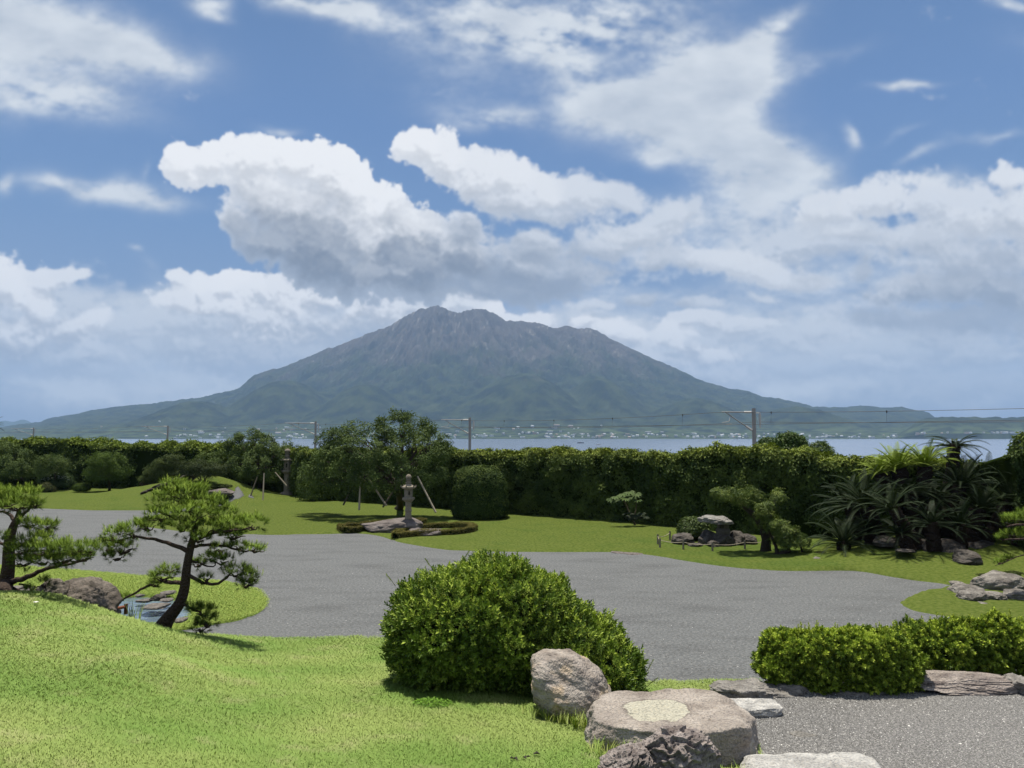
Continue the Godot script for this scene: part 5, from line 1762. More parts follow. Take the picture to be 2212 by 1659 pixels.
func cycads() -> void:
	M.fronds = []
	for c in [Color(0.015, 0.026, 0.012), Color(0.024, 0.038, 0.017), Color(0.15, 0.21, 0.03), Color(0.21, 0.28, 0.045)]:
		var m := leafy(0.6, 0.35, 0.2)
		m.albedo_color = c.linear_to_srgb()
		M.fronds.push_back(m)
	var g := func(px, py): return on(px, py, 0.35)
	# head, foot, depth, trunk radius, fronds, length, how upright, tint
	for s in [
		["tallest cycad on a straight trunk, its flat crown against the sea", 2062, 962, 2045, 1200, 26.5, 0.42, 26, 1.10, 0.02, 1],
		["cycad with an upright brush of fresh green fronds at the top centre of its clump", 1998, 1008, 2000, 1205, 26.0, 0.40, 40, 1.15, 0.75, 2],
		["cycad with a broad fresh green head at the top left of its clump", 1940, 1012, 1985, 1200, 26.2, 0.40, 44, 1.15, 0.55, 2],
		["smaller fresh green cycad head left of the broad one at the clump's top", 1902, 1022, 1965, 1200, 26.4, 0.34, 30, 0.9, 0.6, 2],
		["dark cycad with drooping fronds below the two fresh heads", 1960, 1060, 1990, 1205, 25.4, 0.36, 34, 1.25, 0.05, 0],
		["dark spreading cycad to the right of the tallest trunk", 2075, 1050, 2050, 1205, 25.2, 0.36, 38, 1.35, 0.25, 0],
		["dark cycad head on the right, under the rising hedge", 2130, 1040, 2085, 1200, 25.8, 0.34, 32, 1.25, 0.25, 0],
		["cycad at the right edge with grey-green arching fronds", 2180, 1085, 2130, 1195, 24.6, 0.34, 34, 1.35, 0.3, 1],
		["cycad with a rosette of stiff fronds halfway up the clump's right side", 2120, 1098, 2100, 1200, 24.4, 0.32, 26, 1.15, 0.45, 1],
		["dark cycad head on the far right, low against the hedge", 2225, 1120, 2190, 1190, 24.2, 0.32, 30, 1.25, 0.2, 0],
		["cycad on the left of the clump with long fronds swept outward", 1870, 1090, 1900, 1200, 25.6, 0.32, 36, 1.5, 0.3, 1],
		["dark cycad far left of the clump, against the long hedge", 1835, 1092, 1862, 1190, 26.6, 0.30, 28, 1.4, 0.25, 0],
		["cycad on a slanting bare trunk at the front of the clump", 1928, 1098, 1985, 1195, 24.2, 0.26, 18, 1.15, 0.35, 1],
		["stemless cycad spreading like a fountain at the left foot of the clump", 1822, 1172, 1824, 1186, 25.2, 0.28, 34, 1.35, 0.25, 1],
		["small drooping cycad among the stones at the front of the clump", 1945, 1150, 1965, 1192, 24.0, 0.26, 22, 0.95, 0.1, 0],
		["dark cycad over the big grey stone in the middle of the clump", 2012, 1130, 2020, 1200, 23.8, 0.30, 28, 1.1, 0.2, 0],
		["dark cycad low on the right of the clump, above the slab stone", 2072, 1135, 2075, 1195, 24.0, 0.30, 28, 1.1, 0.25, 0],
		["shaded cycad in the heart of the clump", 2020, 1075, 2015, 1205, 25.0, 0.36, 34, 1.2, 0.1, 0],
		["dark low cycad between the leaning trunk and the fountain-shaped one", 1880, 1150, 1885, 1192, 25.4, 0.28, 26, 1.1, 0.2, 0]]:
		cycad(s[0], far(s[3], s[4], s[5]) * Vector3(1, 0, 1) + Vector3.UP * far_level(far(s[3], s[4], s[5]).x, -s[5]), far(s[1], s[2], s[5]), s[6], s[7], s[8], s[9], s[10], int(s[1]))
	# old cycad leaf tips at the left edge of the picture, high over the far hedge
	cycad("cycad head at the left edge, its trunk out of view", far(-42, 1060, 40.0), far(-34, 922, 40.0), 0.3, 24, 0.95, 0.2, 0, 19)
	cycad("small far cycad peeping over the hedge left of the railway mast", far(628, 1020, 53.5), far(628, 974, 53.5), 0.2, 22, 0.75, 0.15, 0, 23)

func far_trees() -> void:
	var broad := spray(21, 8, 0.125, 0.06, 0.19)
	var fine_ := spray(22, 10, 0.10, 0.04, 0.14)
	var flat_ := spray(23, 12, 0.085, 0.035, 0.17)
	var o := {"dark": Color(0.044, 0.074, 0.020), "light": Color(0.120, 0.168, 0.046), "rough": 0.32, "shell": 0.7, "size": Vector2(0.55, 1.1), "up": 0.5, "messy": 0.8, "gap": 0.02, "lump": 1.1, "floor": 0.9}
	# the big propped one
	var d := 37.5
	tree("cherry_tree", "broad propped tree in front of the hedge, behind the lantern on the rock", on(861, 1100, 0.05), far(865, 1050, d), 0.2,
		[ell(868, 940, d, 66, 42, 1.3), ell(790, 950, d, 70, 34, 1.3), ell(725, 955, d, 32, 28, 0.9), ell(930, 960, d, 34, 30, 0.8), ell(880, 985, d - 0.5, 90, 40, 1.6), ell(780, 990, d - 0.5, 90, 44, 1.6), ell(720, 1010, d, 55, 44, 1.2), ell(850, 1025, d - 0.8, 110, 36, 1.4), ell(760, 1030, d - 0.6, 80, 34, 1.2), ell(945, 950, d + 0.3, 22, 16, 0.6), ell(870, 905, d, 26, 16, 0.5), ell(690, 1045, d + 1, 50, 36, 1.0), ell(910, 925, d, 26, 22, 0.6)], broad, M.dull_leaf, 6200, 501, o)
	# the one left of the tall lantern
	d = 51.0
	tree("cherry_tree", "spreading dark tree left of the tall lantern, one prop under it", on(560, 1066, 0.05), far(562, 1035, d), 0.2,
		[ell(545, 968, d, 52, 30, 1.3), ell(590, 985, d - 0.5, 46, 30, 1.2), ell(505, 995, d, 46, 28, 1.3), ell(560, 1010, d - 0.8, 66, 28, 1.5), ell(490, 1012, d, 44, 20, 1.2), ell(545, 945, d, 34, 14, 0.8), ell(600, 1012, d, 36, 22, 1.0), ell(520, 958, d, 30, 16, 0.7), ell(455, 1002, d + 0.5, 40, 18, 1.0)], broad, M.dull_leaf, 6000, 502, o)
	# shrubs between and under them
	var so := o.duplicate()
	so.floor = 0.1
	so.light = Color(0.085, 0.125, 0.030)
	bush("shrub", "leafy shrub heap between the tall lantern and the propped tree", "shrub", [ell(675, 1010, 49.5, 40, 34, 1.0), ell(690, 1046, 47.0, 44, 30, 1.0), ell(655, 1045, 49.6, 22, 30, 0.8), ell(662, 985, 50, 30, 16, 0.8)], broad, M.dull_leaf, 3200, 503, so, 0.75)
	d = 57.0
	tree("maple_tree", "big drooping green tree at the left edge of the back lawn", on(-12, 1066, 0.05), far(-10, 1030, d), 0.22,
		[ell(-20, 985, d, 50, 32, 1.8), ell(28, 990, d, 38, 24, 1.5), ell(40, 1012, d - 0.5, 36, 22, 1.5), ell(10, 1030, d - 0.6, 40, 22, 1.5), ell(50, 1035, d, 26, 18, 1.2), ell(-30, 1040, d, 40, 24, 1.5)], broad, M.dull_leaf, 5200, 504, o)
	tree("maple_tree", "thin pale maple on a slim trunk between the white-flowered shrub and the left edge", on(119, 1058, 0.05), far(119, 1030, 55), 0.06,
		[ell(112, 1000, 55, 28, 14, 0.9), ell(128, 1006, 55, 22, 12, 0.8), ell(105, 1015, 55, 26, 8, 0.8)], flat_, M.dull_leaf, 1100, 505, o)
	var mo := o.duplicate()
	mo.light = Color(0.105, 0.160, 0.030)
	mo.dark = Color(0.045, 0.080, 0.018)
	mo.gap = -0.2
	tree("maple_tree", "round bright green maple on a bare trunk standing alone on the back lawn", on(236, 1059, 0.08), far(236, 1032, 54), 0.085,
		[ell(230, 1000, 54, 36, 18, 1.2), ell(212, 1018, 54, 26, 14, 1.0), ell(252, 1020, 54, 24, 16, 0.9), ell(226, 1032, 54, 34, 12, 1.1), ell(236, 988, 54, 22, 10, 0.8)], flat_, M.dull_leaf, 2600, 506, mo)
	tree("pine_tree", "feathery low tree on the mound before the left hedge", far(362, 1046, 50) , far(362, 1030, 50.5), 0.09,
		[ell(365, 1002, 50.5, 30, 12, 0.9), ell(345, 1020, 50.5, 34, 10, 0.9), ell(385, 1022, 50.5, 30, 12, 0.9), ell(330, 1033, 50.5, 26, 8, 0.8), ell(370, 990, 50.5, 18, 9, 0.6), ell(400, 1035, 50.5, 30, 9, 0.8)], flat_, M.dull_leaf, 2400, 507, {"dark": Color(0.040, 0.060, 0.020), "light": Color(0.080, 0.110, 0.030), "rough": 0.2, "shell": 0.4, "size": Vector2(0.7, 1.2), "up": 0.8, "messy": 0.4, "gap": -0.25, "lump": 1.3})
	tree("azalea_tree", "open shrub with many crooked bare stems on top of the mound", far(440, 1058, 46.5), far(440, 1050, 46.5), 0.09,
		[ell(425, 1008, 46.5, 36, 12, 0.9), ell(460, 1012, 46.5, 34, 12, 0.9), ell(440, 1022, 46.5, 34, 8, 0.9), ell(410, 1020, 46.5, 22, 8, 0.6)], fine_, M.dull_leaf, 1500, 508, {"dark": Color(0.035, 0.052, 0.022), "light": Color(0.066, 0.088, 0.032), "rough": 0.2, "shell": 0.35, "size": Vector2(0.6, 1.0), "gap": -0.25, "lump": 1.3})
	# small round ones on the back lawn
	bush("round_shrub", "small brownish round shrub by the slim maple, farther left", "shrub", [ell(102, 1056, 53.5, 16, 10, 0.5)], fine_, M.dull_leaf, 420, 509, {"dark": Color(0.050, 0.060, 0.026), "light": Color(0.10, 0.11, 0.045), "floor": 0.05, "size": Vector2(0.5, 0.8)}, 0.8)
	bush("round_shrub", "small neat green dome shrub on the back lawn, left of the lone maple", "shrub", [ell(177, 1053, 53.5, 17, 10, 0.55, 2.4)], fine_, M.dull_leaf, 520, 510, {"dark": Color(0.05, 0.085, 0.014), "light": Color(0.10, 0.15, 0.02), "floor": 0.05, "size": Vector2(0.5, 0.8), "rough": 0.04}, 0.85)
	var h := bush("hydrangea", "dark shrub dotted with white flowers under the left hedge", "shrub", [ell(120, 1038, 56, 36, 20, 1.0), ell(138, 1045, 56, 22, 14, 0.8)], fine_, M.dull_leaf, 900, 511, {"dark": Color(0.030, 0.055, 0.020), "light": Color(0.060, 0.095, 0.030), "floor": 0.05}, 0.8)
	var where := []
	var tints := PackedColorArray()
	for k in 46:
		var a := rf(0, PI)
		where.push_back(Transform3D(Basis().scaled(Vector3.ONE * rf(0.5, 1.0)), far(120 + 32 * cos(a) * sqrt(rf(0.1, 1.0)), 1037 - 17 * sin(a) * sqrt(rf(0.05, 1.0)), 55.0)))
		tints.push_back(Color(0.34, 0.38, 0.32))
	scatter("blossom", spray(30, 8, 0.07, 0.06, 0.05), M.dull_leaf, where, tints, h)
	# beyond the hedge, on the shore side
	tree("shore_tree", "small dense tree rising over the hedge right of the nearest railway mast", far(1690, 1010, 34.5), far(1688, 985, 34.5), 0.12,
		[ell(1710, 953, 34.5, 24, 14, 0.8), ell(1668, 958, 34.5, 24, 12, 0.8), ell(1690, 966, 34.5, 40, 10, 0.9), ell(1655, 968, 34.5, 16, 8, 0.5), ell(1726, 962, 34.5, 16, 12, 0.6), ell(1700, 945, 34.5, 18, 7, 0.5)], broad, M.leaf, 1700, 512, {"dark": Color(0.028, 0.060, 0.012), "light": Color(0.075, 0.125, 0.025), "rough": 0.15, "shell": 0.35, "size": Vector2(0.6, 1.1), "gap": -0.3, "lump": 1.6})
	tree("shore_tree", "loose light bush just behind the hedge top, left of the cycads", far(1768, 1010, 32.5), far(1768, 990, 32.5), 0.05,
		[ell(1768, 972, 32.5, 22, 12, 0.5), ell(1750, 978, 32.5, 18, 8, 0.5), ell(1786, 980, 32.5, 14, 14, 0.5), ell(1774, 960, 32.5, 12, 6, 0.4)], broad, M.leaf, 520, 513, {"dark": Color(0.05, 0.09, 0.02), "light": Color(0.12, 0.17, 0.04), "rough": 0.15, "shell": 0.3, "size": Vector2(0.5, 0.9), "gap": -0.3, "lump": 1.6})

func right_garden() -> void:
	var fine_ := spray(24, 11, 0.05, 0.02, 0.07)
	var o := {"dark": Color(0.050, 0.082, 0.018), "light": Color(0.115, 0.165, 0.030), "third": Color(0.17, 0.22, 0.04), "fresh": 0.3, "rough": 0.16, "shell": 0.3, "size": Vector2(0.7, 1.3), "up": 0.7, "gap": -0.36, "lump": 1.8}
	var d := 26.2
	# two old plum trees
	var t := thing("plum_tree", "leaning old plum tree behind the rope fence, crown to the upper left", "tree", on(1652, 1197, 0.07))
	var m := Mesher.new()
	m.tint = Color(0.05, 0.042, 0.034)
	m.tube([far(1655, 1202, d), far(1654, 1185, d), far(1655, 1165, d), far(1648, 1140, d), far(1632, 1115, d), far(1612, 1098, d), far(1595, 1088, d)], [0.26, 0.19, 0.16, 0.13, 0.10, 0.08, 0.05], 10, fbm, 0.4)
	part("trunk", m.mesh(), M.bark, t)
	var s := skin([ell(1566, 1068, d, 28, 11, 0.6), ell(1600, 1064, d, 30, 11, 0.6), ell(1626, 1074, d, 18, 14, 0.5), ell(1602, 1080, d, 32, 8, 0.6), ell(1678, 1073, d + 0.2, 15, 15, 0.4), ell(1670, 1090, d + 0.2, 12, 10, 0.35)], 2300, 601, o)
	scatter("crown", fine_, M.leaf, s[0], s[1], t)
	m = Mesher.new()
	m.tint = Color(0.05, 0.042, 0.034)
	m.tube([far(1650, 1150, d), far(1662, 1120, d), far(1672, 1095, d), far(1676, 1078, d)], [0.08, 0.06, 0.045, 0.03], 7, fbm, 0.3)
	part("limb", m.mesh(), M.bark, t)
	d = 25.4
	t = thing("plum_tree", "low plum tree with a snaking stem beside the leaning one", "tree", on(1690, 1204, 0.07))
	m = Mesher.new()
	m.tint = Color(0.05, 0.042, 0.034)
	m.tube([far(1672, 1204, d), far(1690, 1196, d), far(1704, 1190, d), far(1702, 1176, d), far(1690, 1160, d)], [0.11, 0.09, 0.075, 0.06, 0.04], 8, fbm, 0.4)
	m.tube([far(1690, 1197, d), far(1706, 1203, d), far(1722, 1204, d), far(1734, 1196, d), far(1730, 1182, d)], [0.075, 0.065, 0.06, 0.05, 0.03], 8, fbm, 0.4)
	m.tube([far(1680, 1200, d), far(1676, 1180, d), far(1662, 1150, d), far(1655, 1125, d)], [0.07, 0.05, 0.04, 0.02], 7, fbm, 0.4)
	part("trunk", m.mesh(), M.bark, t)
	s = skin([ell(1650, 1108, d, 16, 18, 0.4), ell(1668, 1130, d, 22, 18, 0.5), ell(1692, 1146, d, 28, 14, 0.5), ell(1712, 1166, d, 30, 11, 0.5), ell(1690, 1168, d, 22, 9, 0.4), ell(1737, 1172, d, 17, 7, 0.35), ell(1660, 1092, d, 9, 12, 0.25)], 2700, 602, o)
	scatter("crown", fine_, M.leaf, s[0], s[1], t)
	# the bush beside the mushroom lantern
	bush("shrub", "round leafy shrub on the left of the mushroom-shaped lantern", "shrub", [ell(1500, 1142, 29.5, 32, 27, 0.6), ell(1486, 1150, 29.3, 20, 20, 0.5), ell(1515, 1148, 29.5, 22, 22, 0.5)], spray(25, 8, 0.08, 0.04, 0.07), M.leaf, 1500, 603, {"dark": Color(0.035, 0.06, 0.016), "light": Color(0.09, 0.13, 0.03), "floor": 0.1, "rough": 0.08}, 0.8)
	bush("round_shrub", "tiny clipped dome shrub behind the small rock at the lawn's edge", "shrub", [ell(1774, 1202, 25.1, 15, 11, 0.24, 2.4)], spray(26, 8, 0.03, 0.014, 0.03), M.dull_leaf, 900, 604, {"dark": Color(0.04, 0.052, 0.018), "light": Color(0.075, 0.095, 0.028), "floor": 0.06, "rough": 0.02, "shell": 0.05, "size": Vector2(0.7, 1.1)}, 0.9)
	bush("round_shrub", "low dark shrub behind the big rock at the right edge", "shrub", [ell(2135, 1252, 21.4, 26, 12, 0.35, 2.4), ell(2185, 1246, 21.6, 34, 10, 0.35, 2.4)], spray(26, 8, 0.03, 0.014, 0.03), M.dull_leaf, 1500, 605, {"dark": Color(0.04, 0.055, 0.018), "light": Color(0.08, 0.10, 0.028), "floor": 0.1, "rough": 0.03, "shell": 0.06}, 0.9)
	# paper plant against the hedge: big lobed leaves, each by itself
	d = 34.0
	t = thing("paper_plant", "shrub with big pale lobed leaves against the dark long hedge", "shrub", on(1372, 1135, 0.06))
	m = Mesher.new()
	m.tint = Color(0.09, 0.075, 0.05)
	m.tube(wander(on(1372, 1135, 0.06), far(1345, 1080, d), 5, 0.08, 5, 0.0), taper(6, 0.05, 0.03), 6)
	m.tube(wander(far(1368, 1120, d), far(1375, 1085, d), 4, 0.06, 6), taper(5, 0.035, 0.02), 6)
	part("stem", m.mesh(), M.bark, t)
	var lobed := []
	for v in 3:
		m = Mesher.new()
		for k in 7:
			var a := (k - 3) * 0.52
			m.tint = Color.WHITE
			leaf_into(m, Vector3.ZERO, Vector3(sin(a), 0.05 - 0.1 * absf(a), cos(a)), Vector3.UP, 0.34 - 0.03 * absf(k - 3.0), 0.11, 0.15)
		lobed.push_back(m.mesh())
	var mats := []
	for c in [Color(0.060, 0.095, 0.026), Color(0.042, 0.070, 0.020), Color(0.022, 0.032, 0.017)]:
		var mt := leafy(0.6, 0.4, 0.2)
		mt.albedo_color = c.linear_to_srgb()
		mats.push_back(mt)
	for q in [[1330, 1072, 0], [1345, 1066, 0], [1360, 1062, 0], [1374, 1066, 0], [1322, 1082, 0], [1350, 1076, 0], [1366, 1074, 0], [1338, 1078, 1], [1378, 1080, 1], [1318, 1076, 1], [1355, 1070, 1], [1372, 1112, 2], [1386, 1108, 2], [1362, 1116, 2], [1380, 1118, 2], [1354, 1108, 2], [1392, 1116, 2]]:
		var e := MeshInstance3D.new()
		e.name = "leaf"
		e.mesh = lobed[int(q[0]) % 3]
		e.material_override = mats[q[2]]
		t.add_child(e, true)
		e.position = far(q[0], q[1], d - rf(0.1, 0.5)) - t.position
		e.rotation = Vector3(rf(0.1, 0.7), rf(-1.0, 1.0), rf(-0.35, 0.35))

func borders() -> void:
	# low azalea edgings around the two flat rocks
	var o := {"dark": Color(0.075, 0.070, 0.022), "light": Color(0.130, 0.125, 0.030), "top": Color(0.17, 0.15, 0.04), "size": Vector2(0.6, 1.0), "rough": 0.04, "lump": 1.2, "shell": 0.08, "loop": true, "back": 1.0}
	var leaf := spray(27, 9, 0.045, 0.02, 0.05)
	for s in [["low brownish clipped edging around the boulder under the stone lantern", [905, 1131, 912, 1128, 870, 1137, 820, 1143, 770, 1146, 742, 1146, 740, 1139, 770, 1137, 810, 1135, 830, 1132]], ["low clipped edging on bare stems around the flat rock nearer the court", [855, 1160, 862, 1152, 900, 1143, 940, 1139, 985, 1138, 1015, 1139, 1020, 1146, 985, 1152, 940, 1154, 900, 1156, 858, 1160]]]:
		var line := rounded(outline(s[1], 0.1), 3)
		var pts := []
		var tops := []
		for p in line:
			pts.push_back(p)
			tops.push_back(0.22)
		clipped("edging_hedge", s[0], pts, 0.34, tops, leaf, M.dull_leaf, 420.0, 701, o, 0.07)
	# rushes in the pond
	var blade := Mesher.new()
	for k in 26:
		var a := rf(0, TAU)
		var at := Vector3(cos(a), 0, sin(a)) * rf(0, 0.16)
		var lean := Vector3(rf(-0.16, 0.16), 0, rf(-0.16, 0.16))
		var h := rf(0.32, 0.62)
		var w := Vector3(cos(a + 1.0), 0, sin(a + 1.0)) * 0.008
		blade.tint = Color.WHITE * rf(0.8, 1.15)
		blade.flat4(at - w, at + w, at + w * 0.9 + lean * 0.35 + Vector3.UP * h * 0.6, at - w * 0.9 + lean * 0.35 + Vector3.UP * h * 0.6)
		blade.flat3(at - w * 0.9 + lean * 0.35 + Vector3.UP * h * 0.6, at + w * 0.9 + lean * 0.35 + Vector3.UP * h * 0.6, at + lean + Vector3.UP * h)
	for k in blade.n.size(): blade.n[k] = (blade.n[k] * 0.4 + Vector3.UP * 0.7).normalized()
	var rush := leafy(0.5, 0.5, 0.4)
	rush.albedo_color = Color(0.10, 0.17, 0.04).linear_to_srgb()
	var bm := blade.mesh()
	var k := 0
	for s in [[430 / 1.8228 + 4, 1300, 16.6, 0.95, "upright rushes beside the pond rock"], [218, 1304, 16.4, 0.8, "upright rushes beside the pond rock"], [244, 1308, 16.2, 0.8, "upright rushes beside the pond rock"], [276, 1344, 14.2, 0.75, "rushes at the near rim of the pond by the pine"], [286, 1340, 14.3, 0.95, "rushes at the near rim of the pond by the pine"], [266, 1345, 14.2, 0.6, "rushes at the near rim of the pond by the pine"]]:
		var p := far(s[0], s[1], s[2])
		var e := single("rush_clump", bm, rush, s[4], "rushes", Vector3(p.x, 0.0 if s[2] > 15 else p.y - 0.18, p.z), "rushes of the pond")
		e.scale = Vector3.ONE * s[3]
		e.rotation.y = k * 1.3
		k += 1
	# a tuft of clover in the front lawn, dead leaves, a fallen flower
	var p := Vector3(0, 0, 0)
	var where := []
	var tints := PackedColorArray()
	for q in 420:
		var a := rf(0, TAU)
		var rr := sqrt(rng.randf())
		var c := far(935, 1506, 9.75)
		var at := c + Vector3(cos(a) * 0.24 * rr, 0, sin(a) * 0.20 * rr)
		at.y = near_level(at.x, at.z) + 0.045 * (1.0 - rr * rr) + rf(0, 0.03)
		where.push_back(Transform3D(Basis(Vector3.UP, rf(0, TAU)).scaled(Vector3.ONE * rf(0.6, 1.1)), at))
		tints.push_back(Color(0.10, 0.22, 0.02).lerp(Color(0.17, 0.32, 0.03), rng.randf()))
	var t := thing("clover_tuft", "tuft of brighter green weed in the mown front lawn", "weed", far(935, 1506, 9.75))
	scatter("foliage", spray(28, 5, 0.022, 0.016, 0.016), M.leaf, where, tints, t)
	# longer grass at the feet of the boulders
	where = []
	tints = PackedColorArray()
	var long := Mesher.new()
	for q in 9:
		var a := rf(0, TAU)
		var lean := Vector3(cos(a), 0, sin(a)) * rf(0.03, 0.09)
		var h := rf(0.08, 0.17)
		var w := Vector3(-sin(a), 0, cos(a)) * 0.003
		var at := lean * 0.2
		long.tint = Color.WHITE * rf(0.8, 1.15)
		long.flat4(at - w, at + w, at + w + lean * 0.4 + Vector3.UP * h * 0.6, at - w + lean * 0.4 + Vector3.UP * h * 0.6)
		long.flat3(at - w + lean * 0.4 + Vector3.UP * h * 0.6, at + w + lean * 0.4 + Vector3.UP * h * 0.6, at + lean + Vector3.UP * h)
	for q in long.n.size(): long.n[q] = (long.n[q] * 0.4 + Vector3.UP * 0.7).normalized()
	for s in [[880, 1440, 1140, 1478, 11.0, 10.3, 130, 0.04], [1140, 1500, 1300, 1556, 9.5, 9.0, 70, 0.04], [1280, 1600, 1420, 1630, 8.4, 8.0, 60, 0.10], [1380, 1590, 1470, 1575, 8.2, 8.0, 50, 0.08], [1540, 1600, 1560, 1659, 7.7, 7.4, 45, 0.12], [1560, 1650, 1640, 1640, 7.7, 7.9, 60, 0.08]]:
		for q in s[6]:
			var f := rng.randf()
			var c := far(lerpf(s[0], s[2], f), lerpf(s[1], s[3], f), lerpf(s[4], s[5], f)) + Vector3(rf(-0.1, 0.1), 0, rf(-0.12, 0.12))
			c.y = minf(c.y, near_level(c.x, c.z) + 0.05) - 0.03
			where.push_back(Transform3D(Basis(Vector3.UP, rf(0, TAU)).scaled(Vector3.ONE * rf(0.6, 1.15)), c))
			tints.push_back(Color(0.13, 0.22, 0.03).lerp(Color(0.26, 0.30, 0.08), rng.randf()))
	var go := scatter("grass", long.mesh(), M.grass, where, tints)
	tag(go, "longer unmown grass at the feet of the bush and boulders", "grass")
	for s in [[1112, 1622, 7.9, "dark dead leaf lying in the front lawn, left one"], [1134, 1620, 7.95, "dark curled dead leaf lying in the front lawn between two others"], [1158, 1612, 8.1, "biggest dark dead leaf lying in the front lawn"], [700, 1645, 7.0, "brown dead leaf near the bottom of the front lawn"]]:
		var c := far(s[0], s[1], s[2])
		var m := Mesher.new()
		m.tint = Color(0.035, 0.028, 0.02)
		leaf_into(m, Vector3(-0.03, 0, 0), Vector3.RIGHT, Vector3.UP, 0.075, 0.04, 0.5)
		leaf_into(m, Vector3(0.0, 0.004, 0.01), Vector3(-0.5, 0.2, 0.6).normalized(), Vector3.UP, 0.05, 0.03, 0.5)
		var e := single("dead_leaf", m.mesh(), M.tinted, s[3], "leaf", Vector3(c.x, near_level(c.x, c.z) + 0.03, c.z))
		e.rotation.y = s[0] * 0.7
	var m := Mesher.new()
	m.tint = Color(0.8, 0.8, 0.78)
	for q in 6:
		var a := q * TAU / 6
		leaf_into(m, Vector3.ZERO, Vector3(cos(a), 0.35, sin(a)).normalized(), Vector3.UP, 0.045, 0.035, 0.2)
	var c := far(78, 1295, 12.3)
	single("white_flower", m.mesh(), M.tinted, "single white flower head on the crest of the front lawn at the left", "flower", Vector3(c.x, near_level(c.x, c.z) + 0.05, c.z))

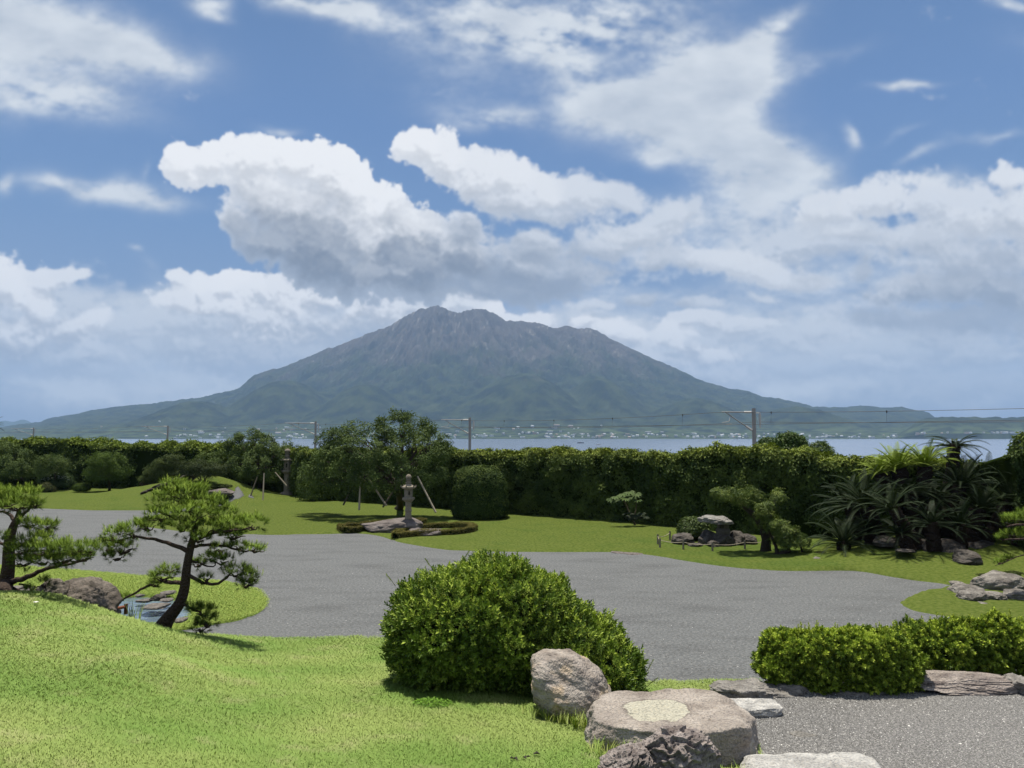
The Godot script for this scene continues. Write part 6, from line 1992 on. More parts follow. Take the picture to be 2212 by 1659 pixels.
func stones() -> void:
	# by the terrace, near the eye
	var warm := {"dark": Color(0.22, 0.192, 0.172), "light": Color(0.42, 0.385, 0.35), "stain": Color(0.44, 0.35, 0.25), "res": 52, "rough": 0.07, "crack": 0.03, "cuts": 3, "power": 2.4, "cut_from": 0.8}
	var o := warm.duplicate()
	o.roll = -0.5
	o.power = 2.15
	o.planes = [[Vector3(-0.2, 0.5, 1), 0.84]]
	rock("leaning brown boulder with an ochre face at the foot of the big bush", 1226, 1486, 9.75, 98, 68, 0.45, 801, o, "boulder", "boulder")
	o = warm.duplicate()
	o.res = 84
	o.planes = [[Vector3(-0.03, 1, 0.14), 0.66], [Vector3(1, 0.1, 0.25), 0.86], [Vector3(0.7, 0.9, 0.1), 0.90], [Vector3(-0.55, 0.2, 1), 0.88], [Vector3(0.45, 0.1, 1), 0.88]]
	o.patch = [-0.20, 0.0, 0.36, 0.40, Color(0.46, 0.45, 0.375)]
	o.stain = Color(0.29, 0.262, 0.24)
	o.power = 2.8
	o.cuts = 0
	o.rough = 0.055
	rock("wide flat-topped boulder with a pale cut face on top", 1460, 1608, 8.75, 190, 106, 0.62, 802, o, "boulder", "boulder")
	var slate := {"dark": Color(0.14, 0.12, 0.115), "light": Color(0.36, 0.325, 0.31), "res": 64, "rough": 0.05, "crack": 0.05, "cuts": 8, "layer": 0.24, "beds": 4.5, "bed": Vector3(-0.55, 1, 0.25), "power": 2.2, "cut_from": 0.6}
	o = slate.duplicate()
	o.roll = -0.30
	rock("jagged layered rock with ledges in front of the flat-topped boulder", 1462, 1652, 7.7, 98, 84, 0.36, 803, o)
	o = slate.duplicate()
	o.roll = 0.35
	rock("low jagged layered rock at the bottom edge, left of the taller jagged one", 1352, 1660, 7.55, 74, 42, 0.28, 804, o)
	var pale := {"dark": Color(0.30, 0.30, 0.295), "light": Color(0.55, 0.55, 0.535), "res": 40, "rough": 0.07, "crack": 0.04, "cuts": 4, "power": 2.6, "planes": [[Vector3(0.05, 1, 0.1), 0.6]], "cut_from": 0.75}
	rock("flat whitish stone lying against the right end of the flat-topped boulder", 1620, 1528, 10.3, 66, 17, 0.24, 805, pale)
	o = pale.duplicate()
	o.seed = 1
	rock("large whitish stone cut off by the bottom edge, at the corner of the terrace", 1765, 1692, 7.9, 152, 62, 0.55, 806, o)
	var dull := {"dark": Color(0.14, 0.133, 0.125), "light": Color(0.31, 0.30, 0.285), "res": 36, "rough": 0.16, "crack": 0.06, "cuts": 6, "layer": 0.08, "power": 2.3}
	rock("rough grey edging rock at the left end of the low clipped hedge", 1622, 1500, 10.95, 84, 28, 0.36, 807, dull)
	rock("small dark edging rock under the left end of the low clipped hedge", 1706, 1494, 11.1, 40, 15, 0.2, 808, dull)
	rock("small grey stone lying alone on the gravel terrace", 1734, 1589, 9.52, 27, 8, 0.11, 809, {"dark": Color(0.12, 0.115, 0.105), "light": Color(0.25, 0.245, 0.235), "res": 20, "rough": 0.14, "planes": [[Vector3(0.1, 1, 0.2), 0.5]]})
	o = slate.duplicate()
	o.layer = 0.10
	o.bed = Vector3(0.02, 1, 0.1)
	o.beds = 3.5
	o.light = Color(0.40, 0.36, 0.33)
	o.power = 3.2
	o.roll = -0.03
	rock("long log-shaped edging rock under the low clipped hedge", 2066, 1480, 11.2, 122, 24, 0.30, 810, o)
	rock("dark rounded edging rock at the right border, end of the long one", 2206, 1483, 11.1, 30, 21, 0.28, 811, dull)
	rock("low grey edging rock hidden under the middle of the clipped hedge", 1840, 1492, 11.15, 90, 9, 0.25, 812, dull)
	# by the pond
	var pr := {"dark": Color(0.09, 0.080, 0.070), "light": Color(0.21, 0.185, 0.165), "res": 40, "rough": 0.12, "crack": 0.05, "cuts": 5, "cut_from": 0.66, "power": 2.4}
	o = pr.duplicate()
	o.planes = [[Vector3(0.75, 0.62, 0.2), 0.60], [Vector3(-0.05, 1, 0.1), 0.86], [Vector3(-0.3, 0.1, 1), 0.7]]
	rock("large brown rock with a slanting right side at the pond, between the two pines", 176, 1306, 14.3, 70, 58, 0.6, 821, o)
	o = pr.duplicate()
	o.light = Color(0.24, 0.215, 0.185)
	rock("paler upright rock leaning on the large brown pond rock", 108, 1294, 14.0, 30, 38, 0.35, 822, o)
	var wet := {"dark": Color(0.10, 0.092, 0.085), "light": Color(0.24, 0.225, 0.21), "res": 16, "rough": 0.10, "planes": [[Vector3(0.05, 1, 0.1), 0.55]], "power": 2.5}
	var n := 830
	for s in [["flat ledge stone at the foot of the large brown pond rock", 192, 1320, 14.4, 44, 9, 0.3], ["squared stone under the wooden water spout", 246, 1323, 14.6, 12, 8, 0.15],
		["broad flat stone standing in the open pond water", 336, 1309, 17.5, 29, 4.5, 0.28], ["flat stone at the far rim of the pond, left of the dark boulder", 312, 1297, 18.3, 17, 4, 0.16], ["dark rounded boulder at the far rim of the pond", 340, 1290, 18.3, 16, 7, 0.2], ["pale flat stone at the right of the dark pond boulder", 357, 1296, 18.1, 15, 4, 0.16], ["low slab on the grass behind the pond's dark boulder", 363, 1280, 19.2, 15, 4, 0.2], ["small stone at the rim of the pond, leftmost of the far group", 302, 1286, 18.8, 8, 4, 0.15],
		["flat rim stone half behind the rushes", 216, 1290, 18.2, 12, 3, 0.2], ["flat rim stone at the left end of the pond, outermost", 20, 1274, 18.4, 20, 5, 0.4], ["flat rim stone at the left end of the pond, beside the pine limb", 54, 1275, 18.6, 14, 6, 0.3], ["dark rim stone left of the paler upright rock", 78, 1284, 17.4, 18, 6, 0.3], ["rim stone under the trunk of the leaning pine", 392, 1338, 15.6, 10, 5, 0.2]]:
		var w := wet.duplicate()
		if s[0].begins_with("dark"):
			w.dark = Color(0.05, 0.047, 0.042); w.light = Color(0.11, 0.10, 0.09)
			w.planes = []
		rock(s[0], s[1], s[2], s[3], s[4], s[5], s[6], n, w)
		n += 1
	# right-hand lawn
	var r := {"dark": Color(0.12, 0.112, 0.105), "light": Color(0.30, 0.285, 0.265), "res": 30, "rough": 0.09, "crack": 0.03, "cuts": 5, "power": 2.3, "cut_from": 0.7}
	n = 850
	for s in [["largest grey boulder of the group at the right edge", 2160, 1264, 20.3, 52, 30, 0.6], ["slanting grey rock on the left of the right-edge group", 2088, 1279, 19.6, 34, 15, 0.45], ["front rock of the right-edge group, with a pale ridge", 2100, 1292, 18.9, 30, 17, 0.4], ["low rock between the front rock and the largest boulder at the right edge", 2142, 1290, 19.0, 24, 13, 0.4], ["rounded rock cut by the right picture edge", 2200, 1290, 19.0, 34, 15, 0.45], ["small flat stone in the grass before the right-edge group", 2121, 1306, 18.4, 15, 5, 0.2], ["flat stone set in the lawn's rim at the end of the gravel", 2068, 1261, 20.6, 14, 5, 0.25]]:
		rock(s[0], s[1], s[2], s[3], s[4], s[5], s[6], n, r)
		n += 1
	r = {"dark": Color(0.055, 0.050, 0.046), "light": Color(0.135, 0.125, 0.115), "res": 22, "rough": 0.09, "crack": 0.03, "cuts": 6, "power": 2.3, "cut_from": 0.65}
	for s in [["big grey stone among the cycads, under their drooping fronds", 2025, 1192, 24.2, 58, 30, 0.7], ["slab stone sloping to the right beside the cycad clump", 2113, 1183, 24.4, 44, 16, 0.6], ["wedge-shaped stone in front of the cycad clump", 2083, 1206, 22.9, 30, 17, 0.5], ["low pale rock at the left foot of the cycad clump", 1910, 1171, 24.8, 26, 13, 0.5], ["thin flat stone lying before the cycad clump", 1952, 1189, 23.6, 20, 5, 0.3]]:
		rock(s[0], s[1], s[2], s[3], s[4], s[5], s[6], n, r)
		n += 1
	rock("small grey rock before the tiny dome shrub on the right lawn", 1773, 1213, 24.4, 20, 11, 0.25, n, {"dark": Color(0.10, 0.095, 0.088), "light": Color(0.24, 0.225, 0.21), "res": 18, "cuts": 5})
	# rocks that carry the mushroom lantern
	n = 880
	for s in [["low dark rock on the left of the mushroom lantern, under the shrub", 1476, 1166, 28.4, 25, 14, 0.5], ["hollowed dark rock just left of the mushroom lantern's stem", 1528, 1164, 28.3, 22, 18, 0.5], ["tall rock that carries the mushroom lantern's stem", 1563, 1168, 28.0, 24, 19, 0.5], ["rock right of the mushroom lantern's stem", 1590, 1166, 28.2, 20, 19, 0.5], ["outermost rock on the right of the mushroom lantern", 1615, 1168, 28.2, 18, 14, 0.4], ["small rock lying in front of the mushroom lantern", 1541, 1176, 27.5, 12, 8, 0.25], ["flat low stone before the mushroom lantern's left rocks", 1503, 1178, 27.6, 16, 5, 0.25]]:
		rock(s[0], s[1], s[2], s[3], s[4], s[5], s[6], n, r)
		n += 1
	# flat ones in the middle lawn
	var lilac := {"dark": Color(0.12, 0.105, 0.10), "light": Color(0.215, 0.195, 0.19), "res": 30, "rough": 0.07, "cuts": 4, "power": 2.2, "crack": 0.03}
	o = lilac.duplicate()
	o.planes = [[Vector3(-0.35, 1, 0.1), 0.62]]
	rock("broad low boulder that carries the nearer stone lantern", 848, 1137, 32.2, 64, 21, 0.9, 891, o, "boulder", "boulder")
	o.planes = [[Vector3(0.0, 1, 0.15), 0.6]]
	rock("flat rock lying inside the nearer clipped edging", 920, 1149, 30.9, 38, 10, 0.6, 892, o)
	o.planes = [[Vector3(0, 1, 0.1), 0.4]]
	rock("flat stepping slab set in the rim of the middle lawn, left piece", 1340, 1193, 26.7, 20, 5, 0.35, 893, o, "slab", "stone slab")
	rock("flat stepping slab set in the rim of the middle lawn, right piece", 1370, 1196, 26.4, 22, 5, 0.35, 894, o, "slab", "stone slab")
	# the mound at the back left
	var black := {"dark": Color(0.030, 0.027, 0.024), "light": Color(0.075, 0.066, 0.058), "res": 16, "rough": 0.12, "cuts": 5}
	n = 900
	for s in [["dark sloping rock on the left mound, topmost of the ledge", 404, 1034, 47.6, 20, 9, 0.8], ["dark sloping rock on the left mound, second from the top of the ledge", 376, 1041, 47.4, 20, 8, 0.8], ["dark sloping rock on the left mound, middle of the ledge", 350, 1050, 47.2, 18, 6, 0.7], ["dark low rock on the left mound, second lowest of the ledge", 330, 1058, 47.0, 14, 5, 0.6], ["dark low rock at the foot of the left mound", 314, 1064, 46.6, 10, 4, 0.5]]:
		var p := black.duplicate()
		p.roll = 0.32
		rock(s[0], s[1], s[2], s[3], s[4], s[5], s[6], n, p)
		n += 1
	rock("pale flat rock in the side of the left mound", 478, 1063, 45.4, 26, 9, 0.8, 906, lilac)
	bush("azalea", "low clipped azalea strip on the left mound above the pale rock", "shrub", [ell(474, 1050, 46.0, 27, 5, 0.5)], spray(29, 8, 0.05, 0.025, 0.05), M.dull_leaf, 420, 907, {"dark": Color(0.04, 0.055, 0.016), "light": Color(0.08, 0.10, 0.028), "rough": 0.03, "shell": 0.06, "size": Vector2(0.7, 1.0)}, 0.8)
	bush("azalea", "brownish low azalea heap at the left end of the mound", "shrub", [ell(316, 1045, 50.5, 12, 7, 0.5), ell(332, 1042, 50.5, 12, 7, 0.5)], spray(29, 8, 0.05, 0.025, 0.05), M.dull_leaf, 420, 908, {"dark": Color(0.085, 0.065, 0.045), "light": Color(0.14, 0.11, 0.075), "rough": 0.03, "shell": 0.06, "size": Vector2(0.7, 1.0)}, 0.8)
	for s in [[546, 1059, 49.5, "highest stepping stone of the path up the left mound"], [538, 1064, 48.2, "middle stepping stone of the path up the left mound"], [531, 1069, 47.0, "lowest stepping stone of the path up the left mound"]]:
		rock(s[3], s[0], s[1], s[2], 10, 3, 0.35, 910 + int(s[0]), lilac, "stepping_stone", "stone slab", "stepping stones up the mound")

# ---------------------------------------------------------------- lanterns
func stone_lantern(label: String, at: Vector3, high: float, cut: Array, wide: Array, turn: float) -> void:
	# cut: heights of base, shaft, platform, box, roof, neck as shares; wide: base, shaft, platform, box, roof, ball in metres
	var t := thing("stone_lantern", label, "stone lantern", at)
	var c1 := Color(0.24, 0.215, 0.175)
	var y := func(i): return high * cut[i]
	var m := Mesher.new()
	m.tint = c1
	if cut[0] > 0.0:
		var b: float = wide[0] / 2
		m.lathe(at, [Vector2(b, -0.1), Vector2(b, y.call(0) * 0.5), Vector2(b * 0.94, y.call(0) * 0.58), Vector2(b * 0.72, y.call(0) * 0.9), Vector2(b * 0.62, y.call(0)), Vector2(0, y.call(0))], 6, turn)
		part("base", m.mesh(), M.far_stone, t)
		m = Mesher.new()
	var s: float = wide[1] / 2
	var y0: float = y.call(0)
	var y1: float = y.call(1)
	var mid := lerpf(y0, y1, 0.46)
	m.tint = c1 * 1.05
	m.lathe(at, [Vector2(s * 1.12, y0 - 0.05), Vector2(s * 1.1, y0 + 0.03), Vector2(s, y0 + 0.06), Vector2(s * 0.95, mid - 0.05), Vector2(s * 1.1, mid - 0.03), Vector2(s * 1.12, mid), Vector2(s * 1.1, mid + 0.03), Vector2(s * 0.95, mid + 0.05), Vector2(s * 0.96, y1 - 0.04), Vector2(s * 1.1, y1)], 20)
	part("shaft", m.mesh(), M.far_stone, t)
	m = Mesher.new()
	m.tint = c1 * 0.95
	var p: float = wide[2] / 2
	var y2: float = y.call(2)
	m.lathe(at, [Vector2(0, y1), Vector2(s * 1.25, y1), Vector2(p * 0.92, lerpf(y1, y2, 0.45)), Vector2(p, lerpf(y1, y2, 0.5)), Vector2(p, lerpf(y1, y2, 0.85)), Vector2(p * 0.9, y2), Vector2(0, y2)], 6, turn)
	part("platform", m.mesh(), M.far_stone, t)
	# the fire box: six walls, each pierced
	m = Mesher.new()
	m.tint = c1
	var f: float = wide[3] / 2
	var y3: float = y.call(3)
	for k in 6:
		var a0 := turn + TAU * k / 6
		var a1 := turn + TAU * (k + 1) / 6
		var e0 := at + Vector3(cos(a0), 0, -sin(a0)) * f
		var e1 := at + Vector3(cos(a1), 0, -sin(a1)) * f
		var q := func(u: float, v: float, d := 0.0): return e0.lerp(e1, u) * (1.0 - d) + at * d + Vector3.UP * lerpf(y2, y3, v)
		if k % 2 == 0:
			var u0 := 0.26
			var u1 := 0.74
			var v0 := 0.30
			var v1 := 0.78
			m.flat4(q.call(0, 0), q.call(1, 0), q.call(1, v0), q.call(0, v0))
			m.flat4(q.call(0, v1), q.call(1, v1), q.call(1, 1), q.call(0, 1))
			m.flat4(q.call(0, v0), q.call(u0, v0), q.call(u0, v1), q.call(0, v1))
			m.flat4(q.call(u1, v0), q.call(1, v0), q.call(1, v1), q.call(u1, v1))
			for w in [[u0, v0, u1, v0], [u1, v0, u1, v1], [u1, v1, u0, v1], [u0, v1, u0, v0]]:
				m.flat4(q.call(w[0], w[1]), q.call(w[2], w[3]), q.call(w[2], w[3], 0.3), q.call(w[0], w[1], 0.3))
		else:
			m.flat4(q.call(0, 0), q.call(1, 0), q.call(1, 1), q.call(0, 1))
			# a small carved boss
			m.flat4(q.call(0.35, 0.4, -0.03), q.call(0.65, 0.4, -0.03), q.call(0.65, 0.7, -0.03), q.call(0.35, 0.7, -0.03))
	part("fire_box", m.mesh(), M.far_stone, t)
	# the roof, its six corners curled up
	m = Mesher.new()
	m.tint = c1 * 1.12
	var w: float = wide[4] / 2
	var y4: float = y.call(4)
	var d := y4 - y3
	m.lathe(at, [Vector2(0, y3), Vector2(f * 1.05, y3), Vector2(w * 0.94, y3 + d * 0.12), Vector2(w, y3 + d * 0.22), Vector2(w * 0.97, y3 + d * 0.42), Vector2(w * 0.72, y3 + d * 0.56), Vector2(w * 0.46, y3 + d * 0.80), Vector2(w * 0.28, y4), Vector2(0, y4)], 6, turn)
	for k in 6:
		var a := turn + TAU * k / 6
		var o := Vector3(cos(a), 0, -sin(a))
		m.tube([at + o * w * 0.78 + Vector3.UP * (y3 + d * 0.36), at + o * w * 0.98 + Vector3.UP * (y3 + d * 0.34), at + o * w * 1.10 + Vector3.UP * (y3 + d * 0.50), at + o * w * 1.04 + Vector3.UP * (y3 + d * 0.68)], [w * 0.10, w * 0.13, w * 0.12, w * 0.07], 6)
	part("roof", m.mesh(), M.far_stone, t)
	m = Mesher.new()
	m.tint = c1 * 0.9
	var y5: float = y.call(5)
	var b2: float = wide[5] / 2
	m.lathe(at, [Vector2(b2 * 0.8, y4 - 0.01), Vector2(b2 * 1.05, lerpf(y4, y5, 0.2)), Vector2(b2 * 0.6, lerpf(y4, y5, 0.45)), Vector2(b2 * 0.75, lerpf(y4, y5, 0.7)), Vector2(b2 * 0.95, lerpf(y4, y5, 0.85)), Vector2(b2 * 0.6, y5), Vector2(b2 * 0.9, lerpf(y5, high, 0.2)), Vector2(b2, lerpf(y5, high, 0.45)), Vector2(b2 * 0.85, lerpf(y5, high, 0.7)), Vector2(b2 * 0.45, lerpf(y5, high, 0.92)), Vector2(0, high)], 18)
	part("finial", m.mesh(), M.far_stone, t)

func lanterns() -> void:
	var p := far(882, 1118.5, 32.0)
	stone_lantern("stone lantern with a curled roof standing on the low boulder before the propped tree", p, 93 * 32.0 / FOCAL, [0.0, 0.365, 0.47, 0.655, 0.79, 0.88], [0, 0.26, 0.52, 0.35, 0.58, 0.25], 0.35)
	p = on(619, 1073, 0.06)
	var k: float = -p.z / FOCAL
	stone_lantern("taller stone lantern on a six-sided base against the dark hedge, farther left", p, 103 * k, [0.10, 0.48, 0.555, 0.735, 0.82, 0.915], [32 * k, 13.2 * k, 26 * k, 17 * k, 27 * k, 12.5 * k], 0.1)
	# the mushroom-shaped one
	var d := 28.1
	var t := thing("mushroom_lantern", "mushroom-shaped lantern: thin rough stone cap on a squat stem over dark rocks", "stone lantern", far(1556, 1150, d))
	var m := Mesher.new()
	m.tint = Color(0.13, 0.12, 0.105)
	var c := far(1562, 1150, d)
	m.lathe(c, [Vector2(0.24, -0.1), Vector2(0.27, 0.05), Vector2(0.24, 0.12), Vector2(0.20, 0.16), Vector2(0.22, 0.22), Vector2(0.20, 0.36), Vector2(0.15, 0.40), Vector2(0, 0.40)], 14)
	part("stem", m.mesh(), M.far_stone, t)
	m = Mesher.new()
	m.tint = Color(0.07, 0.065, 0.058)  # solid darker block: the shade inside the opening is put into its colour
	m.box(c + Vector3(-0.17, 0.18, 0.06), c + Vector3(-0.03, 0.33, 0.23))
	part("opening_shade", m.mesh(), M.far_stone, t)
	var cap := rock_mesh(Vector3(37.5 * d / FOCAL, 0.24, 0.52), 930, {"dark": Color(0.18, 0.175, 0.165), "light": Color(0.34, 0.335, 0.32), "res": 30, "rough": 0.13, "cuts": 3, "power": 2.2, "planes": [[Vector3(0, -1, 0), 0.12]], "crack": 0.05})
	var o := part("cap", cap, M.far_stone, t)
	o.position = far(1544, 1128, d) - t.position
	o.rotation.z = -0.06
	# the rope fence round it
	var tops := []
	var posts := [[1421, 1154, 1176], [1425.5, 1162.5, 1183], [1476, 1167, 1187.5], [1539, 1171, 1191], [1609, 1167, 1188.5], [1671, 1158, 1180], [1447, 1147, 1167]]
	var say := ["leftmost post of the rope fence, in the back row", "left front corner post of the rope fence", "second front post of the rope fence from the left", "middle front post of the rope fence, before the small rock", "front post of the rope fence right of the mushroom lantern", "post of the rope fence behind the plum trunk", "back post of the rope fence, beside the shrub"]
	for i in posts.size():
		var q: Array = posts[i]
		var foot := on(q[0], q[2], 0.06)
		var tip := far(q[0], q[1], -foot.z)
		m = Mesher.new()
		m.tint = Color(0.20, 0.175, 0.14)
		m.tube([foot - Vector3.UP * 0.06, foot.lerp(tip, 0.5), tip - Vector3.UP * 0.02, tip], [0.036, 0.034, 0.034, 0.026], 8)
		single("fence_post", m.mesh(), M.wood, say[i], "fence post", Vector3.ZERO, "posts of the rope fence")
		tops.push_back(tip - Vector3.UP * 0.07)
	m = Mesher.new()
	m.tint = Color(0.30, 0.27, 0.20)
	var order := [6, 0, 1, 2, 3, 4, 5]
	for i in order.size() - 1:
		var a: Vector3 = tops[order[i]]
		var b: Vector3 = tops[order[i + 1]]
		var pts := []
		for j in 9:
			var f := j / 8.0
			pts.push_back(a.lerp(b, f) - Vector3.UP * 0.05 * sin(PI * f) * (b - a).length())
		m.tube(pts, taper(9, 0.012, 0.012), 5)
	single("fence_rope", m.mesh(), M.wood, "thin pale rope strung round the mushroom lantern from post to post", "rope")

func props() -> void:
	# poles that prop the two cherry trees
	var n := 0
	for s in [[779, 1023, 776, 1096, 36.0, "upright pale pole propping the broad tree, leftmost bright one"], [793, 1030, 832, 1088, 36.6, "slanting pole under the broad tree, from upper left to lower right"], [866, 1036, 830, 1091, 36.8, "darker slanting pole crossing the foot of the first slanting one under the broad tree"], [902, 1029, 939, 1102, 35.4, "slanting pale pole right of the nearer stone lantern"], [764, 1046, 744, 1086, 37.6, "dark slanting pole at the left under the broad tree"], [880, 1032, 862, 1038, 36.4, "short crossbar tying the poles behind the nearer lantern"], [570.5, 1022, 568, 1078, 46.4, "upright pole propping the tree left of the tall lantern"], [594, 1020, 616, 1046, 48.4, "slanting pole behind the shaft of the tall lantern"], [556, 1030, 540, 1075, 47.0, "dark slanting pole at the left under the spreading tree"]]:
		var a := far(s[0], s[1], s[4])
		var b := far(s[2], s[3], s[4] - (0.5 if s[3] > 1060 else 0.0))
		var m := Mesher.new()
		m.tint = Color(0.30, 0.26, 0.20) if not "dark" in s[5] else Color(0.10, 0.088, 0.07)
		m.tube([a, a.lerp(b, 0.33), a.lerp(b, 0.66), b + (b - a).normalized() * 0.12], [0.036, 0.04, 0.043, 0.046], 8)
		single("support_pole", m.mesh(), M.wood, s[5], "pole", Vector3.ZERO, "poles propping the trees")
		n += 1
	# the wooden spout at the pond
	var a := far(237, 1317, 14.9)
	var b := far(272, 1310.5, 15.2)
	var t := thing("water_spout", "red-brown wooden water spout reaching over the pond", "water spout", a)
	var m := Mesher.new()
	m.tint = Color(0.20, 0.075, 0.045)
	m.tube([a, a.lerp(b, 0.5), b], [0.032, 0.032, 0.028], 8)
	part("trough", m.mesh(), M.wood, t)
	m = Mesher.new()
	m.tint = Color(0.12, 0.05, 0.03)
	m.tube([b + Vector3(0, -0.14, 0), b + Vector3(0, 0.05, 0)], [0.036, 0.036], 8)
	part("stop", m.mesh(), M.wood, t)
	# a marker stake where the lawn meets the gravel
	var q := far(829 / 1.0 * 0.549, 1394, 14.2)
	m = Mesher.new()
	m.tint = Color(0.55, 0.55, 0.52)
	m.tube([q - Vector3.UP * 0.04, q + Vector3.UP * 0.14], [0.012, 0.012], 6)
	single("marker_stake", m.mesh(), M.wood, "short white marker stake where the front lawn meets the gravel", "stake")

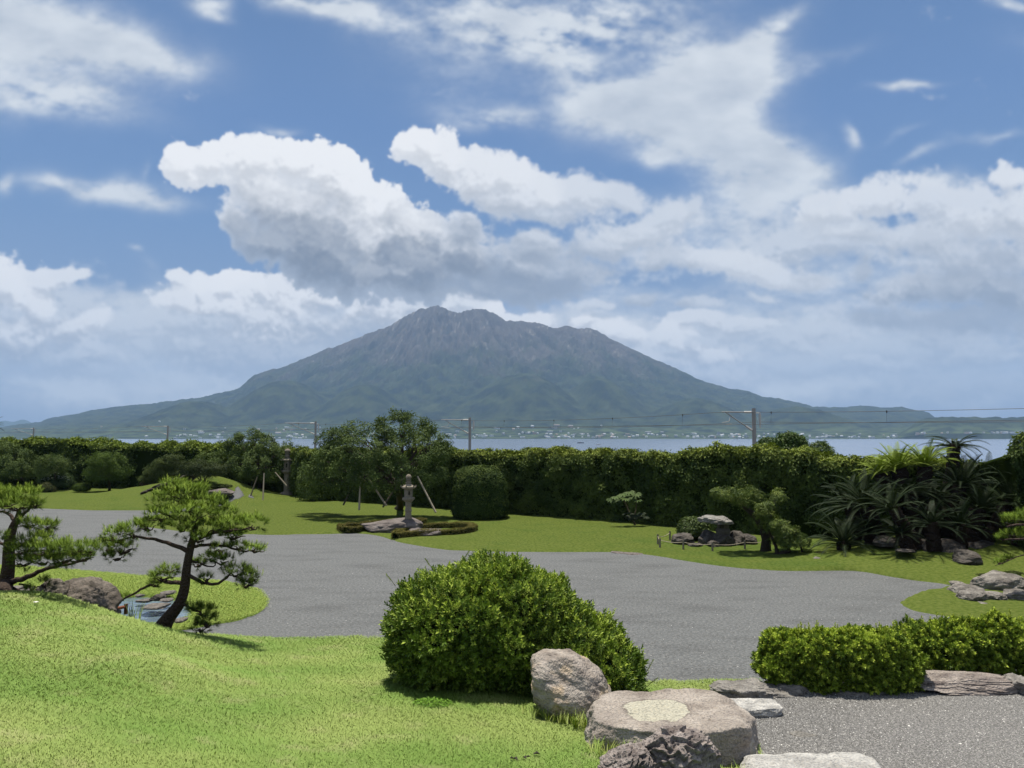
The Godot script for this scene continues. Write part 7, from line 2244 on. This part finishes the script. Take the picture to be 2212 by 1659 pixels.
# ---------------------------------------------------------------- the railway behind the hedge
func railway() -> void:
	var masts := [[1628, 62.0, "nearest railway mast, right of centre, with its bracket arm to the left"], [1015, 94.0, "second railway mast, right of the broad propped tree"], [682, 119.0, "third railway mast, left of the broad propped tree"], [363, 160.0, "fourth railway mast, over the left hedge"], [73, 210.0, "farthest railway mast, at the left edge"]]
	var tops := [882, 902, 910.5, 919.5, 923.5]
	var arms := [890.5, 907, 914, 921, 926]
	var reach := [75, 62, 64, 54, 44]
	var ends := []
	for i in 5:
		var d: float = masts[i][1]
		var k := d / FOCAL
		var px: float = masts[i][0]
		var foot := Vector3((px - MID.x) * k, 0, -d)
		var top := far(px, tops[i], d)
		var arm := far(px, arms[i], d)
		var t := thing("railway_mast", masts[i][2], "railway mast", foot, "masts of the railway")
		var m := Mesher.new()
		m.tint = Color(0.24, 0.235, 0.22)
		m.tube([foot, foot.lerp(top, 0.5), top], [0.19, 0.17, 0.155], 12)
		part("pole", m.mesh(), M.metal, t)
		var l: float = reach[i] * k
		var dir := Vector3(-1, 0, 0.22).normalized()
		var drop := minf(1.75, 42.0 * k)
		m = Mesher.new()
		m.tint = Color(0.24, 0.24, 0.24)
		m.tube([arm, arm + dir * l], [0.05, 0.045], 7)
		part("arm", m.mesh(), M.metal, t)
		m = Mesher.new()
		m.tint = Color(0.24, 0.24, 0.24)
		var low := arm - Vector3.UP * drop
		m.tube([low, (arm + dir * l * 0.9)], [0.05, 0.04], 7)
		part("brace", m.mesh(), M.metal, t)
		for q in [[arm, dir], [low, (arm + dir * l * 0.9 - low).normalized()]]:
			m = Mesher.new()
			m.tint = Color(0.46, 0.45, 0.43)
			var pts := []
			var rad := []
			for j in 13:
				pts.push_back(q[0] + q[1] * (0.22 + 0.05 * j))
				rad.push_back(0.10 if j % 2 else 0.065)
			m.tube(pts, rad, 9)
			part("insulator", m.mesh(), M.metal, t)
		m = Mesher.new()
		m.tint = Color(0.30, 0.30, 0.30)
		m.tube([arm + dir * l * 0.72 - Vector3.UP * 0.25, arm + dir * l * 0.78 - Vector3.UP * 0.75, arm + dir * l * 1.0 - Vector3.UP * 0.85], [0.03, 0.03, 0.025], 6)
		m.tube([arm + dir * l * 0.70 - Vector3.UP * 0.95, arm + dir * l * 0.98 - Vector3.UP * 1.02], [0.025, 0.025], 6)
		m.tube([arm + dir * l * 0.80, arm + dir * l * 0.66 - Vector3.UP * 0.55], [0.02, 0.02], 5)
		part("steady_arm", m.mesh(), M.metal, t)
		m = Mesher.new()
		m.tint = Color(0.45, 0.44, 0.42)
		var s := top + Vector3(0.46, -0.5, 0.1)
		m.tube([s + Vector3(-0.3, 0.12, 0), s + Vector3(0, 0.12, 0)], [0.03, 0.03], 6)
		m.tube([s + Vector3(0, 0.15, 0), s + Vector3(0, -0.05, 0), s + Vector3(0, -0.55, 0), s + Vector3(0, -1.1, 0)], [0.05, 0.10, 0.10, 0.05], 8)
		part("feeder_insulator", m.mesh(), M.metal, t)
		ends.push_back([arm + dir * l * 0.96, arm + dir * l * 0.98 - Vector3.UP * 1.02, s + Vector3(0, -0.6, 0)])
	# the wires run on from mast to mast, and past both edges
	var on_right: Vector3 = ends[0][0] + Vector3(27.0, 0.0, 34.0)
	ends.push_front([on_right + Vector3.UP * 0.15, on_right - Vector3.UP * 0.9, ends[0][2] + Vector3(27.0, 0.1, 34.0)])
	var on_left: Vector3 = ends[5][0] + Vector3(-60, 0, -45)
	ends.push_back([on_left, on_left - Vector3.UP * 1.0, ends[5][2] + Vector3(-60, 0, -45)])
	var say := ["carrier wire of the railway line, strung between the masts' arms, droppers hanging from it", "contact wire of the railway line, straight and lowest", "feeder wire on the far side of the railway masts"]
	for w in 3:
		var m := Mesher.new()
		m.tint = Color(0.09, 0.09, 0.09)
		var t := thing(["carrier_wire", "contact_wire", "feeder_wire"][w], say[w], "overhead wire", ends[1][w])
		var pts := []
		for i in ends.size() - 1:
			for j in 12:
				var f := j / 12.0
				pts.push_back((ends[i][w] as Vector3).lerp(ends[i + 1][w], f) - Vector3.UP * [0.45, 0.0, 0.35][w] * 4.0 * f * (1.0 - f) * 0.8)
		pts.push_back(ends[-1][w])
		m.tube(pts, taper(pts.size(), 0.016, 0.020), 5)
		part("wire", m.mesh(), M.metal, t)
		if w == 0:
			for i in 3:
				for j in 5:
					var f := (j + 0.5) / 5.0
					var a := (ends[i][0] as Vector3).lerp(ends[i + 1][0], f) - Vector3.UP * 0.45 * 3.2 * f * (1.0 - f)
					var b := (ends[i][1] as Vector3).lerp(ends[i + 1][1], f)
					m = Mesher.new()
					m.tint = Color(0.05, 0.05, 0.05)
					m.tube([a + Vector3.UP * 0.05, a - Vector3.UP * 0.06, a.lerp(b, 0.2), b], [0.05, 0.05, 0.008, 0.008], 5)
					part("dropper", m.mesh(), M.metal, t)
func _ready() -> void:
	rng.seed = 5
	var pitch := atan((HORIZON - MID.y) / FOCAL)
	look = Basis(Vector3.RIGHT, pitch)
	var cam := Camera3D.new()
	cam.name = "camera"
	cam.transform = Transform3D(look, EYE)
	cam.fov = rad_to_deg(2.0 * atan(829.5 / FOCAL))
	cam.near = 0.1
	cam.far = 30000.0
	add_child(cam)
	var env := Environment.new()
	env.tonemap_mode = Environment.TONE_MAPPER_LINEAR
	env.tonemap_exposure = 1.6
	env.background_mode = Environment.BG_SKY
	env.sky = Sky.new()
	var dome := PanoramaSkyMaterial.new()
	dome.panorama = ImageTexture.create_from_image(make_sky())
	env.sky.sky_material = dome
	env.sdfgi_enabled = true
	env.ssao_enabled = true
	env.ssil_enabled = true
	env.fog_enabled = true
	env.fog_density = 0.00008
	env.fog_light_color = Color(0.66, 0.81, 1.0)
	var around := WorldEnvironment.new()
	around.name = "surroundings"
	around.environment = env
	add_child(around)
	var sun := DirectionalLight3D.new()
	sun.name = "sun"
	sun.light_energy = 1.5
	sun.light_color = Color(1.0, 0.965, 0.90)
	sun.light_angular_distance = 0.6
	sun.shadow_enabled = true
	add_child(sun)
	sun.look_at_from_position(Vector3.ZERO, -Vector3(-0.06, sin(deg_to_rad(78)), -cos(deg_to_rad(78))), Vector3.RIGHT)
	materials()
	mountain()
	sea()
	town()
	ground()
	turf()
	hedges()
	far_trees()
	cycads()
	right_garden()
	borders()
	pines()
	box_bushes()
	stones()
	lanterns()
	props()
	railway()
